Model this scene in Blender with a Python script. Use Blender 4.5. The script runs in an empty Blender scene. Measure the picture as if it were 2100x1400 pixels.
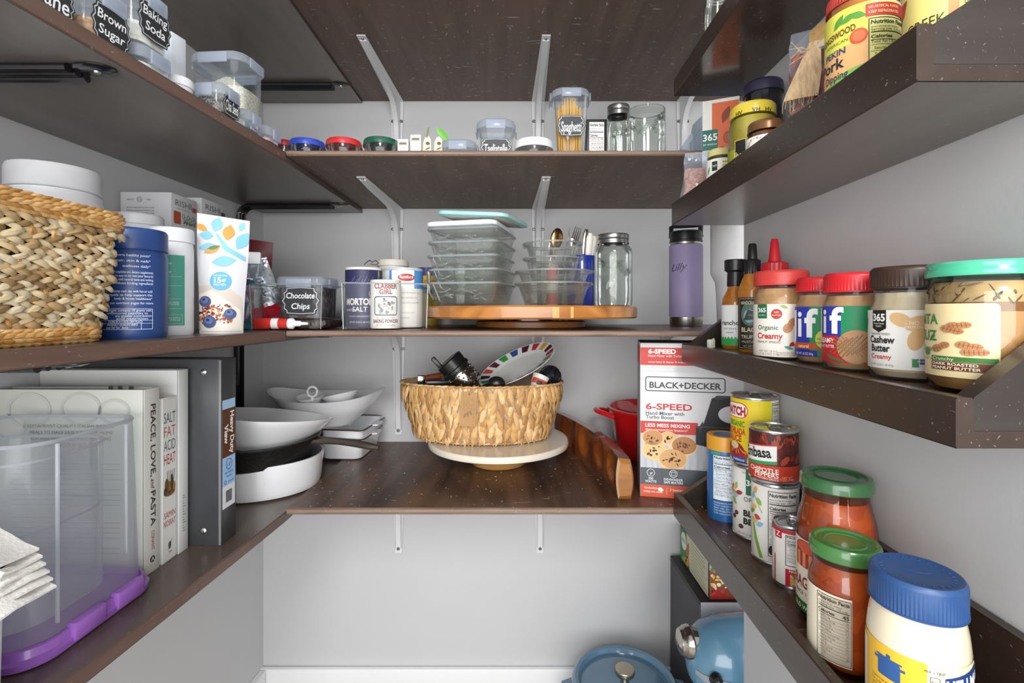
import bpy, bmesh, random
from math import *
from mathutils import Vector, Matrix
random.seed(5)
sc = bpy.context.scene
COL = sc.collection
F, CX, HY, EH = 1000.0, 1050.0, 640.0, 1.04      # focal length in px, principal column, horizon row, eye height in m
XT = Matrix.Identity(4)

def P(px, py, Y):
    "world point seen at pixel (px,py) at depth Y"
    return Vector(((px-CX)/F*Y, Y, EH+(HY-py)/F*Y))
def fit(xl, xr, Yf=None, Yc=None, D=None, X=None):
    "upright cylinder from its left / right silhouette columns -> X, Y, r"
    a, b = atan((xl-CX)/F), atan((xr-CX)/F)
    t, al = (a+b)/2, (b-a)/2
    if D is None:
        if Yf is not None: D = Yf/(cos(t)-sin(al))
        elif Yc is not None: D = Yc/cos(t)
        else: D = X/sin(t)
    return D*sin(t), D*cos(t), D*sin(al)
def face(X, Y): return -atan2(X, Y)               # z rotation that turns local -Y to the doorway

# ---------------------------------------------------------------- materials
def lin(h):
    h = h.lstrip('#'); o = []
    for i in (0, 2, 4):
        c = int(h[i:i+2], 16)/255
        o.append(c/12.92 if c <= .04045 else ((c+.055)/1.055)**2.4)
    return o
MATS = {}
def mat(name, hx, rough=.5, metal=0., var=.06, scale=25., bump=0., bscale=80., coat=0., spec=.5, stretch=None):
    if name in MATS: return MATS[name]
    m = bpy.data.materials.new(name); m.use_nodes = True; MATS[name] = m
    nt = m.node_tree; N = nt.nodes; L = nt.links
    b = N['Principled BSDF']
    b.inputs['Roughness'].default_value = rough; b.inputs['Metallic'].default_value = metal
    b.inputs['Coat Weight'].default_value = coat; b.inputs['Specular IOR Level'].default_value = spec
    c = lin(hx)
    tc = N.new('ShaderNodeTexCoord'); mp = N.new('ShaderNodeMapping')
    if stretch: mp.inputs['Scale'].default_value = stretch
    L.new(tc.outputs['Object'], mp.inputs['Vector'])
    n = N.new('ShaderNodeTexNoise'); n.inputs['Scale'].default_value = scale; n.inputs['Detail'].default_value = 3
    L.new(mp.outputs[0], n.inputs['Vector'])
    r = N.new('ShaderNodeValToRGB')
    r.color_ramp.elements[0].position = .3; r.color_ramp.elements[1].position = .7
    r.color_ramp.elements[0].color = [x*(1-var) for x in c]+[1]
    r.color_ramp.elements[1].color = [min(1, x*(1+var)) for x in c]+[1]
    L.new(n.outputs['Fac'], r.inputs[0]); L.new(r.outputs[0], b.inputs['Base Color'])
    if bump:
        n2 = N.new('ShaderNodeTexNoise'); n2.inputs['Scale'].default_value = bscale
        L.new(mp.outputs[0], n2.inputs['Vector'])
        bp = N.new('ShaderNodeBump'); bp.inputs['Strength'].default_value = bump; bp.inputs['Distance'].default_value = .002
        L.new(n2.outputs['Fac'], bp.inputs['Height']); L.new(bp.outputs[0], b.inputs['Normal'])
    return m
def glass(name, tint='ffffff', edge=.35, rough=.03, milk=0., milkc='ffffff', bump=0., bscale=30., gl=.7):
    "thin clear wall: see-through, glossier towards its edges, optionally milky"
    if name in MATS: return MATS[name]
    m = bpy.data.materials.new(name); m.use_nodes = True; MATS[name] = m
    nt = m.node_tree; N = nt.nodes; L = nt.links
    for n in list(N): N.remove(n)
    o = N.new('ShaderNodeOutputMaterial')
    t = N.new('ShaderNodeBsdfTransparent'); t.inputs[0].default_value = lin(tint)+[1]
    g = N.new('ShaderNodeBsdfGlossy'); g.inputs['Roughness'].default_value = rough; g.inputs[0].default_value = (.95, .95, .95, 1)
    lw = N.new('ShaderNodeLayerWeight'); lw.inputs['Blend'].default_value = edge
    mr = N.new('ShaderNodeMapRange'); mr.inputs['To Min'].default_value = .012; mr.inputs['To Max'].default_value = gl
    L.new(lw.outputs['Fresnel'], mr.inputs['Value'])
    mx = N.new('ShaderNodeMixShader'); L.new(mr.outputs[0], mx.inputs[0]); L.new(t.outputs[0], mx.inputs[1]); L.new(g.outputs[0], mx.inputs[2])
    out = mx
    tc = N.new('ShaderNodeTexCoord'); nz = N.new('ShaderNodeTexNoise'); nz.inputs['Scale'].default_value = bscale
    L.new(tc.outputs['Object'], nz.inputs['Vector'])
    if bump:
        bp = N.new('ShaderNodeBump'); bp.inputs['Strength'].default_value = bump; bp.inputs['Distance'].default_value = .004
        L.new(nz.outputs['Fac'], bp.inputs['Height'])
        L.new(bp.outputs[0], g.inputs['Normal']); L.new(bp.outputs[0], lw.inputs['Normal'])
    if milk:
        d = N.new('ShaderNodeBsdfDiffuse'); d.inputs[0].default_value = lin(milkc)+[1]
        tr = N.new('ShaderNodeBsdfTranslucent'); tr.inputs[0].default_value = lin(milkc)+[1]
        a = N.new('ShaderNodeMixShader'); a.inputs[0].default_value = .5
        L.new(d.outputs[0], a.inputs[1]); L.new(tr.outputs[0], a.inputs[2])
        mm = N.new('ShaderNodeMapRange'); mm.inputs['To Min'].default_value = milk*.8; mm.inputs['To Max'].default_value = milk*1.2
        L.new(nz.outputs['Fac'], mm.inputs['Value'])
        m2 = N.new('ShaderNodeMixShader'); L.new(mm.outputs[0], m2.inputs[0])
        L.new(mx.outputs[0], m2.inputs[1]); L.new(a.outputs[0], m2.inputs[2]); out = m2
    L.new(out.outputs[0], o.inputs[0])
    return m
def speckle(name, hx, hx2, rough, scale=160., thr=.62, bump=.3):
    "two-tone granular stuff (rice, lentils, sauce, scuffs)"
    if name in MATS: return MATS[name]
    m = mat(name, hx, rough); nt = m.node_tree; N = nt.nodes; L = nt.links; b = N['Principled BSDF']
    tc = N.new('ShaderNodeTexCoord'); v = N.new('ShaderNodeTexVoronoi'); v.inputs['Scale'].default_value = scale
    L.new(tc.outputs['Object'], v.inputs['Vector'])
    r = N.new('ShaderNodeValToRGB'); r.color_ramp.elements[0].color = lin(hx2)+[1]; r.color_ramp.elements[1].color = lin(hx)+[1]
    r.color_ramp.elements[0].position = thr-.3; r.color_ramp.elements[1].position = thr
    sp = N.new('ShaderNodeSeparateColor'); L.new(v.outputs['Color'], sp.inputs[0]); L.new(sp.outputs[0], r.inputs[0])
    L.new(r.outputs[0], b.inputs['Base Color'])
    bp = N.new('ShaderNodeBump'); bp.inputs['Strength'].default_value = bump; bp.inputs['Distance'].default_value = .002
    L.new(v.outputs['Distance'], bp.inputs['Height']); L.new(bp.outputs[0], b.inputs['Normal'])
    return m
def wood(name, dark, light, rough=.4, axis=0, scale=9., scuff=0., scuffc='c9bdb0', coat=0., spec=.5, fleck=0., fs=330):
    "wood grain along one axis, with optional scuffs and flecks of wear"
    if name in MATS: return MATS[name]
    m = mat(name, dark, rough, coat=coat, spec=spec); nt = m.node_tree; N = nt.nodes; L = nt.links; b = N['Principled BSDF']
    tc = N.new('ShaderNodeTexCoord')
    def noise(sc3, s, det=4, rot=0):
        mp = N.new('ShaderNodeMapping'); mp.inputs['Scale'].default_value = sc3; mp.inputs['Rotation'].default_value = (0, 0, rot)
        L.new(tc.outputs['Object'], mp.inputs['Vector'])
        n = N.new('ShaderNodeTexNoise'); n.inputs['Scale'].default_value = s; n.inputs['Detail'].default_value = det
        n.inputs['Distortion'].default_value = .6
        L.new(mp.outputs[0], n.inputs['Vector']); return n.outputs['Fac']
    s3 = [7, 7, 7]; s3[axis] = .7
    def ramp(src, p0, p1, c0, c1):
        r = N.new('ShaderNodeValToRGB'); r.color_ramp.elements[0].position = p0; r.color_ramp.elements[1].position = p1
        r.color_ramp.elements[0].color = c0; r.color_ramp.elements[1].color = c1; L.new(src, r.inputs[0]); return r.outputs[0]
    out = ramp(noise(s3, scale), .32, .7, lin(dark)+[1], lin(light)+[1])
    def over(fac, c):
        nonlocal out
        mx = N.new('ShaderNodeMixRGB'); L.new(fac, mx.inputs[0]); L.new(out, mx.inputs[1]); mx.inputs[2].default_value = lin(c)+[1]; out = mx.outputs[0]
    W = (1, 1, 1, 1); K = (0, 0, 0, 1)
    if scuff:
        for i, rt in enumerate((.5, -.4, 1.2, 2.2)):
            sx = [16, 110, 40] if i % 2 else [30, 130, 40]
            over(ramp(noise(sx, 1.0, 2, rt), .735-.02*scuff, .79-.02*scuff, K, (.6*scuff,)*3+(1,)), scuffc)
    if fleck:
        over(ramp(noise((1, .45, 1), fs, 2), .69, .73, K, (fleck,)*3+(1,)), 'd8cdbf')
    L.new(out, b.inputs['Base Color'])
    bp = N.new('ShaderNodeBump'); bp.inputs['Strength'].default_value = .12; bp.inputs['Distance'].default_value = .001
    L.new(noise(s3, scale*3), bp.inputs['Height']); L.new(bp.outputs[0], b.inputs['Normal'])
    return m

# ---------------------------------------------------------------- mesh builder
def rrect(w, d, r, n=5):
    r = min(r, w/2-1e-5, d/2-1e-5); pts = []
    for cx, cy, a0 in ((w/2-r, -d/2+r, -pi/2), (w/2-r, d/2-r, 0), (-w/2+r, d/2-r, pi/2), (-w/2+r, -d/2+r, pi)):
        for i in range(n+1):
            a = a0+pi/2*i/n; pts.append((cx+r*cos(a), cy+r*sin(a)))
    return pts
def oval(a, b, n=48): return [(a*cos(2*pi*i/n), b*sin(2*pi*i/n)) for i in range(n)]
class MB:
    def __init__(s): s.v, s.f, s.m, s.mats = [], [], [], []
    def mi(s, m):
        if m not in s.mats: s.mats.append(m)
        return s.mats.index(m)
    def add(s, vs, fs, m, T=None):
        o = len(s.v); k = s.mi(m)
        s.v += [tuple(T @ Vector(p)) if T is not None else tuple(p) for p in vs]
        for f in fs: s.f.append(tuple(i+o for i in f)); s.m.append(k)
        return s
    def loft(s, rings, m, cap0=True, cap1=True, T=None, closed=True):
        n = len(rings[0]); vs = [p for r in rings for p in r]; fs = []
        for j in range(len(rings)-1):
            for i in range(n if closed else n-1):
                a = j*n+i; b = j*n+(i+1) % n; fs.append((a, b, b+n, a+n))
        if cap0: fs.append(tuple(range(n-1, -1, -1)))
        if cap1: fs.append(tuple((len(rings)-1)*n+i for i in range(n)))
        return s.add(vs, fs, m, T)
    def lathe(s, prof, m, seg=48, rib=None, sx=1, sy=1, T=None):
        vs, fs, idx = [], [], []
        for k, (r, z) in enumerate(prof):
            if r < 1e-6: idx.append([len(vs)]); vs.append((0, 0, z)); continue
            row = []
            for i in range(seg):
                a = 2*pi*i/seg; rr = r+(rib(i, k) if rib else 0)
                row.append(len(vs)); vs.append((rr*cos(a)*sx, rr*sin(a)*sy, z))
            idx.append(row)
        for A, B in zip(idx, idx[1:]):
            if len(A) == 1 and len(B) == 1: continue
            for i in range(seg):
                j = (i+1) % seg
                if len(A) == 1: fs.append((A[0], B[j], B[i]))
                elif len(B) == 1: fs.append((A[i], A[j], B[0]))
                else: fs.append((A[i], A[j], B[j], B[i]))
        return s.add(vs, fs, m, T)
    def box(s, x0, x1, y0, y1, z0, z1, m, bev=.0015, T=None):
        w, d = x1-x0, y1-y0; cx, cy = (x0+x1)/2, (y0+y1)/2
        bev = min(bev, w/2.2, d/2.2, (z1-z0)/2.2)
        R = []
        for z, i in ((z0, bev), (z0+bev*.3, bev*.3), (z0+bev, 0), (z1-bev, 0), (z1-bev*.3, bev*.3), (z1, bev)):
            R.append([(cx+x, cy+y, z) for x, y in rrect(w-2*i, d-2*i, max(bev-i, bev*.1), 2)])
        return s.loft(R, m, T=T)
    def tube(s, pts, r, m, seg=8, T=None, closed=False, flat=1.0):
        pts = [Vector(p) for p in pts]; n = len(pts); R = []
        up = Vector((0, 0, 1))
        for i, p in enumerate(pts):
            a = pts[(i-1) % n] if (closed or i) else p; b = pts[(i+1) % n] if (closed or i < n-1) else p
            t = (b-a).normalized()
            u = t.cross(up if abs(t.z) < .95 else Vector((0, 1, 0))).normalized(); w = u.cross(t)
            rr = r[i] if isinstance(r, (list, tuple)) else r
            R.append([p+u*rr*cos(2*pi*k/seg)+w*rr*flat*sin(2*pi*k/seg) for k in range(seg)])
        if closed: R.append(R[0])
        return s.loft(R, m, not closed, not closed, T=T)
    def prism(s, poly, z0, z1, m, T=None):
        return s.loft([[(x, y, z0) for x, y in poly], [(x, y, z1) for x, y in poly]], m, T=T)
    def ball(s, c, r, m, seg=16, T=None):
        rx, ry, rz = r if isinstance(r, (tuple, list)) else (r, r, r)
        M = Matrix.Translation(c) @ Matrix.Diagonal((rx, ry, rz, 1))
        if T is not None: M = T @ M
        return s.lathe([(sin(pi*i/10), -cos(pi*i/10)) if 0 < i < 10 else (0, -cos(pi*i/10)) for i in range(11)], m, seg, T=M)
    def leaf(s, c, t, n, ln, w, th, m):
        t = Vector(t).normalized(); n = Vector(n); n = (n-t*n.dot(t)).normalized(); b = t.cross(n); c = Vector(c); R = []
        for q, k, h in ((-.5, .14, -.5), (-.28, .78, .3), (0, 1, .7), (.28, .78, .3), (.5, .14, -.5)):
            o = c+t*ln*q+n*th*h
            R.append([o+b*w*.5*k*cos(pi/3*i)+n*th*.55*k*sin(pi/3*i) for i in range(6)])
        return s.loft(R, m)
    def mesh(s, name, ang=38):
        me = bpy.data.meshes.new(name); me.from_pydata(s.v, [], s.f)
        for m in s.mats: me.materials.append(m)
        me.polygons.foreach_set('material_index', s.m)
        bm = bmesh.new(); bm.from_mesh(me); bmesh.ops.recalc_face_normals(bm, faces=bm.faces); bm.to_mesh(me); bm.free()
        me.shade_smooth(); me.set_sharp_from_angle(angle=radians(ang)); me.update()
        return me

# ---------------------------------------------------------------- objects
def tag(o, label=None, cat=None, group=None, kind=None):
    if label: o['label'] = label
    if cat: o['category'] = cat
    if group: o['group'] = group
    if kind: o['kind'] = kind
    return o
def thing(name, label, cat, loc, rz=0, group=None, rot=None):
    o = bpy.data.objects.new(name, None); COL.objects.link(o); o.empty_display_size = .02
    o.location = (loc[0], loc[1], EH+loc[2]); o.rotation_euler = rot if rot else (0, 0, rz)
    return tag(o, label, cat, group)
def part(mb, name, root, label=None, ang=38):
    o = bpy.data.objects.new(name, mb.mesh(name, ang)); COL.objects.link(o); o.parent = root
    if label: o['label'] = label
    return o
def solo(mb, name, label, cat, loc=(0, 0, 0), rz=0, group=None, ang=38, rot=None):
    o = bpy.data.objects.new(name, mb.mesh(name, ang)); COL.objects.link(o)
    o.location = (loc[0], loc[1], EH+loc[2]); o.rotation_euler = rot if rot else (0, 0, rz)
    return tag(o, label, cat, group)
def struct(mb, name):
    o = bpy.data.objects.new(name, mb.mesh(name)); COL.objects.link(o); o.location = (0, 0, EH); o['kind'] = 'structure'; return o
def dup(root, loc, rz, label=None):
    r = root.copy(); COL.objects.link(r); r.location = (loc[0], loc[1], EH+loc[2]); r.rotation_euler = (0, 0, rz)
    if label: r['label'] = label
    for ch in list(root.children):
        c = ch.copy(); COL.objects.link(c); c.parent = r
        for g in ch.children:
            d = g.copy(); COL.objects.link(d); d.parent = c
    return r

# ---------------------------------------------------------------- printed labels
TXT = {}
def textmesh(s, bold, shear):
    k = (s, bold, shear)
    if k not in TXT:
        cu = bpy.data.curves.new('t', 'FONT'); cu.body = s; cu.resolution_u = 3; cu.offset = bold; cu.shear = shear; cu.fill_mode = 'FRONT'
        ob = bpy.data.objects.new('t', cu); me = bpy.data.meshes.new_from_object(ob)
        v = [(p.co.x, p.co.y) for p in me.vertices]; f = [tuple(q.vertices) for q in me.polygons]
        bpy.data.objects.remove(ob); bpy.data.curves.remove(cu); bpy.data.meshes.remove(me)
        if not v: v = [(0, 0)]
        x0 = min(p[0] for p in v); x1 = max(p[0] for p in v); y0 = min(p[1] for p in v); y1 = max(p[1] for p in v)
        TXT[k] = ([(p[0]-x0, p[1]) for p in v], f, x1-x0, y0, y1)
    return TXT[k]
def ink(h, rough=.5): return mat('print_'+h, h, rough, var=.03)
class Label:
    "2-D artwork in metres; built flat on a plane or wrapped on a cylinder, each layer a hair above the one below"
    def __init__(s, sx=1., sy=1.): s.it = []; s.sx = sx; s.sy = sy
    def raw(s, v, f, c, L):
        s.it.append(([(x*s.sx, y*s.sy) for x, y in v], f, ink(c) if isinstance(c, str) else c, L)); return s
    def poly(s, pts, c, L=1): return s.raw(pts, [tuple(range(len(pts)))], c, L)
    def rect(s, x0, y0, x1, y1, c, L=1, r=0):
        if r: return s.poly([((x0+x1)/2+x, (y0+y1)/2+y) for x, y in rrect(x1-x0, y1-y0, r, 4)], c, L)
        return s.poly([(x0, y0), (x1, y0), (x1, y1), (x0, y1)], c, L)
    def frame(s, x0, y0, x1, y1, t, c, L=1, r=0):
        r = r or t*.51; n = 4
        a = [((x0+x1)/2+x, (y0+y1)/2+y) for x, y in rrect(x1-x0, y1-y0, r, n)]
        b = [((x0+x1)/2+x, (y0+y1)/2+y) for x, y in rrect(x1-x0-2*t, y1-y0-2*t, max(r-t, 1e-5), n)]
        k = len(a); return s.raw(a+b, [(i, (i+1) % k, k+(i+1) % k, k+i) for i in range(k)], c, L)
    def ell(s, cx, cy, rx, ry, c, L=1, n=28, rot=0):
        return s.poly([(cx+rx*cos(2*pi*i/n)*cos(rot)-ry*sin(2*pi*i/n)*sin(rot), cy+rx*cos(2*pi*i/n)*sin(rot)+ry*sin(2*pi*i/n)*cos(rot)) for i in range(n)], c, L)
    def ring(s, cx, cy, rx, ry, t, c, L=1, n=28):
        a = [(cx+rx*cos(2*pi*i/n), cy+ry*sin(2*pi*i/n)) for i in range(n)]; b = [(cx+(rx-t)*cos(2*pi*i/n), cy+(ry-t)*sin(2*pi*i/n)) for i in range(n)]
        return s.raw(a+b, [(i, (i+1) % n, n+(i+1) % n, n+i) for i in range(n)], c, L)
    def leaf(s, cx, cy, ln, w, rot, c, L=1):
        p = [(-ln/2+ln*i/8, w/2*sin(pi*i/8)) for i in range(9)]+[(ln/2-ln*i/8, -w/2*sin(pi*i/8)) for i in range(1, 8)]
        return s.poly([(cx+x*cos(rot)-y*sin(rot), cy+x*sin(rot)+y*cos(rot)) for x, y in p], c, L)
    def line(s, x0, y0, x1, y1, t, c, L=1):
        d = Vector((x1-x0, y1-y0)).normalized(); n = Vector((-d.y, d.x))*t/2
        return s.poly([(x0-n.x, y0-n.y), (x1-n.x, y1-n.y), (x1+n.x, y1+n.y), (x0+n.x, y0+n.y)], c, L)
    def text(s, t, x, y, h, c, L=2, al='C', bold=.0, shear=0., rot=0., w=None, wmax=None):
        "cap height h, baseline y; w squeezes or stretches to an exact width"
        v, f, tw, y0, y1 = textmesh(t, bold, shear); k = h/.70; kx = k
        if w: kx = w/tw
        elif wmax and tw*k > wmax: kx = wmax/tw
        ox = {'L': 0, 'C': -tw*kx/2, 'R': -tw*kx}[al]; cr, sr = cos(rot), sin(rot)
        pts = []
        for px, py in v:
            a, b = px*kx+ox, py*k; pts.append((x+a*cr-b*sr, y+a*sr+b*cr))
        return s.raw(pts, f, c, L)
    def para(s, lines, x, y, h, dy, c, L=2, al='L', w=None, bold=.0, wmax=None):
        for i, t in enumerate(lines):
            if t: s.text(t, x, y-i*dy, h, c, L, al, bold=bold, w=w, wmax=wmax)
        return s
    def build(s, mb, R=None, a0=0., z0=0., T=None, eps=.00022, taper=None):
        """R: cylinder radius (wrapped round local z, u=0 facing local -Y turned by a0); else flat in local XZ facing -Y"""
        for v, f, m, L in s.it:
            if R:
                bm = bmesh.new(); bv = [bm.verts.new((x, y, 0)) for x, y in v]
                for q in f:
                    try: bm.faces.new([bv[i] for i in q])
                    except ValueError: pass
                x0 = min(p[0] for p in v); x1 = max(p[0] for p in v); st = R*.16
                k = ceil(x0/st)
                while k*st < x1:
                    g = list(bm.verts)+list(bm.edges)+list(bm.faces)
                    bmesh.ops.bisect_plane(bm, geom=g, plane_co=(k*st, 0, 0), plane_no=(1, 0, 0)); k += 1
                bm.verts.index_update()
                v2 = []
                for p in bm.verts:
                    rr = (R if taper is None else taper(p.co.y+z0))+eps*L; a = a0+p.co.x/R
                    v2.append((rr*sin(a), -rr*cos(a), z0+p.co.y))
                f2 = [tuple(q.index for q in fc.verts) for fc in bm.faces]; bm.free()
                mb.add(v2, f2, m, T)
            else: mb.add([(x, -eps*L, z0+y) for x, y in v], f, m, T)
        return mb
def nutrition(L, x0, y0, x1, y1, cal='', ly=2, bg=None, c='2a2a2a', rows=9, title='Nutrition Facts', frame=True):
    "a small nutrition panel between two corners"
    w, h = x1-x0, y1-y0
    if bg: L.rect(x0, y0, x1, y1, bg, ly-1)
    if frame: L.frame(x0, y0, x1, y1, w*.02, c, ly)
    L.text(title, x0+w*.05, y1-h*.085, h*.055, c, ly, 'L', bold=.03, w=w*.9)
    L.text('about servings per container', x0+w*.05, y1-h*.135, h*.022, c, ly, 'L', w=w*.7)
    L.text('Serving size  1/2 cup', x0+w*.05, y1-h*.175, h*.026, c, ly, 'L', w=w*.85)
    L.rect(x0+w*.05, y1-h*.205, x1-w*.05, y1-h*.19, c, ly)
    L.text('Calories', x0+w*.05, y1-h*.28, h*.045, c, ly, 'L', bold=.03, w=w*.5)
    if cal: L.text(cal, x1-w*.06, y1-h*.285, h*.06, c, ly, 'R', bold=.03)
    L.rect(x0+w*.05, y1-h*.31, x1-w*.05, y1-h*.30, c, ly)
    names = ['Total Fat 1.5g', 'Saturated Fat 0g', 'Trans Fat 0g', 'Cholesterol 0mg', 'Sodium 480mg', 'Total Carbohydrate 9g', 'Dietary Fiber 2g', 'Total Sugars 7g', 'Protein 2g', 'Vitamin D 0mcg', 'Calcium 30mg', 'Iron 1mg', 'Potassium 380mg']
    dy = h*.60/rows
    for i in range(rows):
        y = y1-h*.35-i*dy
        L.text(names[i % 13], x0+w*(.05 if i not in (1, 2, 6) else .12), y, dy*.45, c, ly, 'L', wmax=w*.62)
        L.text(str((i*7) % 23)+'%', x1-w*.06, y, dy*.45, c, ly, 'R')
        L.rect(x0+w*.05, y-dy*.3, x1-w*.05, y-dy*.24, c, ly)
    return L
def plaque(L, cx, cy, w, h, lines, th=None, ly=1, al=0):
    "ornate chalkboard sticker with chalk lettering"
    def sh(k):
        W, H = w/2*k, h/2*k
        q = [(-.78, -1), (0, -1.06), (.78, -1), (.80, -.78), (.95, -.62), (.90, -.3), (1.04, 0), (.90, .3), (.95, .62), (.80, .78), (.78, 1), (0, 1.06), (-.78, 1), (-.80, .78), (-.95, .62), (-.90, .3), (-1.04, 0), (-.90, -.3), (-.95, -.62), (-.80, -.78)]
        return [(cx+a*W, cy+b*H) for a, b in q]
    L.poly(sh(1), '26272a', ly); L.poly(sh(.93), 'c9cccd', ly+1); L.poly(sh(.885), '26272a', ly+2)
    n = len(lines); th = th or h*.5/n
    for i, t in enumerate(lines):
        L.text(t, cx, cy+(n/2-1-i)*h*.78/n+h*.09, th, 'eceeee', ly+3, bold=.012, shear=.12, wmax=w*.74)
    return L
# ================================================================ SETTING
ZB0, ZB1, ZB2, ZB3 = -.3474, -.0327, .287, .566       # tops of the back shelves (ZB3: underside), relative to the eye
ZL0, ZL1, ZL2, ZL3 = -.3526, -.0327, .2838, .5607
WALL = mat('wall_paint', 'c9c9ca', .62, var=.012, scale=6, bump=.04, bscale=220)
TRIM = mat('white_trim_paint', 'e9e9ea', .35, var=.01)
def wl(Y): return -.668-.04*(1.31-Y)                   # left wall
def wr(Y): return .4075+.027*(Y-.856)                  # right wall panel
def lf(Y): return -.399+.072*(Y-.862) if Y < .862 else -.4012
mb = MB().box(-.80, 1.1, 1.31, 1.37, -EH, 1.36, WALL, .001); struct(mb, 'wall_back')
mb = MB().prism([(wl(-.1), -.1), (wl(1.31), 1.31), (wl(1.31)-.06, 1.31), (wl(-.1)-.06, -.1)], -EH, 1.36, WALL); struct(mb, 'wall_left')
mb = MB().prism([(wr(.1), .1), (wr(.857), .857), (wr(.857)+.035, .857), (wr(.1)+.035, .1)][::-1], -EH, 1.36, WALL); struct(mb, 'wall_right')
mb = MB().box(-.8, 1.1, -.1, 1.31, -EH-.03, -EH, wood('floor_boards', '9a948c', 'aaa49c', .4, 1), .001); struct(mb, 'floor')
mb = MB().box(wl(1.2)-.005, 1.1, 1.294, 1.3095, -EH, -.948, TRIM, .004); struct(mb, 'baseboard_back')
mb = MB().prism([(wl(.1)+.001, .1), (wl(.1)+.016, .1), (wl(1.29)+.016, 1.29), (wl(1.29)+.001, 1.29)], -EH, -.948, TRIM); struct(mb, 'baseboard_left')

BROWN = wood('brown_shelf_paint', '54473f', '5e5048', .3, 1, 5, fleck=.25, spec=.65)
UND = wood('shelf_underside', '6b6560', '77716c', .3, 1, 4, fleck=.15, spec=.6, scuff=.25, scuffc='55504c')  # grey underside tone, lightened to stand in for weak bounced light
EDGE = wood('worn_brown_edge', '5d463d', '6d554a', .35, 1, 8, fleck=.3, spec=.5)
PLYU = wood('stained_plywood', '58473c', '6c584b', .5, 1, 5, scuff=.9, fleck=.5, fs=200)
PLYE = wood('plywood_edge', '6a5446', '8a7464', .5, 0, 14, fleck=.3)
PLYT = wood('stained_worktop', '3a261b', '6a4b38', .36, 1, 4, scuff=1.1, scuffc='a98a74', fleck=.85, fs=170)
TRAY = wood('rack_paint', '33271f', '3b2e27', .28, 1, 5, fleck=.3, fs=480, spec=.6)
TRAYE = wood('rack_side_paint', '2e2622', '37302b', .3, 0, 5, fleck=.22, fs=450, spec=.6)

RUND = wood('rack_dark_underside', '453a33', '4f443c', .18, 1, 5, fleck=.4, spec=.8)
def left_shelf(z0, th, label):
    ys = [.12, .35, .6, .862]
    fr = [(lf(y), y) for y in ys]+[(lf(1.2), .8625), (lf(1.2), 1.3085)]
    bk = [(wl(1.3085)+.001, 1.3085), (wl(.12)+.001, .12)]
    mb = MB(); poly = fr+bk
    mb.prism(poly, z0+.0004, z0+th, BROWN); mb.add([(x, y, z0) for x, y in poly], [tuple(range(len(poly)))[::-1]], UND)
    e = MB()
    for (xa, ya), (xb, yb) in zip(fr[:4], fr[1:4]):
        e.add([(xa, ya, z0+.0012), (xb, yb, z0+.0012), (xb, yb, z0+th-.0012), (xa, ya, z0+th-.0012),
               (xa+.0012, ya, z0+.002), (xb+.0012, yb, z0+.002), (xb+.0012, yb, z0+th-.002), (xa+.0012, ya, z0+th-.002)],
              [(4, 5, 6, 7), (0, 1, 5, 4), (3, 7, 6, 2)], EDGE)
    root = thing('side_shelf', label, 'shelf', (0, 0, 0), group='dark brown shelves along the left wall')
    part(mb, 'shelf_board', root); part(e, 'front_edging', root)
left_shelf(ZL0-.018, .018, 'lowest dark brown shelf on the left wall, carrying cookbooks and binder')
left_shelf(ZL1-.018, .018, 'left wall shelf with the wicker basket and blue tub on it')
left_shelf(ZL2-.0181, .0181, 'left wall shelf holding chalk-labelled flour and rice containers')
left_shelf(ZL3, .018, 'topmost left wall shelf, only its dark underside showing')
def back_shelf(ztop, th, top, und, label):
    y0, y1 = .8625, 1.3085; mb = MB(); r = th*.45
    prof = [(y0+r*(1-cos(a)), ztop-th/2+(th/2)*sin(a)) for a in [-pi/2+pi*i/6 for i in range(7)]]
    # top, underside and worn front edge
    x0, x1 = -.3995, .66
    mb.add([(x0, prof[-1][0], ztop), (x1, prof[-1][0], ztop), (x1, y1, ztop), (x0, y1, ztop)], [(0, 1, 2, 3)], top)
    mb.add([(x0, prof[0][0], ztop-th), (x1, prof[0][0], ztop-th), (x1, y1, ztop-th), (x0, y1, ztop-th)], [(0, 3, 2, 1)], und)
    vs = [(x0, a, b) for a, b in prof]+[(x1, a, b) for a, b in prof]; n = len(prof)
    mb.add(vs, [(i, n+i, n+i+1, i+1) for i in range(n-1)], PLYE)
    mb.add([(x0, a, b) for a, b in prof]+[(x0, y1, ztop), (x0, y1, ztop-th)], [tuple(range(n+2))], und)
    mb.add([(x1, a, b) for a, b in prof]+[(x1, y1, ztop), (x1, y1, ztop-th)], [tuple(range(n+2))[::-1]], und)
    mb.add([(x0, y1, ztop), (x1, y1, ztop), (x1, y1, ztop-th), (x0, y1, ztop-th)], [(3, 2, 1, 0)], und)
    solo(mb, 'back_shelf', label, 'shelf', group='plywood shelves across the back wall')
back_shelf(ZB0, .012, PLYT, PLYU, 'lowest back shelf, scuffed brown plywood under the oval basket')
back_shelf(ZB1, .0105, PLYT, PLYU, 'middle back shelf carrying the round wooden turntable')
back_shelf(ZB2, .0098, PLYT, PLYU, 'back shelf with the spaghetti container and glass jars on it')
back_shelf(ZB3+.012, .012, PLYT, PLYU, 'topmost back shelf, scratched brown underside showing')

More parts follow.
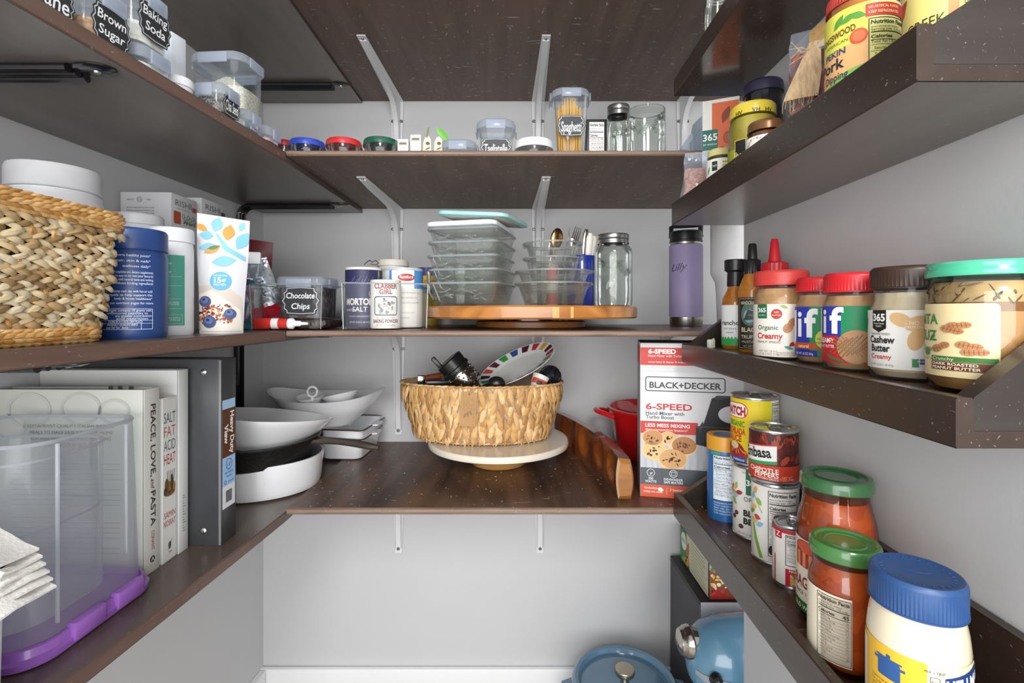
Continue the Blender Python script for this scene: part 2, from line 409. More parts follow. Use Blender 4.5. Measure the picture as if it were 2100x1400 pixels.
def rack(zb, zlip, zf, xf, yn, label):
    yf = .856; th = .0115; top = zlip+.07
    X = lambda y: xf+.025*(y-yf)
    root = thing('wall_rack', label, 'shelf rack', (0, 0, 0), group='brown racks on the right wall')
    g = lambda y: wr(y)-.001
    mb = MB(); c = .0012
    R = []
    for y in (yn, yf):
        x = X(y); R.append([(x, y, zb+c), (x+c, y, zb), (x+th, y, zb), (x+th, y, zlip-c), (x+th-c, y, zlip), (x+c, y, zlip), (x, y, zlip-c)])
    mb.loft(R, TRAY); part(mb, 'front_panel', root)
    mb = MB().prism([(X(yn)+th, yn), (g(yn), yn), (g(yf), yf), (X(yf)+th, yf)], zb, zb+.011, TRAY)
    mb.prism([(X(yn)+th, yn+.0125), (g(yn)-.009, yn+.0125), (g(yf)-.009, yf-.0125), (X(yf)+th, yf-.0125)], zb+.011, zf, PLYT)
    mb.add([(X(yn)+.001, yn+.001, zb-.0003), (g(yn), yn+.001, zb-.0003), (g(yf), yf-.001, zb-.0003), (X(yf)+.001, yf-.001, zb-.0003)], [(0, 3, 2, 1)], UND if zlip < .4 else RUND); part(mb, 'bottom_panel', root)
    mb = MB().prism([(g(yn)-.009, yn+.0125), (g(yn), yn+.0125), (g(yf), yf-.0125), (g(yf)-.009, yf-.0125)], zb+.011, top, TRAY); part(mb, 'back_panel', root)
    for ya, yb in ((yn, yn+.0122), (yf-.0122, yf)):
        p = lambda y: [(X(ya)+th, y, zb+.0112), (g(ya), y, zb+.0112), (g(ya), y, top), (g(ya)-.004, y, top), (X(ya)+th, y, zlip)]
        part(MB().loft([p(ya), p(yb)], TRAYE), 'end_panel', root)
    return root
ZT0, ZT1, ZT2, ZT3 = -.3345, -.0590, .178, .392
rack(-.3578, -.3167, ZT0, .2842, .24, 'lowest brown rack on the right wall, holding cans and sauce jars')
rack(-.0873, -.0548, ZT1, .2980, .3125, 'brown wall rack holding the nut butter jars and sauce bottles')
rack(.1527, .1905, ZT2, .2804, .322, 'brown wall rack high on the right holding duck sauce and mustard')
rack(.379, .409, ZT3, .2840, .30, 'topmost brown rack on the right wall, glossy underside showing')

# ---------------------------------------------------------------- brackets
WMET = mat('white_bracket_enamel', 'dcdcdd', .3, var=.02); STEEL = mat('screw_steel', '6f7175', .35, .9); BLK = mat('black_bracket_enamel', '17161a', .22, var=.1, coat=.4)
def white_bracket(label, x, z, arm=.315, leg=.295):
    root = thing('shelf_bracket', label, 'bracket', (x, 1.3085, z), group='white metal brackets on the back wall')
    w = lambda t: .0175-.0085*t
    mb = MB()
    mb.loft([[(-w(t), -arm*t, -.0006), (w(t), -arm*t, -.0006), (w(t), -arm*t, -.0026), (-w(t), -arm*t, -.0026)] for t in (0, .3, .7, .97, 1)], WMET)
    arm_ = part(mb, 'arm', root)
    mb = MB()
    mb.loft([[(-w(t), -.0002, -leg*t), (w(t), -.0002, -leg*t), (w(t), -.0025, -leg*t), (-w(t), -.0025, -leg*t)] for t in (0, .3, .7, .97, 1)], WMET)
    leg_ = part(mb, 'wall_leg', root)
    # pressed rib that swells into the corner gusset
    pr = []
    for i in range(25):
        a = i/24; d = (1-2*abs(a-.5))
        s = .012+.055*max(0, 1-abs(a-.5)*4)**1.6
        if a <= .5: y, z2 = -.004-s*.55*(1-.0)*(a/.5)**2, -leg*.96*(1-a/.5)
        else: y, z2 = -arm*.96*((a-.5)/.5), -.004-s*.55*(1-(a-.5)/.5)**2
        pr.append((y, z2))
    # smooth inner curve
    q = [(-.006, -leg*.95), (-.010, -leg*.8), (-.011, -leg*.5), (-.0125, -.085), (-.020, -.055), (-.036, -.036), (-.058, -.022), (-.095, -.0125), (-arm*.5, -.0105), (-arm*.8, -.009), (-arm*.95, -.005)]
    poly = [(-.001, -leg*.95)]+q+[(-arm*.95, -.001), (-.001, -.001)]
    T = Matrix(((0, 0, 1, 0), (1, 0, 0, 0), (0, 1, 0, 0), (0, 0, 0, 1)))
    mb = MB(); hw = .0062
    inner = [(a*1.0, b) for a, b in poly]
    mb.loft([[(-hw*1.5, a*.3, b if a > -.02 else b*.3) for a, b in inner], [(-hw, a, b) for a, b in inner], [(hw, a, b) for a, b in inner], [(hw*1.5, a*.3, b if a > -.02 else b*.3) for a, b in inner]], WMET)
    part(mb, 'gusset_rib', root)
    for sx, z2 in ((-.012, -.055), (.012, -.055), (0, -leg*.955)):
        m2 = MB().lathe([(0, .003), (.003, .0026), (.0042, .0004), (.0042, 0)], STEEL, 12, T=Matrix.Translation((sx, -.0024 if z2 > -.1 else -.0064, z2)) @ Matrix.Rotation(pi/2, 4, 'X'))
        part(m2, 'screw', leg_)
    for sx, yy in ((0, -arm*.965),):
        part(MB().lathe([(0, .0022), (.0025, .0018), (.003, 0)], STEEL, 12, T=Matrix.Translation((sx, yy, -.0026)) @ Matrix.Rotation(pi, 4, 'X')), 'screw', arm_)
for x, z, lb in ((-.308, ZB3, 'left white bracket under the topmost back shelf'), (.070, ZB3, 'white bracket under the topmost back shelf, beside the spaghetti container'),
                 (.458, ZB3, 'white bracket under the topmost back shelf, half hidden by the right rack'),
                 (-.308, ZB2-.0098, 'left white bracket behind the salt and baking powder cans'), (.070, ZB2-.0098, 'white bracket behind the stacked glass dishes'),
                 (-.304, ZB1-.0105, 'left white bracket behind the oval basket, above the scuffed shelf'), (.070, ZB1-.0105, 'white bracket mostly hidden behind the basket of gadgets'),
                 (-.304, ZB0-.012, 'left white bracket under the lowest back shelf'), (.075, ZB0-.012, 'right white bracket under the lowest back shelf'),
                 (.418, ZB1-.0105, 'white bracket behind the mixer box')):
    white_bracket(lb, x, z, leg=.274 if z == ZB3 else .252 if z > 0 else .285)
def black_bracket(label, Y, z, leg=.19):
    x0 = wl(Y)+.002; L_ = (-.412 if Y > .86 else lf(Y)-.02)-x0
    root = thing('shelf_bracket', label, 'bracket', (x0, Y, z), group='black metal brackets on the left wall')
    r = .030
    def path(o, l0, l1):
        p = [(o, 0, -l0)]+[(r-(r-o)*cos(a), 0, -r+(r-o)*sin(a)) for a in [pi/2*i/8 for i in range(9)]]+[(l1, 0, -o)]
        return p
    mb = MB()
    for y, rr in ((-.0118, .0050), (0, .0044), (.0118, .0050)):
        mb.tube([(a, y, c-.0008) for a, b, c in path(.0045, leg-.012, L_-.030)], rr, BLK, 8)
    mb.tube([(a, 0, c) for a, b, c in path(.0022, leg-.006, L_-.012)], .0150, BLK, 10, flat=.13)
    part(mb, 'arm', root)
    tip = MB().lathe([(0, -.004), (.010, -.0048), (.0150, -.002), (.0150, -.0006), (0, -.0006)], BLK, 20, sx=1.5, T=Matrix.Translation((L_-.012, 0, 0)))
    foot = MB().lathe([(0, -.004), (.011, -.0048), (.0150, -.002), (.0150, -.0006), (0, -.0006)], BLK, 20, sx=1.5, T=Matrix.Translation((.001, 0, -leg+.01)) @ Matrix.Rotation(-pi/2, 4, 'Y'))
    tip_ = part(tip, 'rounded_tip', root); part(foot, 'rounded_foot', root)
    part(MB().lathe([(0, -.0062), (.003, -.006), (.0042, -.0038), (.0042, -.003)], mat('bright_screw', 'c9c9c9', .25, .9), 12, T=Matrix.Translation((L_-.009, 0, 0))), 'screw', tip_)
for Y, z, lb in ((.531, ZL2-.0181, 'near black bracket under the shelf of labelled containers'), (1.2, ZL2-.0181, 'black bent bracket in the corner above the patterned pouch'),
                 (1.2, ZL3, 'black bracket under the topmost left shelf, above the rice container'), (.5, ZL1-.018, 'black bracket under the shelf of the wicker basket'),
                 (1.19, ZL1-.018, 'black bracket in the corner above the white bowls'), (.5377, ZL0-.018, 'black bracket peeping out below the lowest left shelf')):
    black_bracket(lb, Y, z)

# ---------------------------------------------------------------- camera and light
cam = bpy.data.cameras.new('camera'); co = bpy.data.objects.new('camera', cam); COL.objects.link(co)
cam.sensor_width = 36; cam.lens = 36*F/2100; cam.shift_y = (HY-700)/2100; cam.clip_start = .02
co.location = (0, 0, EH); co.rotation_euler = (pi/2, 0, 0); sc.camera = co
w = bpy.data.worlds.new('world'); sc.world = w; w.use_nodes = True
w.node_tree.nodes['Background'].inputs[0].default_value = (.98, .99, 1, 1); w.node_tree.nodes['Background'].inputs[1].default_value = .74
def area(name, loc, tgt, size, power, col=(1, 1, 1)):
    l = bpy.data.lights.new(name, 'AREA'); l.size = size; l.energy = power; l.color = col; l.shape = 'DISK'
    o = bpy.data.objects.new(name, l); COL.objects.link(o); o.location = (loc[0], loc[1], EH+loc[2])
    o.rotation_euler = (Vector(tgt)-Vector(loc)).to_track_quat('-Z', 'Y').to_euler(); return o
area('ceiling_lamp', (.05, -1.75, 1.22), (0, 1, -.1), .7, 36)
o = area('doorway_daylight', (0, -1.25, .02), (0, 1, .05), 1.3, 62); o.data.shape = 'RECTANGLE'; o.data.size = 2.6; o.data.size_y = 1.4  # added fill light behind the camera, evens out bays and shelf undersides
sc.cycles.diffuse_bounces = 8; sc.cycles.transparent_max_bounces = 32
sc.view_settings.view_transform = 'Standard'; sc.view_settings.look = 'None'; sc.view_settings.gamma = 1; sc.view_settings.use_curve_mapping = False
sc.view_settings.exposure = 0.0
# ================================================================ RIGHT RACKS
CLEAR = glass('clear_plastic', 'f8fafa', .25, .08, milk=.05, milkc='e8eef4', gl=.5)
CLEARB = glass('cool_clear_plastic', 'eef3f8', .32, .08, milk=.24, milkc='dfe6f2', gl=.5)
JARG = glass('jar_glass', 'f2f5f2', .35, .02, bump=.06, bscale=40)
TIN = mat('tin', 'c5c6c8', .25, .95, var=.05); DTIN = mat('dull_tin', '8d9094', .35, .9, var=.08)
def ribs(a, lo=1, hi=99): return lambda i, k: (-a if i % 2 else 0) if lo <= k <= hi else 0
def lathe_part(root, name, prof, m, z=0, seg=56, rib=None, label=None, sx=1, sy=1):
    return part(MB().lathe(prof, m, seg, rib, sx, sy, T=Matrix.Translation((0, 0, z))), name, root, label)
def screw_lid(root, r, h, m, z, rib=.0005, n=120, name='lid', label=None):
    pr = [(0, h-.0006), (r*.82, h-.0006), (r*.86, h), (r-.0022, h), (r-.0004, h-.0022), (r, h-.004), (r, .0016), (r+.0004, .0012), (r+.0004, 0), (0, 0)]
    return lathe_part(root, name, pr, m, z, n, ribs(rib, 5, 6) if rib else None, label)
def label_part(root, L, R, a0, z0, name='label', taper=None):
    return part(L.build(MB(), R, a0, z0, taper=taper), name, root, ang=80)

# ---- nut butters on the middle rack
def nutjar(label, X, Y, r, h, body, lid, lidh, content, L, a0, neck=.86, z=ZT1, lr=.98, hs=.80, smear=True):
    root = thing('nut_butter_jar', label, 'jar', (X, Y, z), face(X, Y), 'nut butter jars on the middle wall rack')
    hb = h-lidh; rn = r*neck
    pr = [(0, 0), (r*.86, 0), (r*.97, .0025), (r, .007), (r, hb*hs), (r*.985, hb*(hs+.07)), ((r+rn)/2, hb*(hs+.135)), (rn, hb*(hs+.18)), (rn, hb)]
    lathe_part(root, 'jar_body', pr, body)
    k = .965; top = hb*.955
    cp = [(0, .003), (r*.85*k, .003), (r*k, .008), (r*k, hb*hs), (r*.97*k, hb*(hs+.07)), (rn*k, hb*(hs+.17)), (rn*k, top), (0, top+.001)]
    lathe_part(root, 'nut_butter', cp, content, 0, 48, lambda i, kk: .0006*sin(i*1.7)*(1 if kk > 3 else 0))
    screw_lid(root, r*lr, lidh, lid, hb)
    label_part(root, L, r+.0004, a0, 0); return root
PBM = speckle('peanut_butter', 'cfa06c', 'c0905c', .35, 45, .6, .12); CSM = speckle('cashew_butter', 'd9c6a6', 'c9b491', .4, 40, .6, .12)
RED = mat('red_plastic_lid', 'd2232c', .35); CORAL = mat('coral_lid', 'd8443e', .38); BRWN = mat('brown_plastic_lid', '3d2a20', .38)
def peanut(L, x, y, s, rot, c='c99068', d='a9704c', l=2):
    for q, k in ((-.55, 1), (.5, .86)):
        L.ell(x+q*s*cos(rot), y+q*s*sin(rot), s*.78*k, s*.62*k, c, l, 22, rot)
    L.ell(x, y, s*.55, s*.45, c, l, 16, rot)
    for q in (-.9, -.5, -.1, .3, .7):
        cx, cy = x+q*s*cos(rot), y+q*s*sin(rot); L.line(cx-.35*s*sin(rot), cy+.35*s*cos(rot), cx+.35*s*sin(rot), cy-.35*s*cos(rot), s*.05, d, l+1)
    L.line(x-1.1*s*cos(rot), y-1.1*s*sin(rot), x+1.1*s*cos(rot), y+1.1*s*sin(rot), s*.05, d, l+1)
# 365 peanut spread
X, Y, r = .345, .625, .0315; L = Label(); H = .0590+(HY-552)/1000*.595
L.rect(-.048, .004, .052, H*.62, 'efe8dc'); L.rect(-.030, H*.46, -.016, H*.62, '1f6b45', 2, .001)
L.text('365', -.023, H*.53, .0055, 'f4f4ee', 3, wmax=.012, bold=.02); L.text('BY THE MARKET', -.023, H*.49, .0014, 'f4f4ee', 3, w=.010)
L.text('Organic', -.029, H*.335, .0058, '2b5c47', 2, 'L', bold=.01, wmax=.026); L.text('Creamy', -.030, H*.235, .0072, 'c2352c', 2, 'L', bold=.03, wmax=.032)
L.text('PEANUT SPREAD', -.030, H*.185, .0030, '3a3a38', 2, 'L', w=.030); L.text('NET WT 18 OZ', -.027, H*.085, .0024, '8a857c', 2, 'L'); L.text('(1 LB 2 OZ) 510g', -.027, H*.055, .0024, '8a857c', 2, 'L')
L.text('SWEETENED WITH', .006, H*.075, .0017, '7a6a54', 2); L.text('COCONUT SUGAR', .006, H*.052, .0017, '7a6a54', 2)
L.ell(-.005, H*.51, .0062, .0062, 'c2352c', 2); L.text('NO', -.005, H*.52, .0022, 'ffffff', 3); L.text('PALM OIL', -.005, H*.49, .0016, 'ffffff', 3)
peanut(L, .010, H*.39, .0085, .95); L.leaf(.003, H*.59, .010, .004, -.4, '9dbb6a', 2); L.leaf(.012, H*.18, .009, .005, .6, 'b8322c', 2); L.leaf(.008, H*.14, .011, .004, -.3, '4aa0a0', 2)
nutjar('squat peanut spread jar with coral lid and cream label showing a peanut', X, Y, r, H, CLEAR, CORAL, .0185, PBM, L, .0, hs=.78, lr=1.0)
# two red-lidded peanut butters
def jif(L, H, w0, top):
    L.rect(-.045, H*.09, -.012, top, '2a3aa8', 1); L.rect(-.012, H*.09, .016, top, '128a55', 1); L.rect(.016, H*.09, .046, top, 'c81f2d', 1)
X, Y, r = .360, .567, .0265; H = .0590+(HY-566)/1000*.5405; L = Label(); jif(L, H, 0, H*.66)
L.text('J', -.036, H*.32, H*.30, 'f6f6f4', 3, bold=.02); L.text('i', -.024, H*.32, H*.30, 'f6f6f4', 3, bold=.02); L.text('f', -.0105, H*.32, H*.31, 'f6f6f4', 3, bold=.03, w=.014)
L.rect(-.034, H*.175, .02, H*.245, 'c9501f', 2); L.text('natural', -.026, H*.19, H*.035, 'ffe9a0', 3, 'L', bold=.02); L.rect(-.045, H*.09, -.004, H*.16, '1c2f9a', 2); L.text('NET WT 16 OZ 454g', -.030, H*.105, H*.03, 'f6f6f4', 3, 'L', wmax=.022)
L.ell(.004, H*.29, .0105, .0115, 'd9dc3c', 4); L.ring(.004, H*.29, .0105, .0115, .0005, '3a7a3a', 5); L.text('7g', .003, H*.34, H*.045, '2c6b3a', 5, bold=.02); L.text('PROTEIN', .003, H*.28, H*.026, '2c6b3a', 5); L.text('PER SERVING', .003, H*.24, H*.02, '2c6b3a', 5)
nutjar('smaller peanut butter jar with red lid and yellow 7g protein circle', X, Y, r, H, CLEAR, RED, .0165, PBM, L, 0, hs=.74)
X, Y, r = .352, .500, .0285; H = .0590+(HY-556)/1000*.4715; L = Label(); jif(L, H, 0, H*.66)
L.rect(-.045, H*.09, .046, H*.30, 'c81f2d', 2)
L.text('J', -.042, H*.39, H*.25, 'f6f6f4', 3, bold=.02); L.text('i', -.0305, H*.39, H*.25, 'f6f6f4', 3, bold=.02); L.text('f', -.0165, H*.39, H*.255, 'f6f6f4', 3, bold=.03, w=.014)
L.rect(-.045, H*.22, -.015, H*.36, 'c81f2d', 3); L.text('CREAMY', -.018, H*.285, H*.05, 'ffffff', 4, 'R', bold=.02, wmax=.024); L.text('PEANUT BUTTER', -.018, H*.235, H*.03, 'ffffff', 4, 'R', wmax=.022)
L.ell(.001, H*.255, .0165, .0165, 'b98a5e', 5, 30); 
for q in range(-3, 4): L.line(-.011+q*.0038, H*.255-.011+abs(q)*.0015, .006+q*.0038, H*.255+.012-abs(q)*.0015, .0011, '8a5f3a', 6); L.line(-.011+q*.0038, H*.255+.010-abs(q)*.0012, .006+q*.0035, H*.255-.010+abs(q)*.0012, .0011, 'a0764c', 7)
L.leaf(-.022, H*.14, .014, .003, -.5, '2f7a44', 4); L.leaf(-.014, H*.115, .012, .0025, -.3, '2f7a44', 4); L.ell(.012, H*.11, .004, .003, 'b98a5e', 6, 12)
nutjar('peanut butter jar with red lid and a criss-crossed cookie on red label', X, Y, r, H, CLEAR, RED, .0195, PBM, L, 0, hs=.76)
# cashew butter
X, Y, r = .3535, .4335, .0295; H = .0590+(HY-541)/1000*.404; L = Label(); t = H*.615
L.rect(-.046, H*.10, .050, t, 'ebe8e2'); L.poly([(-.030, t), (-.0165, t), (-.0165, t-.016), (-.023, t-.0195), (-.030, t-.016)], '1d1b1a', 2)
L.text('365', -.0232, t-.0095, .0062, 'f4f4ee', 3, wmax=.0118, bold=.03); L.text('WHOLE FOODS', -.0232, t-.0125, .0013, 'f4f4ee', 3, w=.010); L.text('MARKET', -.0232, t-.0148, .0013, 'f4f4ee', 3, w=.006)
L.text('UNSWEETENED', -.0315, H*.395, .0019, '55504a', 2, 'L', w=.018); L.text('Cashew', -.0335, H*.325, .0060, '1d1b1a', 2, 'L', bold=.03, w=.0235); L.text('Butter', -.0315, H*.25, .0060, '1d1b1a', 2, 'L', bold=.03, w=.018)
L.text('Creamy', -.0315, H*.185, .0042, 'c2352c', 2, 'L', bold=.015); L.text('NET WT 16 OZ (1 LB) 454g', -.033, H*.125, .0018, '8a857c', 2, 'L', w=.022)
L.ell(-.006, H*.53, .0085, .0055, 'dbb27c', 2, 20, -.5); L.ell(.006, H*.50, .010, .0065, 'dbb27c', 2, 20, .3); L.ell(.004, H*.36, .0055, .009, 'd9ac72', 2, 20, -.2); L.ell(.011, H*.42, .0065, .008, 'd9ac72', 2, 20, .4)
L.text('- NO -', .003, H*.49, .0030, 'f4ead6', 3); L.text('PALM OIL', .003, H*.46, .0020, 'f4ead6', 3); L.leaf(-.043, H*.5, .01, .004, 1, '3f8a50', 2)
L.rect(.001, H*.125, .015, H*.205, 'dfe6e4', 2); L.rect(.0015, H*.13, .006, H*.20, '3f8a50', 3); L.rect(.0065, H*.155, .0148, H*.20, '54479a', 3); L.text('NON GMO', .0107, H*.172, .0016, 'ffffff', 4)
nutjar('cashew butter jar with dark brown lid and white label', X, Y, r, H, CLEAR, BRWN, .0195, CSM, L, 0, hs=.70, neck=.88)
# big dark-roast jar, green metal lid
X, Y, r = .352, .363, .0335; H = .0590+(HY-527)/1000*.326
root = thing('nut_butter_jar', 'large peanut butter jar with jade green metal lid and oil on top', 'jar', (X, Y, ZT1), face(X, Y), 'nut butter jars on the middle wall rack')
hb = H-.0105
lathe_part(root, 'jar_body', [(0, 0), (r*.86, 0), (r*.97, .003), (r, .008), (r, hb*.84), (r*.985, hb*.90), (r*.90, hb*.95), (r*.88, hb)], JARG)
lathe_part(root, 'nut_butter', [(0, .003), (r*.83, .003), (r*.965, .009), (r*.965, hb*.70), (0, hb*.70)], PBM)
lathe_part(root, 'oil_layer', [(0, hb*.701), (r*.963, hb*.701), (r*.963, hb*.775), (0, hb*.775)], mat('peanut_oil', '8a5a1e', .15, var=.12))
lathe_part(root, 'residue', [(r*.963, hb*.776), (r*.963, hb*.84), (r*.94, hb*.90), (r*.86, hb*.95), (0, hb*.95)], mat('butter_residue', 'cba978', .4, var=.15, scale=120))
m = MB()
for i in range(60):
    a = random.uniform(0, 2*pi); z = hb*random.uniform(.79, .93); R = r*.955*(1 if z < hb*.88 else .97)
    m.leaf((R*1.012*cos(a), R*1.012*sin(a), z), (-sin(a)*random.uniform(-1, 1), cos(a)*random.uniform(-1, 1), random.uniform(.2, 1)), (cos(a), sin(a), 0), random.uniform(.004, .011), random.uniform(.0008, .002), .0006, mat('dark_smear', '6a5236', .4))
part(m, 'smears', root)
pr = [(0, .0095), (r*.86, .0095), (r*.90, .0105), (r*.985, .0105), (r*1.01, .0090), (r*1.0, .0070), (r*1.0, .0058), (r*1.03, .0040), (r*1.035, .0008), (r*1.02, 0), (0, 0)]
lathe_part(root, 'lid', pr, mat('jade_lid', '4fbf97', .25, .0, coat=.6), hb, 72)
L = Label(); t = hb*.73
L.rect(-.050, -.012, .0095, t, 'efdba8', 1, .004); L.text('SANTA', -.026, t-.021, .0105, '3c8a3e', 3, 'R', bold=.02, wmax=.034); L.text('CRUZ', -.027, t-.038, .0105, '3c8a3e', 3, 'R', bold=.02, wmax=.03)
L.leaf(-.0305, t-.034, .006, .003, .7, '2f7a34', 4); L.text('Organic', -.036, t-.049, .0055, '4a7a3a', 3, shear=.3)
for px, py, rr in ((-.012, t-.022, .15), (-.016, t-.0265, -.3), (-.024, t-.044, .55), (-.006, t-.042, -.2), (-.003, t-.048, .05)): peanut(L, px, py, .0062, rr, 'bd8458', '8f5a38', 3)
L.rect(-.032, t-.0585, .0085, t-.0535, '3c7a34', 3); L.text('Crunchy', -.0305, t-.0575, .0032, 'f4ead0', 4, 'L'); L.rect(-.032, t-.0675, .0085, t-.059, '6a3a20', 3)
L.text('DARK ROASTED', -.0305, t-.0625, .0028, 'f4ead0', 4, 'L', bold=.02); L.text('PEANUT BUTTER', -.0305, t-.0665, .0028, 'f4ead0', 4, 'L', bold=.02); L.ell(-.038, .012, .004, .004, '4a8a4a', 3); L.text('NET WT 16 OZ', -.036, .004, .0020, '7a6a44', 3)
L.it = [([(x, t-(t-y)*.72) for x, y in v], f, m, q) for v, f, m, q in L.it]
label_part(root, L, r+.0004, -.05, .003)

# ---- bottles at the far end of the middle rack
def bottle(label, X, Y, pr, m, z, name='sauce_bottle', cat='bottle'):
    root = thing(name, label, cat, (X, Y, z), face(X, Y), 'sauce bottles on the middle wall rack'); lathe_part(root, 'bottle_body', pr, m); return root
AMBER = mat('amber_sauce', 'a8641c', .12, coat=.6, var=.12); DARKC = mat('black_bottle_cap', '1b1a1c', .35); MUST = mat('orange_mustard', 'b8741a', .2, coat=.5, var=.06)
X, Y = .362, .790; r = .0205; H = .059+(HY-530)/1000*.77
root = bottle('amber sauce bottle with black shrink cap and white and green label', X, Y, [(0, 0), (r*.9, 0), (r, .003), (r, H*.50), (r*.93, H*.57), (r*.62, H*.66), (r*.56, H*.70), (r*.54, H*.93), (0, H*.93)], AMBER, ZT1)
lathe_part(root, 'cap', [(r*.60, H*.70), (r*.63, H*.72), (r*.60, H*.86), (r*.80, H*.88), (r*.82, H*.99), (r*.76, H), (0, H)], DARKC, 0, 40)
L = Label(); L.rect(-.03, .006, .03, H*.49, 'e9ecea'); L.rect(-.03, .006, .03, .017, '35a552', 2); [L.ell(-.026+.0052*i, .017, .0019, .003, '35a552', 3, 10) for i in range(11)]
L.text('rancho', -.0085, H*.27, .0072, '2a2a2c', 2, bold=.02); L.text('HOT SAUCE', -.0085, H*.22, .0026, '2a2a2c', 2); L.text('medium', -.0085, H*.18, .0026, '2a2a2c', 2); label_part(root, L, r+.0003, 0, 0)
X, Y = .361, .732; r = .0192; H = .059+(HY-498)/1000*.725
root = bottle('orange mustard squeeze bottle with black pointed tip and dark label', X, Y, [(0, 0), (r*.92, 0), (r, .003), (r, H*.55), (r*.9, H*.62), (r*.6, H*.71), (r*.5, H*.73), (0, H*.73)], MUST, ZT1)
lathe_part(root, 'nozzle_cap', [(r*.58, H*.715), (r*.58, H*.84), (r*.50, H*.85), (r*.36, H*.855), (r*.30, H*.985), (r*.22, H), (0, H)], DARKC, 0, 48, ribs(.0006, 0, 1))
L = Label(); L.rect(-.032, .004, .032, H*.50, '26241f'); L.frame(-.021, .006, .017, H*.49, .0006, 'c9b98a', 2)
L.ell(-.004, H*.345, .0125, .0165, '5a7a6a', 3); L.ell(-.004, H*.33, .008, .010, '8fb6cf', 4); L.poly([(-.012, H*.29), (.004, H*.30), (.002, H*.37), (-.006, H*.39)], '3a4436', 5); L.poly([(-.006, H*.34), (.008, H*.36), (.006, H*.31)], 'cfd3c4', 5)
L.text('HANDCRAFTED', -.003, H*.435, .0048, 'd9cfae', 3, w=.028, bold=.02); L.text('BLACK', -.003, H*.185, .0065, 'd9cfae', 3, w=.026, bold=.03); L.text('TRUFFLE', -.003, H*.125, .0052, 'd9cfae', 3, w=.027, bold=.02); L.text('MUSTARD', -.003, H*.085, .0034, 'd9cfae', 3, w=.024); L.text('NET WT 9 OZ', -.003, H*.05, .0022, 'd9cfae', 3)
label_part(root, L, r+.0003, 0, 0)
X, Y = .3735, .6935; r = .0185; H = .059+(HY-489)/1000*.69
root = bottle('red squeeze sauce bottle, only its tall pointed red cap showing', X, Y, [(0, 0), (r*.92, 0), (r, .003), (r, H*.58), (r*.85, H*.64), (0, H*.66)], mat('red_sauce', 'b02a18', .25), ZT1)
lathe_part(root, 'nozzle_cap', [(r*.92, H*.645), (r*.92, H*.785), (r*.86, H*.79), (r*.46, H*.80), (r*.42, H*.83), (r*.26, H*.985), (r*.2, H), (0, H)], mat('red_nozzle', 'c9202a', .35), 0, 48, ribs(.0006, 0, 1))
solo(MB().box(-.006, .006, -.004, .004, 0, .0145, mat('crumpled_clear_wrap', 'd8dccf', .3), .002).leaf((.003, 0, .012), (1, 0, .6), (0, -1, 0), .014, .008, .003, mat('crumpled_clear_wrap', '', .3)), 'torn_wrapper', 'scrap of torn clear wrapper in the far corner of the middle rack', 'wrapper', (.3265, .800, ZT1), .4)

# ================================================================ LOWEST RACK
def can(label, X, Y, r, h, z, L, a0=0, paper='e9e7e0', name='food_can', dent=True, top=TIN):
    root = thing(name, label, 'can', (X, Y, z), face(X, Y), 'cans on the lowest wall rack')
    pr = [(0, .0015), (r*.90, .0015), (r*.93, 0), (r*1.0, 0), (r*1.02, .0012), (r*1.02, .003), (r*.985, .0042), (r*.985, h-.0042), (r*1.02, h-.003), (r*1.02, h-.001), (r*1.0, h), (r*.94, h), (r*.92, h-.0022), (r*.80, h-.0028), (r*.78, h-.0018), (r*.70, h-.0018), (r*.68, h-.0028), (0, h-.0028)]
    lathe_part(root, 'can_body', pr, TIN, 0, 64)
    mb = MB(); T = Matrix.Translation((0, .15*r, h-.0024)) @ Matrix.Rotation(.5, 4, 'Z')
    mb.tube([(r*.20*cos(a), r*.30*sin(a)-r*.1, .0012) for a in [2*pi*i/20 for i in range(20)]], .0009, TIN, 6, T, True)
    mb.lathe([(0, .0022), (r*.1, .002), (r*.11, 0)], TIN, 14, T=T @ Matrix.Translation((0, r*.3, 0))); part(mb, 'ring_pull', root)
    lb = Label(); lb.rect(-pi*r, .0045, pi*r*.98, h-.0045, paper, 0); lb.it += [(v, f, m, q+1) for v, f, m, q in L.it]
    label_part(root, lb, r*.985+.0003, a0, 0); return root
# canister
X, Y, r = fit(1450, 1521, Yf=.775); h = .3345+(HY-893)/1000*Y
root = thing('tin_canister', 'blue and yellow tin canister at the far end of the lowest rack', 'canister', (X, Y, ZT0), face(X, Y))
lathe_part(root, 'canister_body', [(0, 0), (r, 0), (r*1.01, .002), (r, .004)]+[(r*(1+.012*(i % 2 == 0)), h*(.1+.7*i/6)) for i in range(7)]+[(r, h*.86)], mat('canister_blue', '2d6cab', .3, coat=.3))
lathe_part(root, 'lid', [(r*1.03, 0), (r*1.03, .001), (r*1.03, h*.16), (r, h*.175), (r*.72, h*.175), (r*.68, h*.165), (0, h*.165)], mat('canister_yellow', 'e0a02c', .35), h*.845)
lathe_part(root, 'lid_seal', [(r*.62, 0), (r*.62, .0012), (0, .0014)], mat('canister_seal_blue', '4a78b8', .3), h*1.01)
L = Label(); L.rect(-.022, h*.80, -.006, h*.835, '3a9a8a', 1); nutrition(L, -.018, h*.25, .030, h*.80, '', 2, 'e4ecf4', '2a3040', 8); L.para(['INGREDIENTS: PEANUTS,', 'PEANUT AND/OR COTTON', 'SEED OIL, SEA SALT.', 'DISTRIBUTED BY', 'THE ORCHARD CO'], -.016, h*.215, .0022, .0042, 'eef2fa', 2, 'L', w=.036)
label_part(root, L, r*1.013, 0, 0)
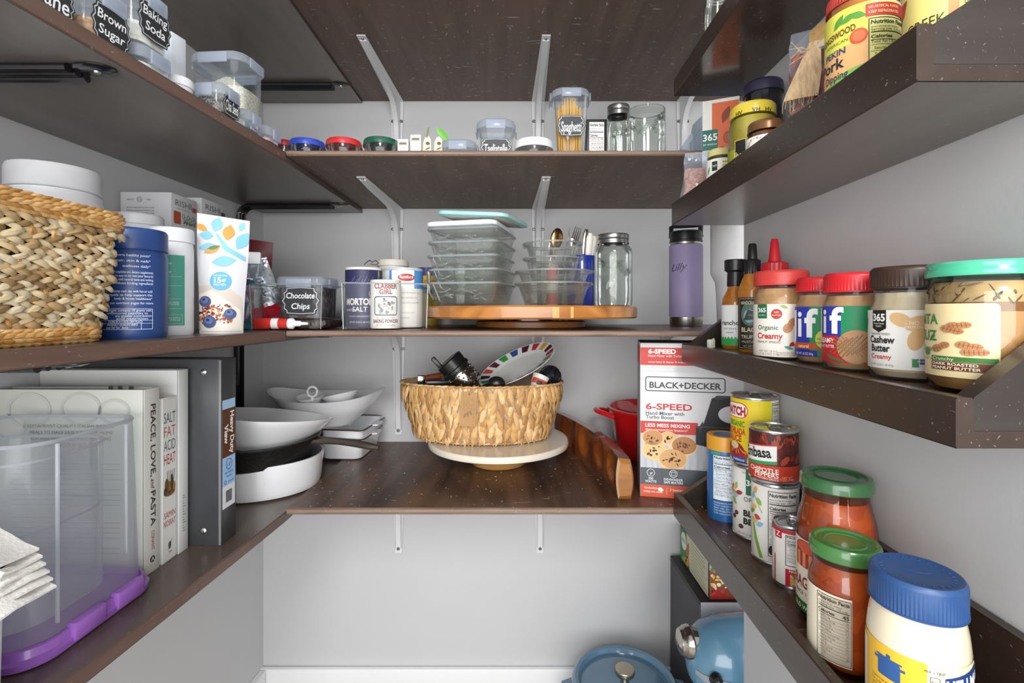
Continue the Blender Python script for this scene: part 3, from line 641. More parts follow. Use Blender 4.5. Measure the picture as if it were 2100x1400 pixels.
# stacked cans
X, Y, r = fit(1502, 1599, Yf=.704); h = .3345+(HY-962)/1000*.704
L = Label(); L.rect(-.045, h*.62, -.012, h*.93, 'f2f2ec', 1); L.text('365', -.016, h*.9, .003, '777777', 2)
for a, b, c, rot in ((-.030, h*.70, 'a8c65a', 1.2), (-.024, h*.62, 'b8302c', .3), (-.031, h*.56, '8fc3dc', .6), (-.034, h*.48, '8cb84a', -.6), (-.040, h*.66, 'd2483c', .9), (-.036, h*.60, 'c9a860', .2)): L.leaf(a, b, .014, .007, rot, c, 2)
for a, b in ((-.029, h*.33), (-.034, h*.27), (-.0205, h*.17)): L.ell(a, b, .0042, .0032, '5a2f1c', 2, 16, .3); L.line(a-.002, b-.001, a+.002, b+.001, .0006, 'a87a5a', 3)
L.rect(-.013, h*.62, .02, h*.96, '1f6b45', 2); L.text('365', -.004, h*.75, .008, 'f4f4ee', 3, bold=.03)
L.text('ORGANIC', -.016, h*.53, .0062, '2a2a2a', 2, 'L'); L.text('BLACK', -.0165, h*.33, .0085, '1a1a1a', 2, 'L', bold=.04); L.text('BEANS', -.0165, h*.22, .0085, '1a1a1a', 2, 'L', bold=.04); L.text('NET WT 15 OZ', -.026, h*.07, .0022, '888888', 2, 'L')
can('white bean can with coloured leaves, under the yellow sauce can', X, Y, r, h, ZT0, L)
z1 = ZT0+h+.0006; X1, Y1, r1 = fit(1498, 1598, D=.826); h1 = (HY-816)/1000*(Y1-r1)-z1
L = Label(); L.rect(-.065, .0046, .012, h1-.0046, 'f0d418', 0); L.rect(.012, .0046, .024, h1-.0046, 'e4d71c', 0)
L.rect(-.048, h1*.68, -.0085, h1*.90, 'c8283a', 2, .010); L.rect(-.047, h1*.69, -.0095, h1*.89, 'f6f2e6', 3, .0095); L.text('HATCH', -.0115, h1*.725, .0118, 'b81f34', 4, 'R', bold=.05, w=.036)
L.text('ORGANIC', -.013, h1*.555, .0082, '3f9a34', 2, 'R', bold=.03, w=.030); L.text('ENCHILADA', -.012, h1*.44, .0092, 'c8482a', 2, 'R', bold=.04, w=.036); L.text('SAUCE', -.0175, h1*.335, .0092, 'c8482a', 2, 'R', bold=.04, w=.027)
L.ell(-.030, h1*.19, .017, .014, '9a1c1e', 3); L.ell(-.026, h1*.155, .018, .010, 'c22a22', 3); L.ell(-.030, h1*.275, .008, .0055, 'd9cf9a', 4)
for i in range(7): L.leaf(-.034+.004*i, h1*.2+.002*sin(i*2), .010, .0012, 1+.3*i, 'e0b860', 5)
L.rect(-.036, h1*.045, -.010, h1*.115, '3450a4', 5); L.text('traditional', -.013, h1*.06, .0036, 'ffffff', 6, 'R', w=.019); L.ell(-.006, h1*.10, .003, .003, 'c9b838', 4)
nutrition(L, .0245, h1*.5, .050, h1*.92, '', 2, 'e9e6d8', '222222', 5)
can('yellow organic enchilada sauce can stacked on a white bean can', X1, Y1, r1, h1, z1, L, paper='efe6c8')
X, Y, r = fit(1540, 1640, Yf=.636); h = .3345+(HY-997)/1000*.636
L = Label()
for a, b, c, rot in ((-.026, h*.88, 'd9a850', 1.1), (-.031, h*.80, '86b8dc', 1.2), (-.020, h*.75, '8cb84a', -.9), (-.029, h*.66, 'e0b84a', .3), (-.023, h*.55, 'c93c34', -.2), (-.033, h*.6, '6a9a3a', .4), (-.019, h*.47, '86b8dc', .5), (-.027, h*.49, 'd9b878', .4)): L.leaf(a, b, .012, .0065, rot, c, 2)
L.poly([(-.033, h*.52), (-.031, h*.53), (-.024, h*.32), (-.014, h*.07), (-.019, h*.06), (-.028, h*.28)], '7fae3c', 2); L.line(-.031, h*.85, -.015, h*.62, .001, '8cb84a', 2)
nutrition(L, -.008, h*.12, .030, h*.92, '', 2, None, '2a2a2a', 10); L.ell(-.004, h*.20, .003, .006, '222222', 4)
can('white bean can with a green stem, under the red chipotle can', X, Y, r, h, ZT0, L)
z1 = ZT0+h+.0006; X1, Y1, r1 = fit(1536, 1638, D=hypot(X, Y)); h1 = (HY-885)/1000*(Y1-r1)-z1
L = Label(); R5 = random.Random(4)
L.rect(-.092, h1*.34, .088, h1-.0046, '4a1c14', 0)
for i in range(60): L.ell(R5.uniform(-.05, .045), R5.uniform(h1*.42, h1*.88), R5.uniform(.003, .008), R5.uniform(.002, .005), R5.choice(['7a2418', '92301c', '5e1a12', 'a8442a', '3c120e']), 1, 12, R5.uniform(0, 3))
L.rect(-.092, .0046, .088, h1*.35, 'c23a22', 3); L.poly([(-.045, h1*.36), (.004, h1*.44), (.004, h1*.72), (-.045, h1*.64)], 'f2f0ea', 4); L.poly([(-.045, h1*.64), (.004, h1*.72), (.004, h1*.75), (-.045, h1*.67)], 'c8303a', 4)
L.poly([(-.045, h1*.30), (.004, h1*.38), (.004, h1*.44), (-.045, h1*.36)], '2a9a5c', 4); L.text('Embasa', -.002, h1*.50, .0130, '1c1c1c', 5, 'R', bold=.03, w=.040, rot=.11)
L.text('CHIPOTLE', .006, h1*.21, .0058, 'f6f0e4', 4, 'R', bold=.02); L.text('PEPPERS', .006, h1*.13, .0058, 'f6f0e4', 4, 'R', bold=.02); L.text('IN ADOBO SAUCE', .006, h1*.08, .0026, 'f6f0e4', 4, 'R'); L.text('NET WT', .017, h1*.13, .0026, 'e8b090', 4); L.text('7 OZ (198g)', .017, h1*.09, .0026, 'e8b090', 4); L.ring(.015, h1*.24, .002, .002, .0004, '7a1c14', 4)
can('chipotle pepper can with red band, stacked on a white bean can', X1, Y1, r1, h1, z1, L, paper='4a1c14')
X, Y, r = fit(1584, 1662, Yf=.583); h = .3345+(HY-1083)/1000*.583
L = Label(); L.rect(-.08, h*.88, .08, h-.0046, 'b82030', 1); L.rect(-.019, h*.78, -.010, h*.90, 'b82030', 2); L.text('Z', -.0145, h*.81, .006, 'ffffff', 3)
nutrition(L, -.006, h*.38, .030, h*.86, '', 2, None, '2a2a2a', 6); L.rect(-.006, h*.06, .030, h*.33, 'c02030', 2); L.text('MAIN COURSE', .010, h*.285, .003, 'ffffff', 3, w=.024); L.rect(-.001, h*.07, .022, h*.265, 'd9a860', 3, .002)
for i in range(20): L.ell(R5.uniform(.001, .020), R5.uniform(h*.09, h*.25), .0022, .0018, R5.choice(['c8782c', 'e4b868', 'a85a28', '8a6a3a', 'efd9a0']), 4, 9)
L.rect(-.05, .0046, -.019, h*.85, 'e4e2da', 1); L.line(-.0195, h*.05, -.0195, h*.5, .002, 'b82030', 2)
can('short white and red tomato can in front of the sauce jars', X, Y, r, h, ZT0, L, paper='efece4')
# pasta sauce jars
SAUCE = speckle('tomato_sauce', 'cc5a1e', 'b94a18', .3, 70, .55, .15); SLID = mat('green_tin_lid', '376a3d', .28, coat=.5); SLID2 = mat('bright_green_tin_lid', '457c3e', .28, coat=.5)
def sauce(label, X, Y, r, h, L, lid, neck=.90, hs=.72, fill=.93):
    root = thing('pasta_sauce_jar', label, 'jar', (X, Y, ZT0), face(X, Y), 'pasta sauce jars on the lowest wall rack'); hb = h-.0135; rn = r*neck*.94
    lathe_part(root, 'jar_body', [(0, 0), (r*.85, 0), (r*.96, .003), (r, .009), (r, hb*hs), (r*.97, hb*(hs+.06)), (r*.88, hb*(hs+.15)), (rn, hb*(hs+.2)), (rn, hb)], JARG)
    lathe_part(root, 'pasta_sauce', [(0, .004), (r*.82, .004), (r*.965, .010), (r*.965, hb*hs), (r*.935, hb*(hs+.06)), (r*.85, hb*(hs+.145)), (rn*.93, hb*(hs+.2)), (rn*.93, hb*fill), (0, hb*fill)], SAUCE)
    k = r*neck
    lathe_part(root, 'lid', [(0, .0112), (k*.55, .0112), (k*.58, .0122), (k*.62, .0112), (k*.80, .0112), (k*.86, .0132), (k*.96, .0132), (k*1.01, .0110), (k*1.02, .006), (k*1.03, .0012), (k*1.0, 0), (0, 0)], lid, hb, 72)
    label_part(root, L, r+.0004, 0, 0); return root
D = .640; X, Y, r = fit(1633, 1803, D=.637); h = .3345+(HY-985)/1000*(Y-.02)
L = Label(); t = h*.565
L.rect(-.058, h*.12, .047, t, 'e9dec6'); nutrition(L, .012, h*.14, .046, t-.003, '', 2, None, '3a3528', 10)
L.ell(-.030, t-.009, .016, .008, '9a2a1e', 2); L.ell(-.030, t-.008, .0135, .006, 'c8502e', 3); L.rect(-.046, t-.030, -.013, t-.012, 'a8341e', 2); [L.rect(-.042+.008*i, t-.029, -.038+.008*i, t-.014, 'd98a5a', 3) for i in range(4)]
L.text('RAGU', -.034, t-.052, .012, '8a2a2c', 3, bold=.02, w=.03); L.text('SINCE 1937', -.034, t-.060, .004, '3a4a3a', 3); L.rect(-.05, t-.078, -.012, t-.067, '2c6a3a', 3); L.text('OLD WORLD', -.030, t-.075, .0045, 'efe6cc', 4, bold=.02); L.text('TRADITIONAL', -.030, t-.084, .004, '3a4a3a', 3); L.text('NET WT 24 OZ', -.030, t-.09, .003, '3a4a3a', 3)
sauce('tall tomato sauce jar with dark green lid, behind the shorter sauce jar', X, Y, r, h, L, SLID, hs=.70)
X, Y, r = fit(1656, 1815, D=.5665); h = .3345+(HY-1133)/1000*(Y-r*.85)
L = Label(); t = h*.655
L.rect(-.050, h*.10, .0055, t-.002, 'e9dfc8'); nutrition(L, -.0235, h*.11, .005, t-.004, '45', 2, 'efe6d0', '3a3528', 12)
sauce('shorter tomato sauce jar with bright green lid and nutrition label', X, Y, r, h, L, SLID2, neck=.95, hs=.74)
# mayonnaise
X, Y, r = fit(1777, 1994, D=.4995); h = .3345+(HY-1186)/1000*(Y-.012)
root = thing('mayonnaise_jar', 'big mayonnaise jar with blue ribbed lid and yellow label', 'jar', (X, Y, ZT0), face(X, Y))
lh = .0255; hb = h-lh
lathe_part(root, 'jar_body', [(0, 0), (r*.88, 0), (r*.97, .004), (r, .010), (r, hb*.70), (r*1.012, hb*.73), (r*1.012, hb*.76), (r, hb*.80), (r*.97, hb*.88), (r*.92, hb*.96), (r*.90, hb)], mat('mayonnaise', 'e9dcc0', .22, coat=.5, var=.03))
screw_lid(root, r*.965, lh, mat('blue_mayo_lid', '2a4d80', .4), hb, .0005, 150)
L = Label(); t = hb*.735
L.rect(-.055, .002, .006, t, 'eebc34', 1, .002); L.rect(.006, .002, .060, t, 'efe0b8', 1); L.rect(-.047, .002, -.0385, t-.004, 'e6e0d0', 2)
L.rect(-.0255, t-.0235, -.0095, t-.0095, '2f5a94', 2, .0015); L.rect(-.0285, t-.0125, -.0255, t-.0105, '2f5a94', 2); L.rect(-.0095, t-.0135, -.0065, t-.0115, '2f5a94', 2); L.rect(-.0265, t-.0095, -.0085, t-.0082, '2f5a94', 2); L.rect(-.0190, t-.0082, -.0160, t-.0055, '2f5a94', 2)
L.para(['SCAN FOR RECIPES', 'For quality, freshness: see', 'refrigerate after opening', 'INGREDIENTS: SOYBEAN OIL, WATER,', 'WHOLE EGGS AND EGG YOLKS, VINEGAR,', 'SALT, SUGAR, LEMON JUICE', 'CONCENTRATE, CALCIUM DISODIUM', 'EDTA, NATURAL FLAVORS.', 'GLUTEN FREE', 'DISTRIBUTED BY FOODS CO'], -.031, t-.0285, .0016, .0030, '6a4a18', 2, 'L', wmax=.030)
L.text('PER 1 TBSP', .0105, t-.006, .0018, '3a3a4a', 2)
for i, q in enumerate(('90 CAL', '1.5g', '95mg', '0g')): L.frame(.0075, t-.017-.0105*i, .0135, t-.0085-.0105*i, .0004, '5a5a6a', 2, .001); L.text(q, .0105, t-.013-.0105*i, .0020, '2a2a3a', 3, wmax=.0045)
L.poly([(.0165, t-.008), (.052, t-.001), (.052, t-.024), (.0165, t-.026)], '22407e', 3); L.text("HELLMANN'S", .018, t-.018, .0085, 'f4f4f4', 4, 'L', bold=.04, w=.050, rot=.12); L.line(.0165, t-.0225, .05, t-.0195, .0008, 'f4f4f4', 4); L.ring(.026, t-.022, .004, .003, .0007, 'f4f4f4', 5)
L.rect(.0165, .002, .052, t-.028, 'f0b428', 2); L.text('REAL', .020, t-.042, .0085, '6a3a18', 3, 'L', bold=.02)
label_part(root, L, r+.0006, 0, 0)
m = MB()
for i in range(26):
    a = 2*pi*i/26+.3
    if i % 9 == 8: continue
    m.box(-.0006, .0006, -.0013, .0013, 0, .0005, mat('blue_mayo_lid', '', .4), .0002, Matrix.Translation((r*.72*cos(a), r*.72*sin(a), h-.0007)) @ Matrix.Rotation(a+pi/2, 4, 'Z'))
m.prism([(-.010, -.002), (-.002, .001), (.004, .000), (.010, .003), (.006, -.001), (.000, -.0025)], h-.0008, h-.0001, mat('blue_mayo_lid', '', .4))
part(m, 'lid_embossing', root)
# ================================================================ UPPER RIGHT RACK (ZT2)
YLID = mat('yellow_tin_lid', 'd9c23a', .3, coat=.4); PLID = mat('dark_plum_lid', '2c2743', .4); BLID = mat('bronze_tin_lid', '7a5332', .3, .4)
def rackjar(label, X, Y, r, top, content, lid, lidh, L, z=ZT2, a0=0, neck=.88, hs=.74, rib=0, fill=.92, cm=None, group='jars on the high right rack'):
    root = thing('food_jar', label, 'jar', (X, Y, z), face(X, Y), group); h = top-z; hb = h-lidh; rn = r*neck
    lathe_part(root, 'jar_body', [(0, 0), (r*.88, 0), (r*.97, .0025), (r, .006), (r, hb*hs), (r*.97, hb*(hs+.07)), ((r+rn)/2, hb*(hs+.13)), (rn, hb*(hs+.18)), (rn, hb)], JARG)
    lathe_part(root, 'contents', [(0, .003), (r*.86, .003), (r*.965, .008), (r*.965, hb*hs), (r*.935, hb*(hs+.07)), (rn*.97, hb*(hs+.17)), (rn*.95, hb*fill), (0, hb*fill)], content)
    screw_lid(root, r*neck*1.06, lidh, lid, hb, rib)
    if L: label_part(root, L, r+.0004, a0, 0)
    return root
def tz(py, Y): return (HY-py)/1000*Y
# duck sauce
X, Y, r = fit(1692, 1847, D=.5655); h = tz(-16, Y-r)-ZT2
L = Label(); lo, hi = .012, h-.006
L.rect(-.06, lo, .008, hi, 'e8e25c'); L.rect(.008, lo, .042, hi, 'e6e48c', 1)
L.poly([(-.06, lo), (.012, lo), (.012, lo+.034), (-.01, lo+.030), (-.03, lo+.022), (-.06, lo+.016)], '86bb52', 2)
L.poly([(-.05, lo+.02), (-.02, lo+.026), (.008, lo+.034), (.008, lo+.055), (-.05, lo+.048)], 'f0b878', 1.5)
L.text('KINGSWOOD', -.004, hi-.0225, .0058, '6a3a1c', 3, 'R', bold=.02, w=.034, rot=.08); L.text('AMERICAN', -.010, hi-.030, .0030, '5a7a2c', 3, 'R', w=.022)
L.text('PEKIN', -.012, hi-.040, .0058, '2c4a6a', 3, 'R', bold=.02); L.text('Pork', -.013, hi-.052, .010, '1c2c3c', 3, 'R', bold=.02); L.text('Dipping', -.010, hi-.062, .0068, '1c3c5c', 3, 'R', bold=.01, w=.024); L.text('SAUCE', -.010, hi-.070, .0050, 'b03a2c', 3, 'R')
L.ell(-.002, hi-.029, .0068, .0068, 'd9542c', 3); L.ell(-.002, hi-.029, .0050, .0050, 'f0784a', 4)
for i, q in enumerate((-.014, -.009, -.004)): L.poly([(q-.0028, lo+.017), (q+.0028, lo+.017), (q+.0028, lo+.0205), (q, lo+.0235), (q-.0028, lo+.0205)], ('b05a8a', 'e9e0d0', 'c86a3a')[i], 4)
for q, rr in ((-.018, .9), (-.010, .4), (-.003, -.3)): L.leaf(q, hi-.010, .014, .006, rr, '5a9a3a', 3)
L.rect(.003, hi-.014, .042, hi-.003, 'c22f28', 4); L.text('NO ARTIFICIAL FLAVORS', .005, hi-.0075, .0024, 'ffe9a0', 5, 'L', w=.026); L.text('KEEP REFRIGERATED', .005, hi-.012, .0024, 'ffe9a0', 5, 'L', w=.026)
nutrition(L, .005, lo+.006, .040, hi-.016, '', 4, 'e2e08a', '2a2a1c', 7)
rackjar('duck sauce jar with yellow label and red lid at the front of the high rack', X, Y, r, tz(-52, Y-r), mat('duck_sauce', 'd88a3c', .2), mat('red_check_lid', 'c03a2c', .35), .014, L, hs=.9, neck=.92, rib=.0012)
# tahini
X, Y, r = fit(1852, 2014, D=.487); h = tz(-40, Y)-ZT2
L = Label(); hi = h*.93; k = tz(30, Y-r)-ZT2; L.rect(-.06, .01, .05, hi, 'ecd87c'); L.text('GREEK', -.0215, k-.003, .0075, '2c3a1c', 3, 'L', w=.024); L.text('TAHINI', -.026, k-.016, .0075, '2c3a1c', 3, 'L', w=.022)
L.poly([(-.05, k+.012), (-.026, k+.016), (-.022, k+.026), (-.05, k+.026)], 'c22f28', 3); L.rect(.004, .01, .010, hi, 'd88a4a', 2); L.para(['INGREDIENTS SESAME', 'DISTRIBUTED BY'], .013, k+.012, .0024, .004, '3a3a1c', 3, 'L')
rackjar('jar with a cream and red Greek tahini label, nearest on the high rack', X, Y, r, tz(-120, Y), mat('tahini', 'c9a86a', .3), YLID, .014, L, hs=.92)
# mustard
X, Y, r = fit(1493, 1596, D=.726); h = tz(212, Y-r)-ZT2; k = tz(250, Y-r)-ZT2
L = Label(); L.rect(-.05, .004, .045, k-.028, '9aa02c', 1); L.rect(-.0225, k-.050, -.0075, k-.018, '1c1c1a', 2); L.frame(-.0225, k-.050, -.0075, k-.018, .0008, 'd9cf5c', 3); L.text('live', -.0085, k-.042, .0090, 'f0e68a', 3, 'R', bold=.02, w=.015)
L.text('STONE', -.010, k-.060, .0042, 'f0f0a0', 3); L.text('FRESH', -.007, k-.068, .0060, 'f0f0a0', 3, bold=.02); L.leaf(.003, k-.028, .012, .006, 1.2, 'd9cf6a', 2); L.leaf(-.001, k-.036, .010, .005, 1.9, 'd9cf6a', 2)
root = rackjar('mustard jar with yellow lid and black and olive label', X, Y, r, tz(200, Y-r), mat('pale_mustard', 'c2b04a', .3), YLID, .0155, L, hs=.80)
m = Label(); [m.text(t, x, .0035, .005, '2a2a1c', 1, bold=.02) for t, x in (('HV', -.017), ('VH', .004), ('HV', .02))]; part(m.build(MB(), r*.88*1.06+.0003, 0, h-.012), 'lid_print', root)
# plum-lidded jar
X, Y, r = .372, .722, .027
L = Label(); L.rect(-.04, .006, .04, .082, '2c3048'); L.text('Pastry', .014, .071, .0045, 'e8e8f0', 2); L.leaf(-.002, .066, .012, .005, .2, 'a8b83a', 2)
rackjar('dark jar with plum-coloured lid behind the mustard jar', X, Y, r, tz(172, Y), mat('dark_jam', '2c2038', .2), PLID, .017, L, neck=.93)
# small jars by the lip
X, Y, r = fit(1530, 1612, D=.664); k = tz(262, Y-r)-ZT2
L = Label(); L.rect(-.04, .003, .04, k-.006, 'efe9de'); [L.text(t, -.0115+.010*cos(a), k-.020+.010*sin(a), .0030, '5a4a3a', 2, rot=a-pi/2) for t, a in zip('ADRIATIC', [2.7-.33*i for i in range(8)])]
for i in range(5): L.leaf(-.0125+.0035*(i-2)*.7, k-.022-abs(i-2)*.001, .005, .0018, pi/2+.5*(i-2), '3a2a22', 2)
L.text('FIG', -.012, k-.034, .004, '3a2a22', 2); L.text('GMO', .004, k-.010, .0022, 'a84a2c', 2); L.text('FREE', .004, k-.013, .0022, 'a84a2c', 2)
rackjar('small jar with bronze lid and white fig label at the lip of the high rack', X, Y, r, tz(238, Y-r), mat('fig_spread', '7a4a24', .2), BLID, .012, L, hs=.78)
X, Y, r = fit(1449, 1506, D=.805); k = tz(320, Y-r)-ZT2
L = Label(); L.rect(-.04, .003, .03, k-.002, 'ecebdf'); L.rect(-.012, k-.020, -.004, k-.006, '2a2a28', 2, .001); L.text('365', -.008, k-.014, .003, 'f0f0e8', 3); L.leaf(-.018, k-.018, .014, .003, 1.2, '4a9a4a', 2)
for i in range(9): L.ell(.004+.003*(i % 3), k-.008-.005*(i//3), .0014, .0018, 'c9b03a', 2, 10)
rackjar('small jar with pale yellow lid and white label beside the pink salt bag', X, Y, r, tz(300, Y-r), mat('pickle_green', 'a8a05a', .3), mat('pale_yellow_lid', 'd8d08a', .35), .011, L, hs=.75)
# 365 carton
g = lambda px, Y: (px-CX)/F*Y
root = thing('food_carton', 'orange and white carton with green spine standing behind the small jars', 'carton', (.352, .822, ZT2), -.42)
mb = MB().box(-.0285, .0285, -.010, .010, 0, .178, mat('carton_white', 'eceae4', .45), .0008); part(mb, 'box', root)
L = Label(); L.rect(-.0135, .070, .0275, .172, 'd8683a', 1); L.rect(-.0285, .094, -.0045, .128, '1f6b5a', 2); L.text('365', -.0165, .110, .011, 'f0f0ea', 3, bold=.02); L.text('BY WHOLE', -.0165, .102, .003, 'f0f0ea', 3)
for x, y, q in ((.010, .112, .006), (.002, .090, .005), (.012, .085, .004)): L.ell(x, y, q, q*1.6, 'b84a24', 2); L.ring(x, y, q, q*1.6, .0008, '7a2c14', 3)
L.leaf(.008, .15, .03, .012, 1.2, '8a3a1c', 2); L.text('SOUP', -.008, .065, .006, '2a2a2a', 2)
T = Matrix.Translation((0, -.0101, 0)); part(L.build(MB(), T=T), 'printed_front', root)
L = Label(); L.rect(-.0092, .002, .0092, .176, '8ec83c', 1); part(L.build(MB(), T=Matrix.Translation((.0286, 0, 0)) @ Matrix.Rotation(pi/2, 4, 'Z')), 'printed_side', root)
# pink salt bag
def bag(mb, w, d, h, m, puff=1., top=.002, n=10, seed=1, lean=0, crimp=.0):
    R_ = random.Random(seed); rings = []
    for i in range(n+1):
        t = i/n; k = (sin(pi*min(1, t*1.15+.12))**.55)*(1-.0*t); dd = max(top, d*k*(1-t**3)*puff)
        ww = w*(.94+.06*sin(t*9)) ; row = []
        for x, y in oval(ww/2, dd/2, 28):
            x2 = max(-ww/2, min(ww/2, x*1.15)); row.append((x2+lean*t+R_.uniform(-1, 1)*crimp, y+R_.uniform(-1, 1)*crimp*1.2, h*t))
        rings.append(row)
    return mb.loft(rings, m)
root = thing('salt_bag', 'clear bag of pink salt slumped at the far end of the high rack', 'bag', (.304, .815, ZT2), -.3)
part(bag(MB(), .040, .030, .062, speckle('pink_salt', 'd9a48e', 'c07a62', .5, 300, .6, .4), 1, .004, 10, 2, .006, .0012), 'salt', root)
part(bag(MB(), .046, .036, .088, CLEARB, 1, .002, 10, 3, .010, .0018), 'bag_film', root)
# burlap pouch
root = thing('burlap_pouch', 'red bean bag tied with a strip of cream burlap, on the high right rack', 'bag', (.352, .568, ZT2), face(.352, .568))
BUR = mat('burlap', 'd2b48c', .9, var=.22, scale=350, bump=.6, bscale=500, stretch=(1, 1, .25)); BUR2 = mat('burlap_inside', 'b8925c', .9, var=.2, scale=300, bump=.5, bscale=500)
part(bag(MB(), .056, .042, .125, speckle('red_beans', '7c2a1e', 'b8543c', .3, 110, .6, .6), 1, .008, 12, 5, .004, .001), 'beans', root)
part(bag(MB(), .060, .048, .150, CLEARB, 1, .010, 12, 6, .006, .0016), 'bag_film', root)
mb = MB(); k0 = tz(195, .54)-ZT2; k1 = tz(96, .54)-ZT2; k2 = tz(30, .54)-ZT2
def strip(pts, th, m, mb=mb):
    R_ = []
    for (x, y, z, w) in pts: R_.append([(x-w/2, y, z), (x-w/4, y-.0012, z), (x, y-.0022, z), (x+w/4, y-.0012, z), (x+w/2, y, z), (x+w/4, y+th-.001, z), (x, y+th-.002, z), (x-w/4, y+th-.001, z)])
    mb.loft(R_, m)
strip([(-.013, -.031, k0, .034), (-.011, -.033, k0+.008, .032), (-.006, -.032, (k0+k1)/2, .026), (-.001, -.026, k1, .015), (.001, -.020, k1+.012, .012)], .003, BUR)
strip([(.001, -.018, k1+.008, .011), (.004, -.018, k1+.018, .018), (.010, -.016, k2-.010, .029), (.014, -.012, k2-.004, .026), (.010, -.010, k2, .012)], .010, BUR2)
for i in range(16): x = -.029+.0021*i; mb.tube([(x, -.032, k0+.002), (x+random.uniform(-.003, .003), -.034, k0-.006), (x+random.uniform(-.006, .006), -.033, k0-random.uniform(.008, .018))], .0003, BUR, 4)
for i in range(9): mb.tube([(-.004, -.026, k1), (-.012, -.028, k1+.006*sin(i)), (-.022+random.uniform(-.004, .004), -.026, k1+random.uniform(-.012, .016))], .00028, BUR, 4)
part(mb, 'burlap_strip', root)
mb = MB()
for q in (-.004, .0, .004): mb.tube([(.002, -.025, k1+.002), (.012, -.030, k1+.006+q), (.024, -.028, k1+.002+q*1.5), (.034, -.020, k1-.004+q*2)], .0016, mat('raffia_tie', 'd8cbb4', .6), 6)
part(mb, 'raffia_tie', root)
# jar on the topmost rack
X, Y, r = .333, .782, .0225
root = thing('glass_jar', 'clear glass jar standing on the topmost right rack', 'jar', (X, Y, ZT3), 0)
h = tz(-20, Y)-ZT3; lathe_part(root, 'jar_body', [(0, 0), (r*.9, 0), (r, .004), (r, h*.8), (r*.85, h*.9), (r*.85, h)], JARG); 
mb = MB()
for q in range(4): mb.lathe([(r*.86, h*.9+.005*q), (r*.90, h*.9+.0025+.005*q), (r*.86, h*.9+.005+.005*q)], JARG, 40)
part(mb, 'neck_thread', root)

# ================================================================ CONTAINERS ON THE UPPER SHELVES
def container(label, cx, Y, w, d, h, z, rz=0, wt=None, content=None, fill=.6, heap=0., L=None, lz=None, clips=True, lidm=None, group='clear chalk-labelled food containers', body=None, lidh=.016, cr=.3, lid_out=.003, name='food_container'):
    "tapered clear box with rounded corners, clip lid, contents and an optional sticker on the local -Y side"
    root = thing(name, label, 'container', (cx, Y, z), rz, group); wt = wt or 1.0
    body = body or CLEAR; lidm = lidm or glass('cloudy_lid', 'f2f5fa', .3, .12, milk=.42, milkc='dbe3ee', gl=.35); hb = h-lidh; R_ = []
    w0, d0 = w/ max(wt, 1)*.99, d/max(wt, 1)*.99
    sec = lambda t, i=0: [(x, y) for x, y in rrect(w0+(w-w0)*t-2*i, d0+(d-d0)*t-2*i, min(w, d)*cr-i, 6)]
    for t, i, zz in ((0, .005, 0), (0, .001, .0015), (.02, 0, .006), (.5, 0, hb*.5), (1, 0, hb*.97), (1, -.0015, hb)): R_.append([(x, y, zz) for x, y in sec(t, i)])
    part(MB().loft(R_, body, True, False), 'box_body', root)
    if content:
        R_ = []
        for t in (0, .25, .5, .75, 1): R_.append([(x, y, .0025+(hb*fill-.0025)*t) for x, y in sec(t*fill, .0018)])
        k = len(R_[-1])
        for s_ in (.75, .45, .15): R_.append([(x*s_, y*s_, hb*fill+heap*(1-s_)**1.2) for x, y in sec(fill, .0018)])
        part(MB().loft(R_, content), 'contents', root)
    R_ = []
    for i, zz in ((-.0022, -.006), (-lid_out, -.005), (-lid_out, .004), (-lid_out*.4, .0085), (.002, .0105), (.006, .0105), (.009, .0085), (.012, lidh*.55)): R_.append([(x, y, hb+zz) for x, y in sec(1, i)])
    lid_ = part(MB().loft(R_, lidm, False, True), 'lid', root)
    if clips:
        for a in range(4):
            ww = (w if a % 2 == 0 else d)*.27; dd = (d if a % 2 == 0 else w)/2+lid_out
            part(MB().box(-ww, ww, -dd-.0028, -dd+.0002, hb-.011, hb+.006, lidm, .0014, Matrix.Rotation(a*pi/2, 4, 'Z')), 'clip', lid_)
    if L:
        tl = atan2((w-w0)/2, hb); part(L.build(MB(), T=Matrix.Translation((0, -d0/2-.0006, 0)) @ Matrix.Rotation(tl, 4, 'X')), 'chalk_label', root)
    return root
WHT = mat('white_plastic', 'e4e5e8', .35); FLOUR = speckle('flour', 'e9e6dd', 'd9d5c8', .8, 200, .6, .1); RICE = speckle('rice', 'efece0', 'cfccb8', .6, 420, .75, .5)
SUGAR = speckle('brown_sugar', 'c9a885', 'b08a62', .8, 260, .6, .3); CHIA = speckle('chia', '8f8a86', '4a4644', .7, 520, .65, .4)
# left shelf ZL2 -- boxes stand along the front edge, stickers turned to the aisle
def lbox(label, xf, y0, y1, w, ztop, tex=None, z=ZL2, **k):
    "box whose aisle face lies at X = xf between depths y0..y1"
    L = None
    if tex:
        lb, lw, lh, lc = tex; L = Label(); plaque(L, 0, lc, lw, lh, lb)
    k.setdefault('lidh', .012)
    return container(label, xf-w/2, (y0+y1)/2, y1-y0, w, ztop-z, z, pi/2-.07, L=L, **k)
lbox('labelled canister at the left edge of the picture, lettered Cane', -.436, .436, .488, .055, .345, (['Cane'], .048, .030, .014), content=SUGAR, fill=.7)
lbox('labelled canister lettered Brown Sugar', -.431, .5, .553, .060, .345, (['Brown', 'Sugar'], .047, .040, .0215), content=SUGAR, fill=.45)
lbox('wide clear container under the Baking Soda canister', -.425, .560, .614, .062, .3135, None, content=FLOUR, fill=.45)
lbox('canister lettered Baking Soda, stacked on a wide container', -.428, .560, .612, .058, .381, (['Baking', 'Soda'], .049, .043, .031), z=.3137, content=FLOUR, fill=.45)
rt = thing('food_tub', 'white lidded tub between the Baking Soda stack and the chia seed', 'tub', (-.448, .651, ZL2), 0, None)
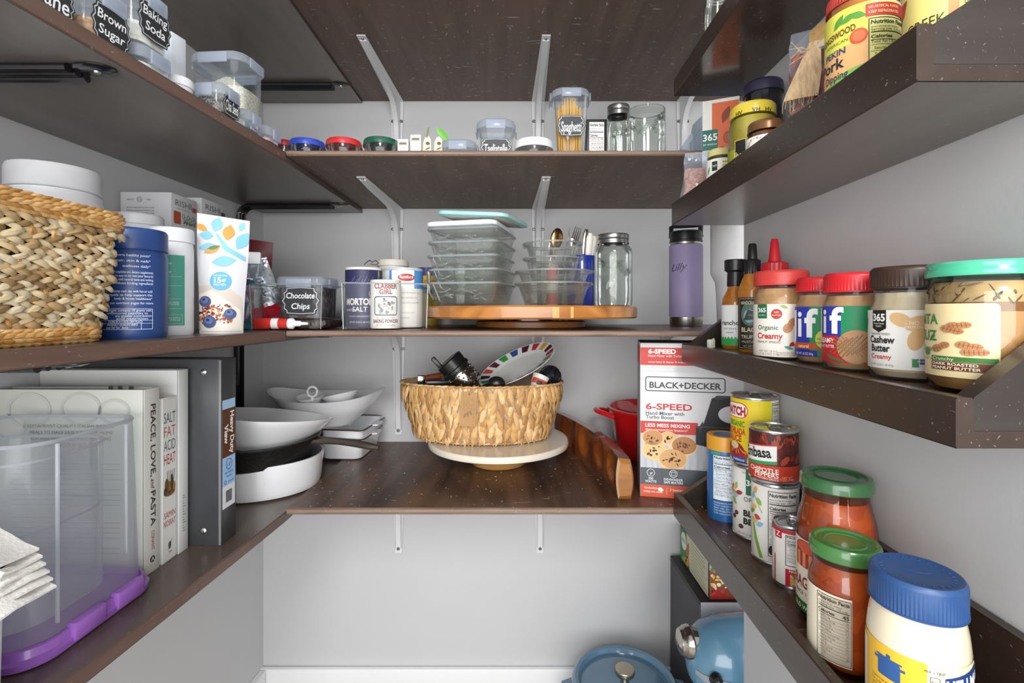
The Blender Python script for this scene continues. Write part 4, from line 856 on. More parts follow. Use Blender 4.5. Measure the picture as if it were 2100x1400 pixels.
lathe_part(rt, 'tub_body', [(0, 0), (.017, 0), (.019, .003), (.019, .016)], WHT); screw_lid(rt, .0205, .012, WHT, .0145, .0004, 90)
solo(MB().box(-.020, .020, -.012, .012, 0, .104, mat('pale_carton', 'd5dbe2', .5), .001), 'pale_carton', 'plain pale carton behind the Baking Soda stack', 'carton', (-.487, .688, ZL2), -.2)
lbox('large clear container heaped with white rice', -.440, .800, .872, .092, .436, None, content=RICE, fill=.66, heap=.034, lidh=.017, lid_out=.0035, wt=1.02)
lbox('container lettered Chia Seed in front of the rice', -.409, .690, .736, .046, .3285, (['Chia Seed'], .038, .030, .016), content=CHIA, fill=.72, wt=1.03)
lbox('small empty clear container right of the chia seed', -.405, .748, .788, .040, .313, None, lidh=.010)
lbox('smallest clear container at the corner end of the left shelf, pink inside', -.402, .806, .848, .036, .309, None, content=mat('pink_sprinkles', 'd8a4a8', .6, var=.3, scale=300), fill=.4, lidh=.009)
def lidjar(label, px, Y, r, top, z, lid, lidh=.012, content=None, body=None):
    X = (px-CX)/F*Y; root = thing('storage_jar', label, 'jar', (X, Y, z), 0, 'low jars with coloured lids'); h = top-z
    lathe_part(root, 'jar_body', [(0, 0), (r*.88, 0), (r*.95, .004), (r*.95, h-lidh)], body or JARG); 
    if content: lathe_part(root, 'contents', [(0, .003), (r*.9, .003), (r*.9, h*.6), (0, h*.6)], content)
    pr = [(0, lidh*.8), (r*.8, lidh*.8), (r*.86, lidh), (r*.95, lidh), (r*1.0, lidh*.8), (r*1.02, lidh*.4), (r*1.03, 0), (0, 0)]; lathe_part(root, 'lid', pr, lid, h-lidh, 48); return root
lidjar('small jar with red lid in the corner, next to the blue-lidded jar', 585, 1.06, .022, tz(292, 1.06), ZL2, mat('red_lid', 'b0222a', .3))
lidjar('low jar with blue lid on the upper back shelf', 631, .950, .0335, tz(293, .950), ZB2, mat('cobalt_lid', '2f48b0', .3, coat=.4))
lidjar('low jar with red lid on the upper back shelf', 706, .950, .0335, tz(291.5, .950), ZB2, mat('scarlet_lid', 'c42c30', .3, coat=.4))
lidjar('low jar with dark green lid on the upper back shelf', 782, .950, .0335, tz(290.5, .950), ZB2, mat('forest_lid', '1e5444', .3, coat=.4))
for i, (px, py, hh, lb) in enumerate(((828, 288, .0, 'tiny white spice box right of the green lid'), (854, 279, .0, 'slightly taller tiny white spice box'))):
    Y = .95; t = tz(py, Y); root = thing('spice_box', lb, 'box', ((px-CX)/F*Y, Y, ZB2), 0, 'tiny white spice boxes'); part(MB().box(-.0102, .0102, -.008, .008, 0, t-ZB2, mat('box_white', 'e9e8e6', .5), .0006), 'box', root)
    L = Label(); L.rect(-.008, t-ZB2-.0115, .008, t-ZB2-.006, '9a8a72', 1); L.rect(-.006, t-ZB2-.0095, .006, t-ZB2-.0075, '5a4a3a', 2); L.text('spice', 0, t-ZB2-.0175, .003, '888888', 2); L.text('blend', 0, t-ZB2-.005, .0022, '888888', 2); part(L.build(MB(), T=Matrix.Translation((0, -.0082, 0))), 'print', root)
for px, lb, gs in ((876, 'cream packet with a thin sprout sticking up', 0), (899, 'cream packet with a green leaf sticking up', 1)):
    Y = .96; root = thing('tea_packet', lb, 'packet', ((px-CX)/F*Y, Y, ZB2), .2, 'cream packets on the upper back shelf')
    part(MB().loft([[(-.009, -.004, 0), (.009, -.004, 0), (.009, .004, 0), (-.009, .004, 0)], [(-.008, -.003, .045), (.007, -.003, .052), (.007, .003, .052), (-.008, .003, .045)], [(-.004, -.001, .056), (.003, -.001, .060), (.003, .001, .060), (-.004, .001, .056)]], mat('kraft_cream', 'd8cdb4', .7)), 'packet', root)
    LF = mat('fresh_leaf', '5da82e', .4); mb = MB()
    if gs: mb.leaf((.008, -.005, .062), (.55, 0, -.55), (0, -1, .1), .034, .013, .001, LF)
    else: mb.leaf((.001, -.004, .066), (.2, 0, 1), (0, -1, 0), .022, .004, .001, mat('dry_leaf', '6a7a3c', .6))
    part(mb, 'leaf', root); L = Label(); L.ell(.001, .044, .004, .003, '4a3a2c', 1, 12); L.leaf(.001, .034, .012, .003, .5, '7a5a3a', 1); part(L.build(MB(), T=Matrix.Translation((0, -.0042, 0))), 'print', root)
def bbox(label, xl, xr, pyt, Y, d, tex=None, **k):
    X = ((xl+xr)/2-CX)/F*Y; w = (xr-xl)/F*(Y-d*.3)-.006; t = tz(pyt, Y-d/2); L = None
    if tex: lb, lw, lh, zc = tex; L = Label(); plaque(L, 0, zc-ZB2, lw, lh, lb)
    return container(label, X, Y, w, d, t-ZB2, ZB2, 0, L=L, cr=.32, **k)
bbox('low empty clear container left of the Tagliatelle box', 905, 980, 283, .985, .07, lidh=.012, wt=1.05)
bbox('clear container lettered Tagliatelle, nearly empty', 978, 1058, 238, .975, .075, (['Tagliatelle'], .060, .034, tz(302, .94)), wt=1.22, content=mat('pasta_crumbs', 'e4dfce', .6), fill=.08, lidh=.014)
lidjar('low clear jar with white screw lid', 1095, .965, .0375, tz(280, .93), ZB2, WHT, .016)
SPAG = mat('spaghetti', 'd8a748', .5, var=.1)
c = bbox('tall container lettered Spaghetti holding yellow pasta', 1128, 1207, 170, 1.035, .075, (['Spaghetti'], .057, .040, tz(257, 1.0)), wt=1.28, lidh=.018)
mb = MB(); R6 = random.Random(9)
for i in range(120):
    a, q = R6.uniform(-.022, .022), R6.uniform(-.02, .02); lx, ly = a*1.12+R6.uniform(-.002, .002), q*1.1
    hh = R6.uniform(.150, .163) if abs(a) < .010 else R6.uniform(.125, .146)
    mb.tube([(a, q, .004), (lx, ly, hh)], .0013, SPAG, 5)
part(mb, 'spaghetti_strands', c)
Y = 1.05; X = (1221-CX)/F*Y
root = thing('black_box', 'black carton with white nutrition panel beside the spaghetti', 'box', (X, Y, ZB2), 0); h = tz(244, Y-.02)-ZB2
part(MB().box(-.0215, .0215, -.02, .02, 0, h, mat('black_carton', '24211f', .4), .0008), 'box', root); L = Label(); nutrition(L, -.017, .004, .0155, h-.006, '', 2, 'e6e4e0', '2a2a2a', 8); part(L.build(MB(), T=Matrix.Translation((0, -.0202, 0))), 'print', root)
def mason(label, X, Y, z, h, r, lid=True, rot=None, group='mason jars', neck=.80, hs=.72):
    root = thing('mason_jar', label, 'jar', (X, Y, z), 0, group, rot); rn = r*neck
    pr = [(0, .003), (r*.8, .003), (r*.88, 0), (r*.95, .002), (r, .009), (r*1.0, h*.3), (r*.985, h*.5), (r, h*hs), (r*.97, h*(hs+.06)), (rn*1.03, h*(hs+.12)), (rn, h*(hs+.15)), (rn, h*.985), (rn*.94, h)]
    lathe_part(root, 'jar_body', pr, JARG)
    if not lid:
        mb = MB()
        for q in range(3): mb.lathe([(rn*1.0, h*.86+h*.035*q), (rn*1.035, h*.875+h*.035*q), (rn*1.0, h*.89+h*.035*q)], JARG, 44)
        mb.lathe([(rn*.95, h*.985), (rn*1.03, h*.99), (rn*1.03, h), (rn*.95, h*1.004)], JARG, 44); part(mb, 'neck_thread', root)
    else:
        part(MB().lathe([(rn*1.09, h*.875), (rn*1.09, h*.895), (rn*1.05, h*.90), (rn*1.05, h*.925), (rn*1.09, h*.93), (rn*1.06, h*.94), (rn*1.09, h*.955), (rn*1.09, h*.99), (rn*1.06, h*1.005), (rn*.85, h*1.005), (rn*.8, h*1.0), (0, h*1.0)], mat('jar_band', '9b9a98', .28, .9), 56), 'metal_lid', root)
    return root
def emboss(root, r, zc, s, n=5):
    mb = MB(); R7 = random.Random(3)
    for i in range(n):
        a = R7.uniform(-.9, .9); zz = zc+R7.uniform(-.6, .6)*s
        mb.leaf((r*sin(a), -r*cos(a), zz), (cos(a)*.5, sin(a)*.5, R7.uniform(-1, 1)), (sin(a), -cos(a), 0), s*.55, s*.3, .0012, JARG)
    part(mb, 'embossing', root)
Y = 1.10; mason('glass jar with metal lid on the upper back shelf', (1268-CX)/F*Y, Y, ZB2, tz(220, Y)-ZB2, .0285)
Y = .955; mason('small open glass jar in front of the metal-lidded jar', .213, Y, ZB2, tz(262, Y)-ZB2, .0185, False)
Y = 1.02; q = mason('wide open glass jar with embossed sides', (1325-CX)/F*Y, Y, ZB2, tz(228, Y)-ZB2, .0405, False, neck=.93); emboss(q, .0408, .075, .03, 7)
Y = 1.15; mason('clear glass jar lying tilted beside the wide jar', .362, Y, ZB2+.022, .085, .028, False, rot=(0, .75, .3))
root = thing('clear_bin', 'clear plastic bin with sloping front at the right end of the upper back shelf', 'bin', (.428, 1.06, ZB2), 0); mb = MB()
def sheet(p, th, m):
    mb.loft([[(x, y, z) for x, y, z in p], [(x, y+th, z) for x, y, z in p]], m)
ht = tz(208, .99)-ZB2
sheet([(-.062, -.06, 0), (.05, -.06, 0), (.05, -.06, ht), (-.006, -.06, ht), (-.062, -.06, ht*.42)], .0016, CLEARB); sheet([(-.062, .06, 0), (.05, .06, 0), (.05, .06, ht), (-.006, .06, ht), (-.062, .06, ht*.42)], .0016, CLEARB)
mb.tube([(-.062, -.06, 0), (-.062, -.06, ht*.42), (-.006, -.06, ht), (.05, -.06, ht)], .0012, CLEARB, 6); mb.tube([(-.022, -.0605, 0), (-.022, -.0605, ht*.8)], .0012, CLEARB, 6); mb.tube([(-.006, -.0605, 0), (-.006, -.0605, ht)], .0012, CLEARB, 6)
mb.box(.048, .05, -.06, .06, 0, ht, CLEARB, .0004); mb.box(-.062, .05, -.06, .06, 0, .0016, CLEARB, .0004); part(mb, 'bin_shell', root)
root = thing('plastic_tub', 'pale blue plastic tub inside the sloping clear bin', 'tub', (.438, 1.06, ZB2+.0018), 0)
part(MB().loft([[(x, y, 0) for x, y in rrect(.066, .06, .012)], [(x, y, ht*.72) for x, y in rrect(.072, .066, .013)], [(x, y, ht*.80) for x, y in rrect(.078, .072, .013)], [(x, y, ht*.9) for x, y in rrect(.074, .068, .013)]], mat('pale_blue_plastic', 'c9d4e6', .4)), 'tub_body', root)
# ================================================================ MIDDLE BACK SHELF
ACACIA = wood('acacia', '8a4f22', 'c98a48', .3, 0, 3.2, coat=.4); ACD = wood('acacia_dark', '7c4a26', 'b5773c', .35, 0, 3.5)
ACL = wood('acacia_pale', 'c98f4a', 'e0b06c', .3, 0, 3, coat=.4)
SX, SY, SR = .041, 1.073, .2275
root = thing('lazy_susan', 'round acacia wood turntable carrying the glass dishes', 'turntable', (SX, SY, ZB1))
lathe_part(root, 'foot', [(0, 0), (.115, 0), (.119, .002), (.119, .0125), (.115, .0145), (0, .0145)], ACD, 0, 72)
lathe_part(root, 'bearing_ring', [(.075, .0144), (.082, .0144), (.082, .0205), (.075, .0205)], BLK, 0, 72, ribs(.001))
mb = MB(); ths = [-1.72, -1.2, -.55, .1, .8, 1.5, 2.3, 3.3, 4.56]     # glued staves of differing tone round the rim
zb, zt = .0203, .0446
mb.lathe([(0, zb), (SR-.003, zb), (SR, zb+.003), (SR, zt-.003), (SR-.003, zt), (0, zt)], ACACIA, 96)
part(mb, 'turntable_top', root)
L = Label(); L.rect(.030, .0025, .068, .0215, ACL, 1)
part(L.build(MB(), SR, 0, zb), 'wood_staves', root)
ZS = ZB1+zt+.0004
EDGEC = glass('acrylic_edge', 'e6ebee', .5, .05, milk=.35, milkc='e6ebee')
DISH = glass('dish_glass', 'fcfdfc', .22, .05, bump=.12, bscale=30, gl=.55, milk=.035, milkc='f4f6f4')
def rect_dish(w, d, h, t=.84):
    mb = MB(); R_ = []
    def ring(k, z, i=0, r=.016): return [(x, y, z) for x, y in rrect(w*k-2*i, d*k-2*i, r, 6)]
    for k, z, i in ((t, 0, .004), (t, .0015, .001), (t+.02, .006, 0), (.985, h-.007, 0), (1.0, h-.006, -.002), (1.01, h-.003, -.0025), (1.0, h, -.001), (.985, h, .002), (.975, h-.004, .0025), (t+.02, .010, .003), (t, .005, .006)): R_.append(ring(k, z, i))
    mb.loft(R_, DISH); return mb.tube([(x, y, h-.0025) for x, y in rrect(w*1.005, d*1.005, r=.0165, n=6)], .0021, EDGEC, 6, closed=True)  # milky rim bead stands in for white highlights along the glass edge
def zdish(i): return ZS+.0262*i
R8 = random.Random(2); root = None
for i in range(5):
    mb = rect_dish(.140, .165, .046-.004*(i == 4)*0)
    if root is None:
        root = thing('glass_dish', '', 'glass dish', (-.078, 1.005, zdish(0)), -.22, 'rectangular glass dishes stacked on the turntable'); part(mb, 'dish_body', root)
        me = MB(); R9 = random.Random(1)
        for q in range(16): me.leaf((R9.uniform(-.05, .05), -.0735-.0015, .018+R9.uniform(-.004, .012)), (1, 0, R9.uniform(-.6, .6)), (0, -1, 0), .018, .004, .0016, DISH)
        part(me, 'pressed_pattern', root); root['label'] = 'bottom rectangular glass dish of the stack of five on the wooden turntable'; first = root
    else:
        root = dup(first, (-.078+R8.uniform(-.002, .002), 1.005+R8.uniform(-.002, .002), zdish(i)), -.22+R8.uniform(-.02, .02), ['', 'second rectangular glass dish from the bottom of the stack', 'middle rectangular glass dish of the stack of five', 'second rectangular glass dish from the top of the stack', 'topmost rectangular glass dish of the stack, under the lids'][i])
def lid_slab(w, d, th, r, m, m2=None):
    mb = MB(); mb.loft([[(x, y, z) for x, y in rrect(w-2*i, d-2*i, r, 6)] for z, i in ((0, .003), (.0015, 0), (th-.0015, 0), (th, .002))], m)
    if m2: mb.loft([[(x, y, z) for x, y in rrect(w-2*i, d-2*i, r, 6)] for z, i in ((th, .014), (th+.0015, .016), (th+.0018, .02))], m2)
    return mb
zl = zdish(4)+.0475
solo(lid_slab(.142, .166, .010, .018, WHT), 'dish_lid', 'white plastic lid lying on the stacked rectangular glass dishes', 'lid', (-.081, 1.005, zl), -.24, 'lids on the stacked dishes')
root = thing('dish_lid', 'aqua-edged pale lid lying askew on top of the dish stack', 'lid', (-.056, 1.0, zl+.0205), 0, 'lids on the stacked dishes', rot=(.03, .095, -.30))
part(lid_slab(.146, .166, .009, .02, mat('aqua_plastic', '9cc9c6', .4), None), 'lid_rim', root); part(lid_slab(.128, .148, .0105, .016, mat('pale_lid_inset', 'e2e0da', .5)), 'lid_panel', root)
def bowl_round(r, h, m, t=.78, flange=.006, n=56):
    return MB().lathe([(0, 0), (r*t*.9, 0), (r*t, .003), (r*.93, h*.75), (r*.96, h-.008), (r+flange*.3, h-.006), (r+flange, h-.004), (r+flange, h-.001), (r, h), (r*.95, h-.003), (r*.91, h*.72), (r*t*.97, .006), (r*t*.85, .0035), (0, .0035)], m, n).tube([((r+flange*.5)*cos(2*pi*i/48), (r+flange*.5)*sin(2*pi*i/48), h-.0015) for i in range(48)], .0017, EDGEC, 6, closed=True)  # bowl rim bead is milky to imitate edge highlights
X, Y = (1135-CX)/F*1.0, 1.0
for i, (r, h, z, lb) in enumerate(((.075, .047, 0, 'lowest round glass bowl of the nested stack on the turntable'), (.074, .047, .0245, 'second round glass bowl of the nested stack'), (.056, .050, .048, 'third, smaller round glass bowl of the nested stack'), (.056, .046, .082, 'topmost small round glass bowl of the nested stack'))):
    root = thing('glass_bowl', lb, 'glass bowl', (X+(.0 if i < 2 else -.002+.003*i*0), Y, ZS+z), .4*i, 'round glass bowls nested on the turntable'); part(bowl_round(r, h, DISH), 'bowl_body', root)
    mb = MB(); R9 = random.Random(i)
    for q in (0, pi): mb.box(-.018, .018, r+.003, r+.013, h-.005, h-.0015, DISH, .0014, Matrix.Rotation(q+.9*i, 4, 'Z'))
    part(mb.mesh and mb, 'rim_tabs', root)
# cutlery cups behind the bowls
def cup(label, X, Y, r, h, m, name='cutlery_cup', z=ZS):
    root = thing(name, label, 'cup', (X, Y, z)); part(MB().lathe([(0, 0), (r*.86, 0), (r*.9, .003), (r, h-.001), (r*.985, h), (r*.96, h-.001), (r*.87, .005), (0, .005)], m, 44), 'cup_body', root); return root
BLUE = mat('royal_blue', '22358f', .25, coat=.5)
Yc = 1.135; Xc = (1192-CX)/F*Yc; cup('royal blue cup holding white-handled knives behind the glass bowls', Xc, Yc, .036, tz(523, Yc-.03)-ZS, BLUE)
Yg = 1.15; Xg = (1128-CX)/F*Yg; cup('clear glass holding spoons and forks behind the glass bowls', Xg, Yg, .034, tz(545, Yg-.03)-ZS, JARG)
SIL = mat('cutlery_steel', 'c9c2b8', .18, 1.0, var=.04); GOLD = mat('cutlery_bronze', 'b08a5c', .2, 1.0); IVORY = mat('ivory_handle', 'ece8de', .35)
def cutlery(kind, label, X, Y, px, py, lean=0., m=SIL):
    "a piece of cutlery standing in a cup, its visible tip at pixel (px,py)"
    tip = P(px, py, Y-.005); base = Vector((X, Y, EH+ZS+.009)); ln = (tip-base).length; zz = (tip-base).normalized(); yy = (Vector((0, 1, 0))-zz*zz.y).normalized(); xx = yy.cross(zz)
    q = (Matrix((xx, yy, zz)).transposed() @ Matrix.Rotation(lean, 3, 'Z')).to_quaternion()
    root = thing(kind, label, kind.replace('_', ' '), (base.x, base.y, base.z-EH), 0, 'cutlery in the cups'); root.rotation_mode = 'QUATERNION'; root.rotation_quaternion = q
    h = MB()
    if kind == 'spoon':
        h.tube([(0, 0, 0), (0, 0, ln-.045)], [.0034, .0022], m, 8, flat=.55); part(h, 'handle', root)
        part(MB().ball((0, 0, ln-.024), (.0155, .0045, .0245), m, 18), 'bowl', root)
    elif kind == 'fork':
        h.tube([(0, 0, 0), (0, 0, ln-.05)], [.0034, .0022], m, 8, flat=.55); part(h, 'handle', root)
        t = MB().tube([(0, 0, ln-.052), (0, 0, ln-.045), (0, -.001, ln-.036), (0, -.001, ln-.030)], [.0025, .006, .0095, .0100], m, 8, flat=.2)
        for i in range(4): t.tube([(-.0078+.0052*i, -.001, ln-.032), (-.0074+.0049*i, .002, ln)], [.0018, .0010], m, 6, flat=.5)
        part(t, 'tines', root)
    else:
        part(MB().tube([(0, 0, .01), (0, 0, ln-.055)], .0065, SIL, 8, flat=.18), 'blade', root)
        part(MB().tube([(0, 0, ln-.058), (0, 0, ln-.045), (0, 0, ln-.012), (0, 0, ln)], [.0055, .0075, .0085, .0045], m, 10, flat=.55), 'handle', root)
cutlery('spoon', 'bronze-toned spoon with its round bowl up, leftmost in the clear glass', Xg-.006, Yg, 1145, 468, .3, GOLD)
cutlery('spoon', 'silver spoon leaning beside the bronze-toned spoon', Xg-.012, Yg+.006, 1136, 486, .9)
cutlery('fork', 'thin upright fork right of the spoons', Xg+.006, Yg+.004, 1171, 466, 1.45)
cutlery('fork', 'fork with its tines turned to the front, left of the knives', Xg+.010, Yg, 1187, 466, .3)
cutlery('knife', 'steel knife leaning right in the blue cup', Xc-.004, Yc, 1203, 470, .5, SIL)
cutlery('knife', 'ivory-handled knife leaning right in the blue cup', Xc+.004, Yc-.006, 1211, 478, .2, IVORY)
cutlery('knife', 'ivory-handled knife, outermost in the blue cup', Xc+.010, Yc+.004, 1219, 484, .2, IVORY)
root = thing('red_shaker', 'small jar with red label seen through the round glass bowls', 'jar', ((1131-CX)/F*1.10, 1.085, ZS)); r = .0135; lathe_part(root, 'jar_body', [(0, 0), (r, 0), (r, .088), (0, .088)], mat('pale_shaker', 'd9d2c8', .4)); L = Label(); L.rect(-.016, .006, .016, .030, 'c0393a', 1); L.rect(-.016, .055, .016, .084, 'c0393a', 1); label_part(root, L, r+.0002, 0, 0)
X, Y, r = fit(1222, 1301, D=1.095); X -= .004; mason('tall quart jar with metal lid at the right of the turntable', X, Y, ZS, tz(476, Y-r)-ZS, r, neck=.76, hs=.74)
mb = MB(); q = COL.objects['mason_jar.%03d' % max([int(o.name[-3:]) for o in COL.objects if o.name.startswith('mason_jar.')])]; emboss(q, r*1.0, .075, .05, 9)
# measuring jug behind the dishes
X, Y = -.120, 1.135; root = thing('glass_jug', 'clear glass measuring jug with loop handle behind the dish stack', 'jug', (X, Y, ZS)); h = tz(545, Y-.04)-ZS; r = .046
part(MB().lathe([(0, 0), (r*.85, 0), (r*.9, .003), (r, h), (r*.95, h), (r*.86, .006), (0, .006)], JARG, 44), 'jug_body', root)
part(MB().tube([(-r*.95, -.02, h*.95), (-r-.012, -.03, h*.96), (-r-.022, -.034, h*.85), (-r-.022, -.034, h*.35), (-r-.012, -.03, h*.2), (-r*.9, -.02, h*.2)], .0048, mat('jug_handle_glass', 'b9b4a8', .15, .5), 10), 'handle', root)
# cans in the acrylic bin
rb = atan2(.3, 1.0)
def pcan(name, label, X, Y, r, top, m, L, lidm, rz=None, z=ZB1+.0022, lh=.004, cat='can', a0=0, capr=1.0):
    root = thing(name, label, cat, (X, Y, z), face(X, Y) if rz is None else rz, 'cans in the clear bin'); h = top-z
    lathe_part(root, 'can_body', [(0, 0), (r*.98, 0), (r*1.005, .0015), (r*1.005, .003), (r, .004), (r, h-lh)], m)
    lathe_part(root, 'lid', [(r*1.012, 0), (r*1.02, .001), (r*1.02, lh), (r*.95, lh+.0004), (r*.93, lh-.002), (0, lh-.002)], lidm, h-lh)
    label_part(root, L, r+.0003, a0, 0); return root
CREAM = mat('cream_paper', 'ded9cf', .5); 
X, Y, r = fit(708, 784, D=1.047); top = tz(547, Y-r)
L = Label(); h = top-ZB1; L.rect(-.115, .003, .115, h-.007, '2b2a52'); L.text('MORTON', -.010, h*.37, .0125, 'e6e2d8', 2, bold=.04, w=.060); L.text('SALT', -.008, h*.26, .0095, 'e6e2d8', 2, bold=.01); L.text('IODIZED', -.028, h*.27, .004, 'e6e2d8', 2)
L.text('THIS SALT SUPPLIES IODIDE, A NUTRIENT', .0, h*.17, .0030, 'c9c6d4', 2, w=.064); L.text('NET WT 26 OZ (1 LB 10 OZ)', -.008, h*.075, .0034, 'e6e2d8', 2, w=.044)
L.ring(.018, h*.55, .0085, .0085, .0008, 'c9c6d4', 2); L.text('100', .018, h*.53, .005, 'c9c6d4', 3)
for i in range(12): L.line(-.022+.004*i, h*.80+.004*sin(i*2), -.026+.004*i, h*.72+.004*sin(i*2), .0005, '8a88a8', 2)
L.rect(.030, h*.6, .052, h*.93, '8a8f86', 1); L.text('SIMPLE', .037, h*.63, .006, '2a2a3a', 2, rot=pi/2, al='L')
pcan('salt_can', 'dark blue round salt can with white lid', X, Y, r, top, mat('salt_navy', '2b2a52', .4), L, CREAM, lh=.005)
X, Y, r = fit(760, 822, D=.962); top = tz(573, Y-r)
L = Label(); h = top-ZB1; L.rect(-.09, .004, .09, h-.007, 'dcd8d2'); L.text('CLABBER', 0, h*.80, .0098, '8e2a34', 2, bold=.03, w=.044); L.text('GIRL', 0, h*.69, .0085, '8e2a34', 2, bold=.03, w=.024)
L.frame(-.023, h*.26, .023, h*.65, .0022, '4a6a6c', 2, .006); L.rect(-.0195, h*.28, .0195, h*.63, 'cfcdc6', 1.5)
R9 = random.Random(7)
for i in range(26): L.ell(R9.uniform(-.015, .015), R9.uniform(h*.31, h*.60), R9.uniform(.002, .005), R9.uniform(.001, .003), R9.choice(['8a8a88', 'a9a7a2', '6a6a6a', 'd9d7d0']), 2.5, 9, R9.uniform(0, 3))
L.text('DOUBLE ACTING', 0, h*.20, .0032, '7a7a78', 2, w=.034); L.text('BAKING POWDER', 0, h*.115, .0066, '5e2a34', 2, bold=.03, w=.050); L.text('NET WT 22.9 OZ (649g)', 0, h*.055, .0030, '55504c', 2, w=.036)
pcan('baking_powder_can', 'small cream baking powder can with red lettering', X, Y, r, top, CREAM, L, CREAM, lh=.005)
X, Y, r = fit(787, 867, D=1.032); top = tz(548, Y-r)
L = Label(); h = top-ZB1; L.rect(-.12, .003, .12, h*.64, 'd9d6ce'); L.rect(-.12, h*.64, .12, h-.006, 'd2d8da', 1); L.rect(.022, h*.64, .12, h-.006, '4a86bd', 2); L.rect(-.030, h*.64, -.024, h-.006, '4a86bd', 2); L.rect(-.024, h*.645, .022, h-.008, 'e8e6e0', 2)
L.ell(.006, h*.82, .017, .0075, 'b03a34', 3); L.text('Rumford', .006, h*.805, .0058, 'f0e8e0', 4, bold=.02, w=.026); L.text('cream of tartar for', .004, h*.72, .0034, '5a5a58', 3, w=.038); L.para(['Freshness sealed for a', 'light and even rise', 'every time you bake', '', 'Store in a cool', 'dry place'], -.006, h*.56, .0034, .010, '8a8680', 2, w=None)
pcan('starch_can', 'tall cream and blue baking can behind the baking powder', X, Y, r, top, CREAM, L, mat('grey_lid', 'b6b9bc', .4), lh=.006)
X, Y = (806-CX)/F*1.155, 1.155; r = .036; lidjar('white-lidded canister behind the salt and baking cans', 806, 1.155, r, tz(533, 1.14), ZB1, CREAM, .014, None, CREAM)
solo(MB().tube([(-.012, 0, .001), (-.006, .004, .008), (0, 0, .010), (.006, -.004, .006), (.012, 0, .010), (.018, .003, .004), (.01, .006, .001), (0, .002, .003)], .0011, SIL, 6), 'wire_clip', 'bent wire clip lying on the dark blue salt can', 'clip', (-.293, 1.005, .0968), 0)
X, Y, r = fit(860, 893, D=1.215); top = tz(550, Y)
L = Label(); h = top-ZB1; L.rect(-.09, .003, .09, h*.55, 'c9b04a', 1); L.rect(-.09, h*.55, .09, h*.66, '2c6a8a', 2); L.rect(-.09, h*.66, .09, h*.86, 'd9a520', 1); L.rect(-.09, h*.86, .09, h-.002, '2c2c78', 2); L.text('FLOUR', 0, h*.72, .009, '2c2c78', 3)
pcan('yellow_can', 'yellow and dark blue can between the bin and the turntable', X, Y, .026, top, mat('can_yellow', 'd9a520', .4), L, mat('lid_blue', '2c2c78', .4), z=ZB1)
ACR = glass('acrylic', 'fbfcfc', .12, .03, gl=.5)
EDGEC = glass('acrylic_edge', 'e6ebee', .5, .05, milk=.35, milkc='e6ebee')
def bin_(label, X, Y, w, d, h, rz, t=.95, z=ZB1):
    root = thing('acrylic_bin', label, 'bin', (X, Y, z), rz, 'clear acrylic bins on the middle shelf'); th = .0018
    R_ = [[(x, y, zz) for x, y in rrect(w*k-2*i, d*k-2*i, .006, 3)] for k, zz, i in ((t, 0, .002), (t, .002, 0), (1, h, 0))]
    part(MB().loft(R_, ACR, True, False), 'bin_body', root)
    rim = [(x, y, h) for x, y in rrect(w-th, d-th, .006, 3)]; mb = MB().tube(rim, .0013, EDGEC, 6, closed=True); part(mb, 'rim', root)
    for sx, sy in ((-1, -1), (1, -1), (1, 1), (-1, 1)): part(MB().tube([(sx*(w*t/2-.001), sy*(d*t/2-.001), .002), (sx*(w/2-.001), sy*(d/2-.001), h)], .0011, EDGEC, 6), 'corner_edge', root)
    return root
c_, s_ = cos(rb), sin(rb)
bw, bd = .156, .190; bx, by = -.3075+bw/2*c_-bd/2*s_, .878+bw/2*s_+bd/2*c_
bin_('clear acrylic bin holding the salt and baking powder cans', bx, by, bw, bd, .086, rb, .97)
bin_('clear acrylic bin holding the chocolate chips and candy packets', -.4125, .945, .134, .115, .084, .0)
# chocolate chips and what lies round them
L = Label(); plaque(L, .002, .034, .070, .050, ['Chocolate', 'Chips'], th=.0105)
CHIPS = speckle('chocolate_chips', '2a1c16', '4a342a', .4, 140, .6, .6)
container('clear container lettered Chocolate Chips standing in the acrylic bin', -.396, .951, .086, .092, .083, ZB1+.020, .03, content=speckle('mixed_chips', '6a5f66', '3a2a2a', .5, 110, .55, .4), fill=.86, L=L, wt=1.05, lidh=.014, cr=.16)
root = thing('candy_bag', 'flat bag of dark chocolate chips under the chocolate chip container', 'bag', (-.396, .951, ZB1+.0024)); part(MB().box(-.046, .050, -.044, .05, 0, .0172, CHIPS, .006), 'chips', root)
solo(MB().prism([(-.03, 0), (.03, 0), (.03, .034), (-.004, .056), (-.03, .030)], 0, .003, mat('cardboard', 'a88a6a', .8, var=.1)), 'cardboard_flap', 'torn brown cardboard flap sticking up behind the chocolate chips', 'cardboard', (-.462, 1.105, ZB1+.060), 0, rot=(pi/2-.1, 0, 0))
solo(MB().box(-.042, .042, -.03, .03, 0, .0925, mat('brown_carton', '7d6048', .7, var=.1), .001), 'brown_carton', 'brown carton standing behind the chocolate chip container', 'carton', (-.464, 1.142, ZB1), .1)

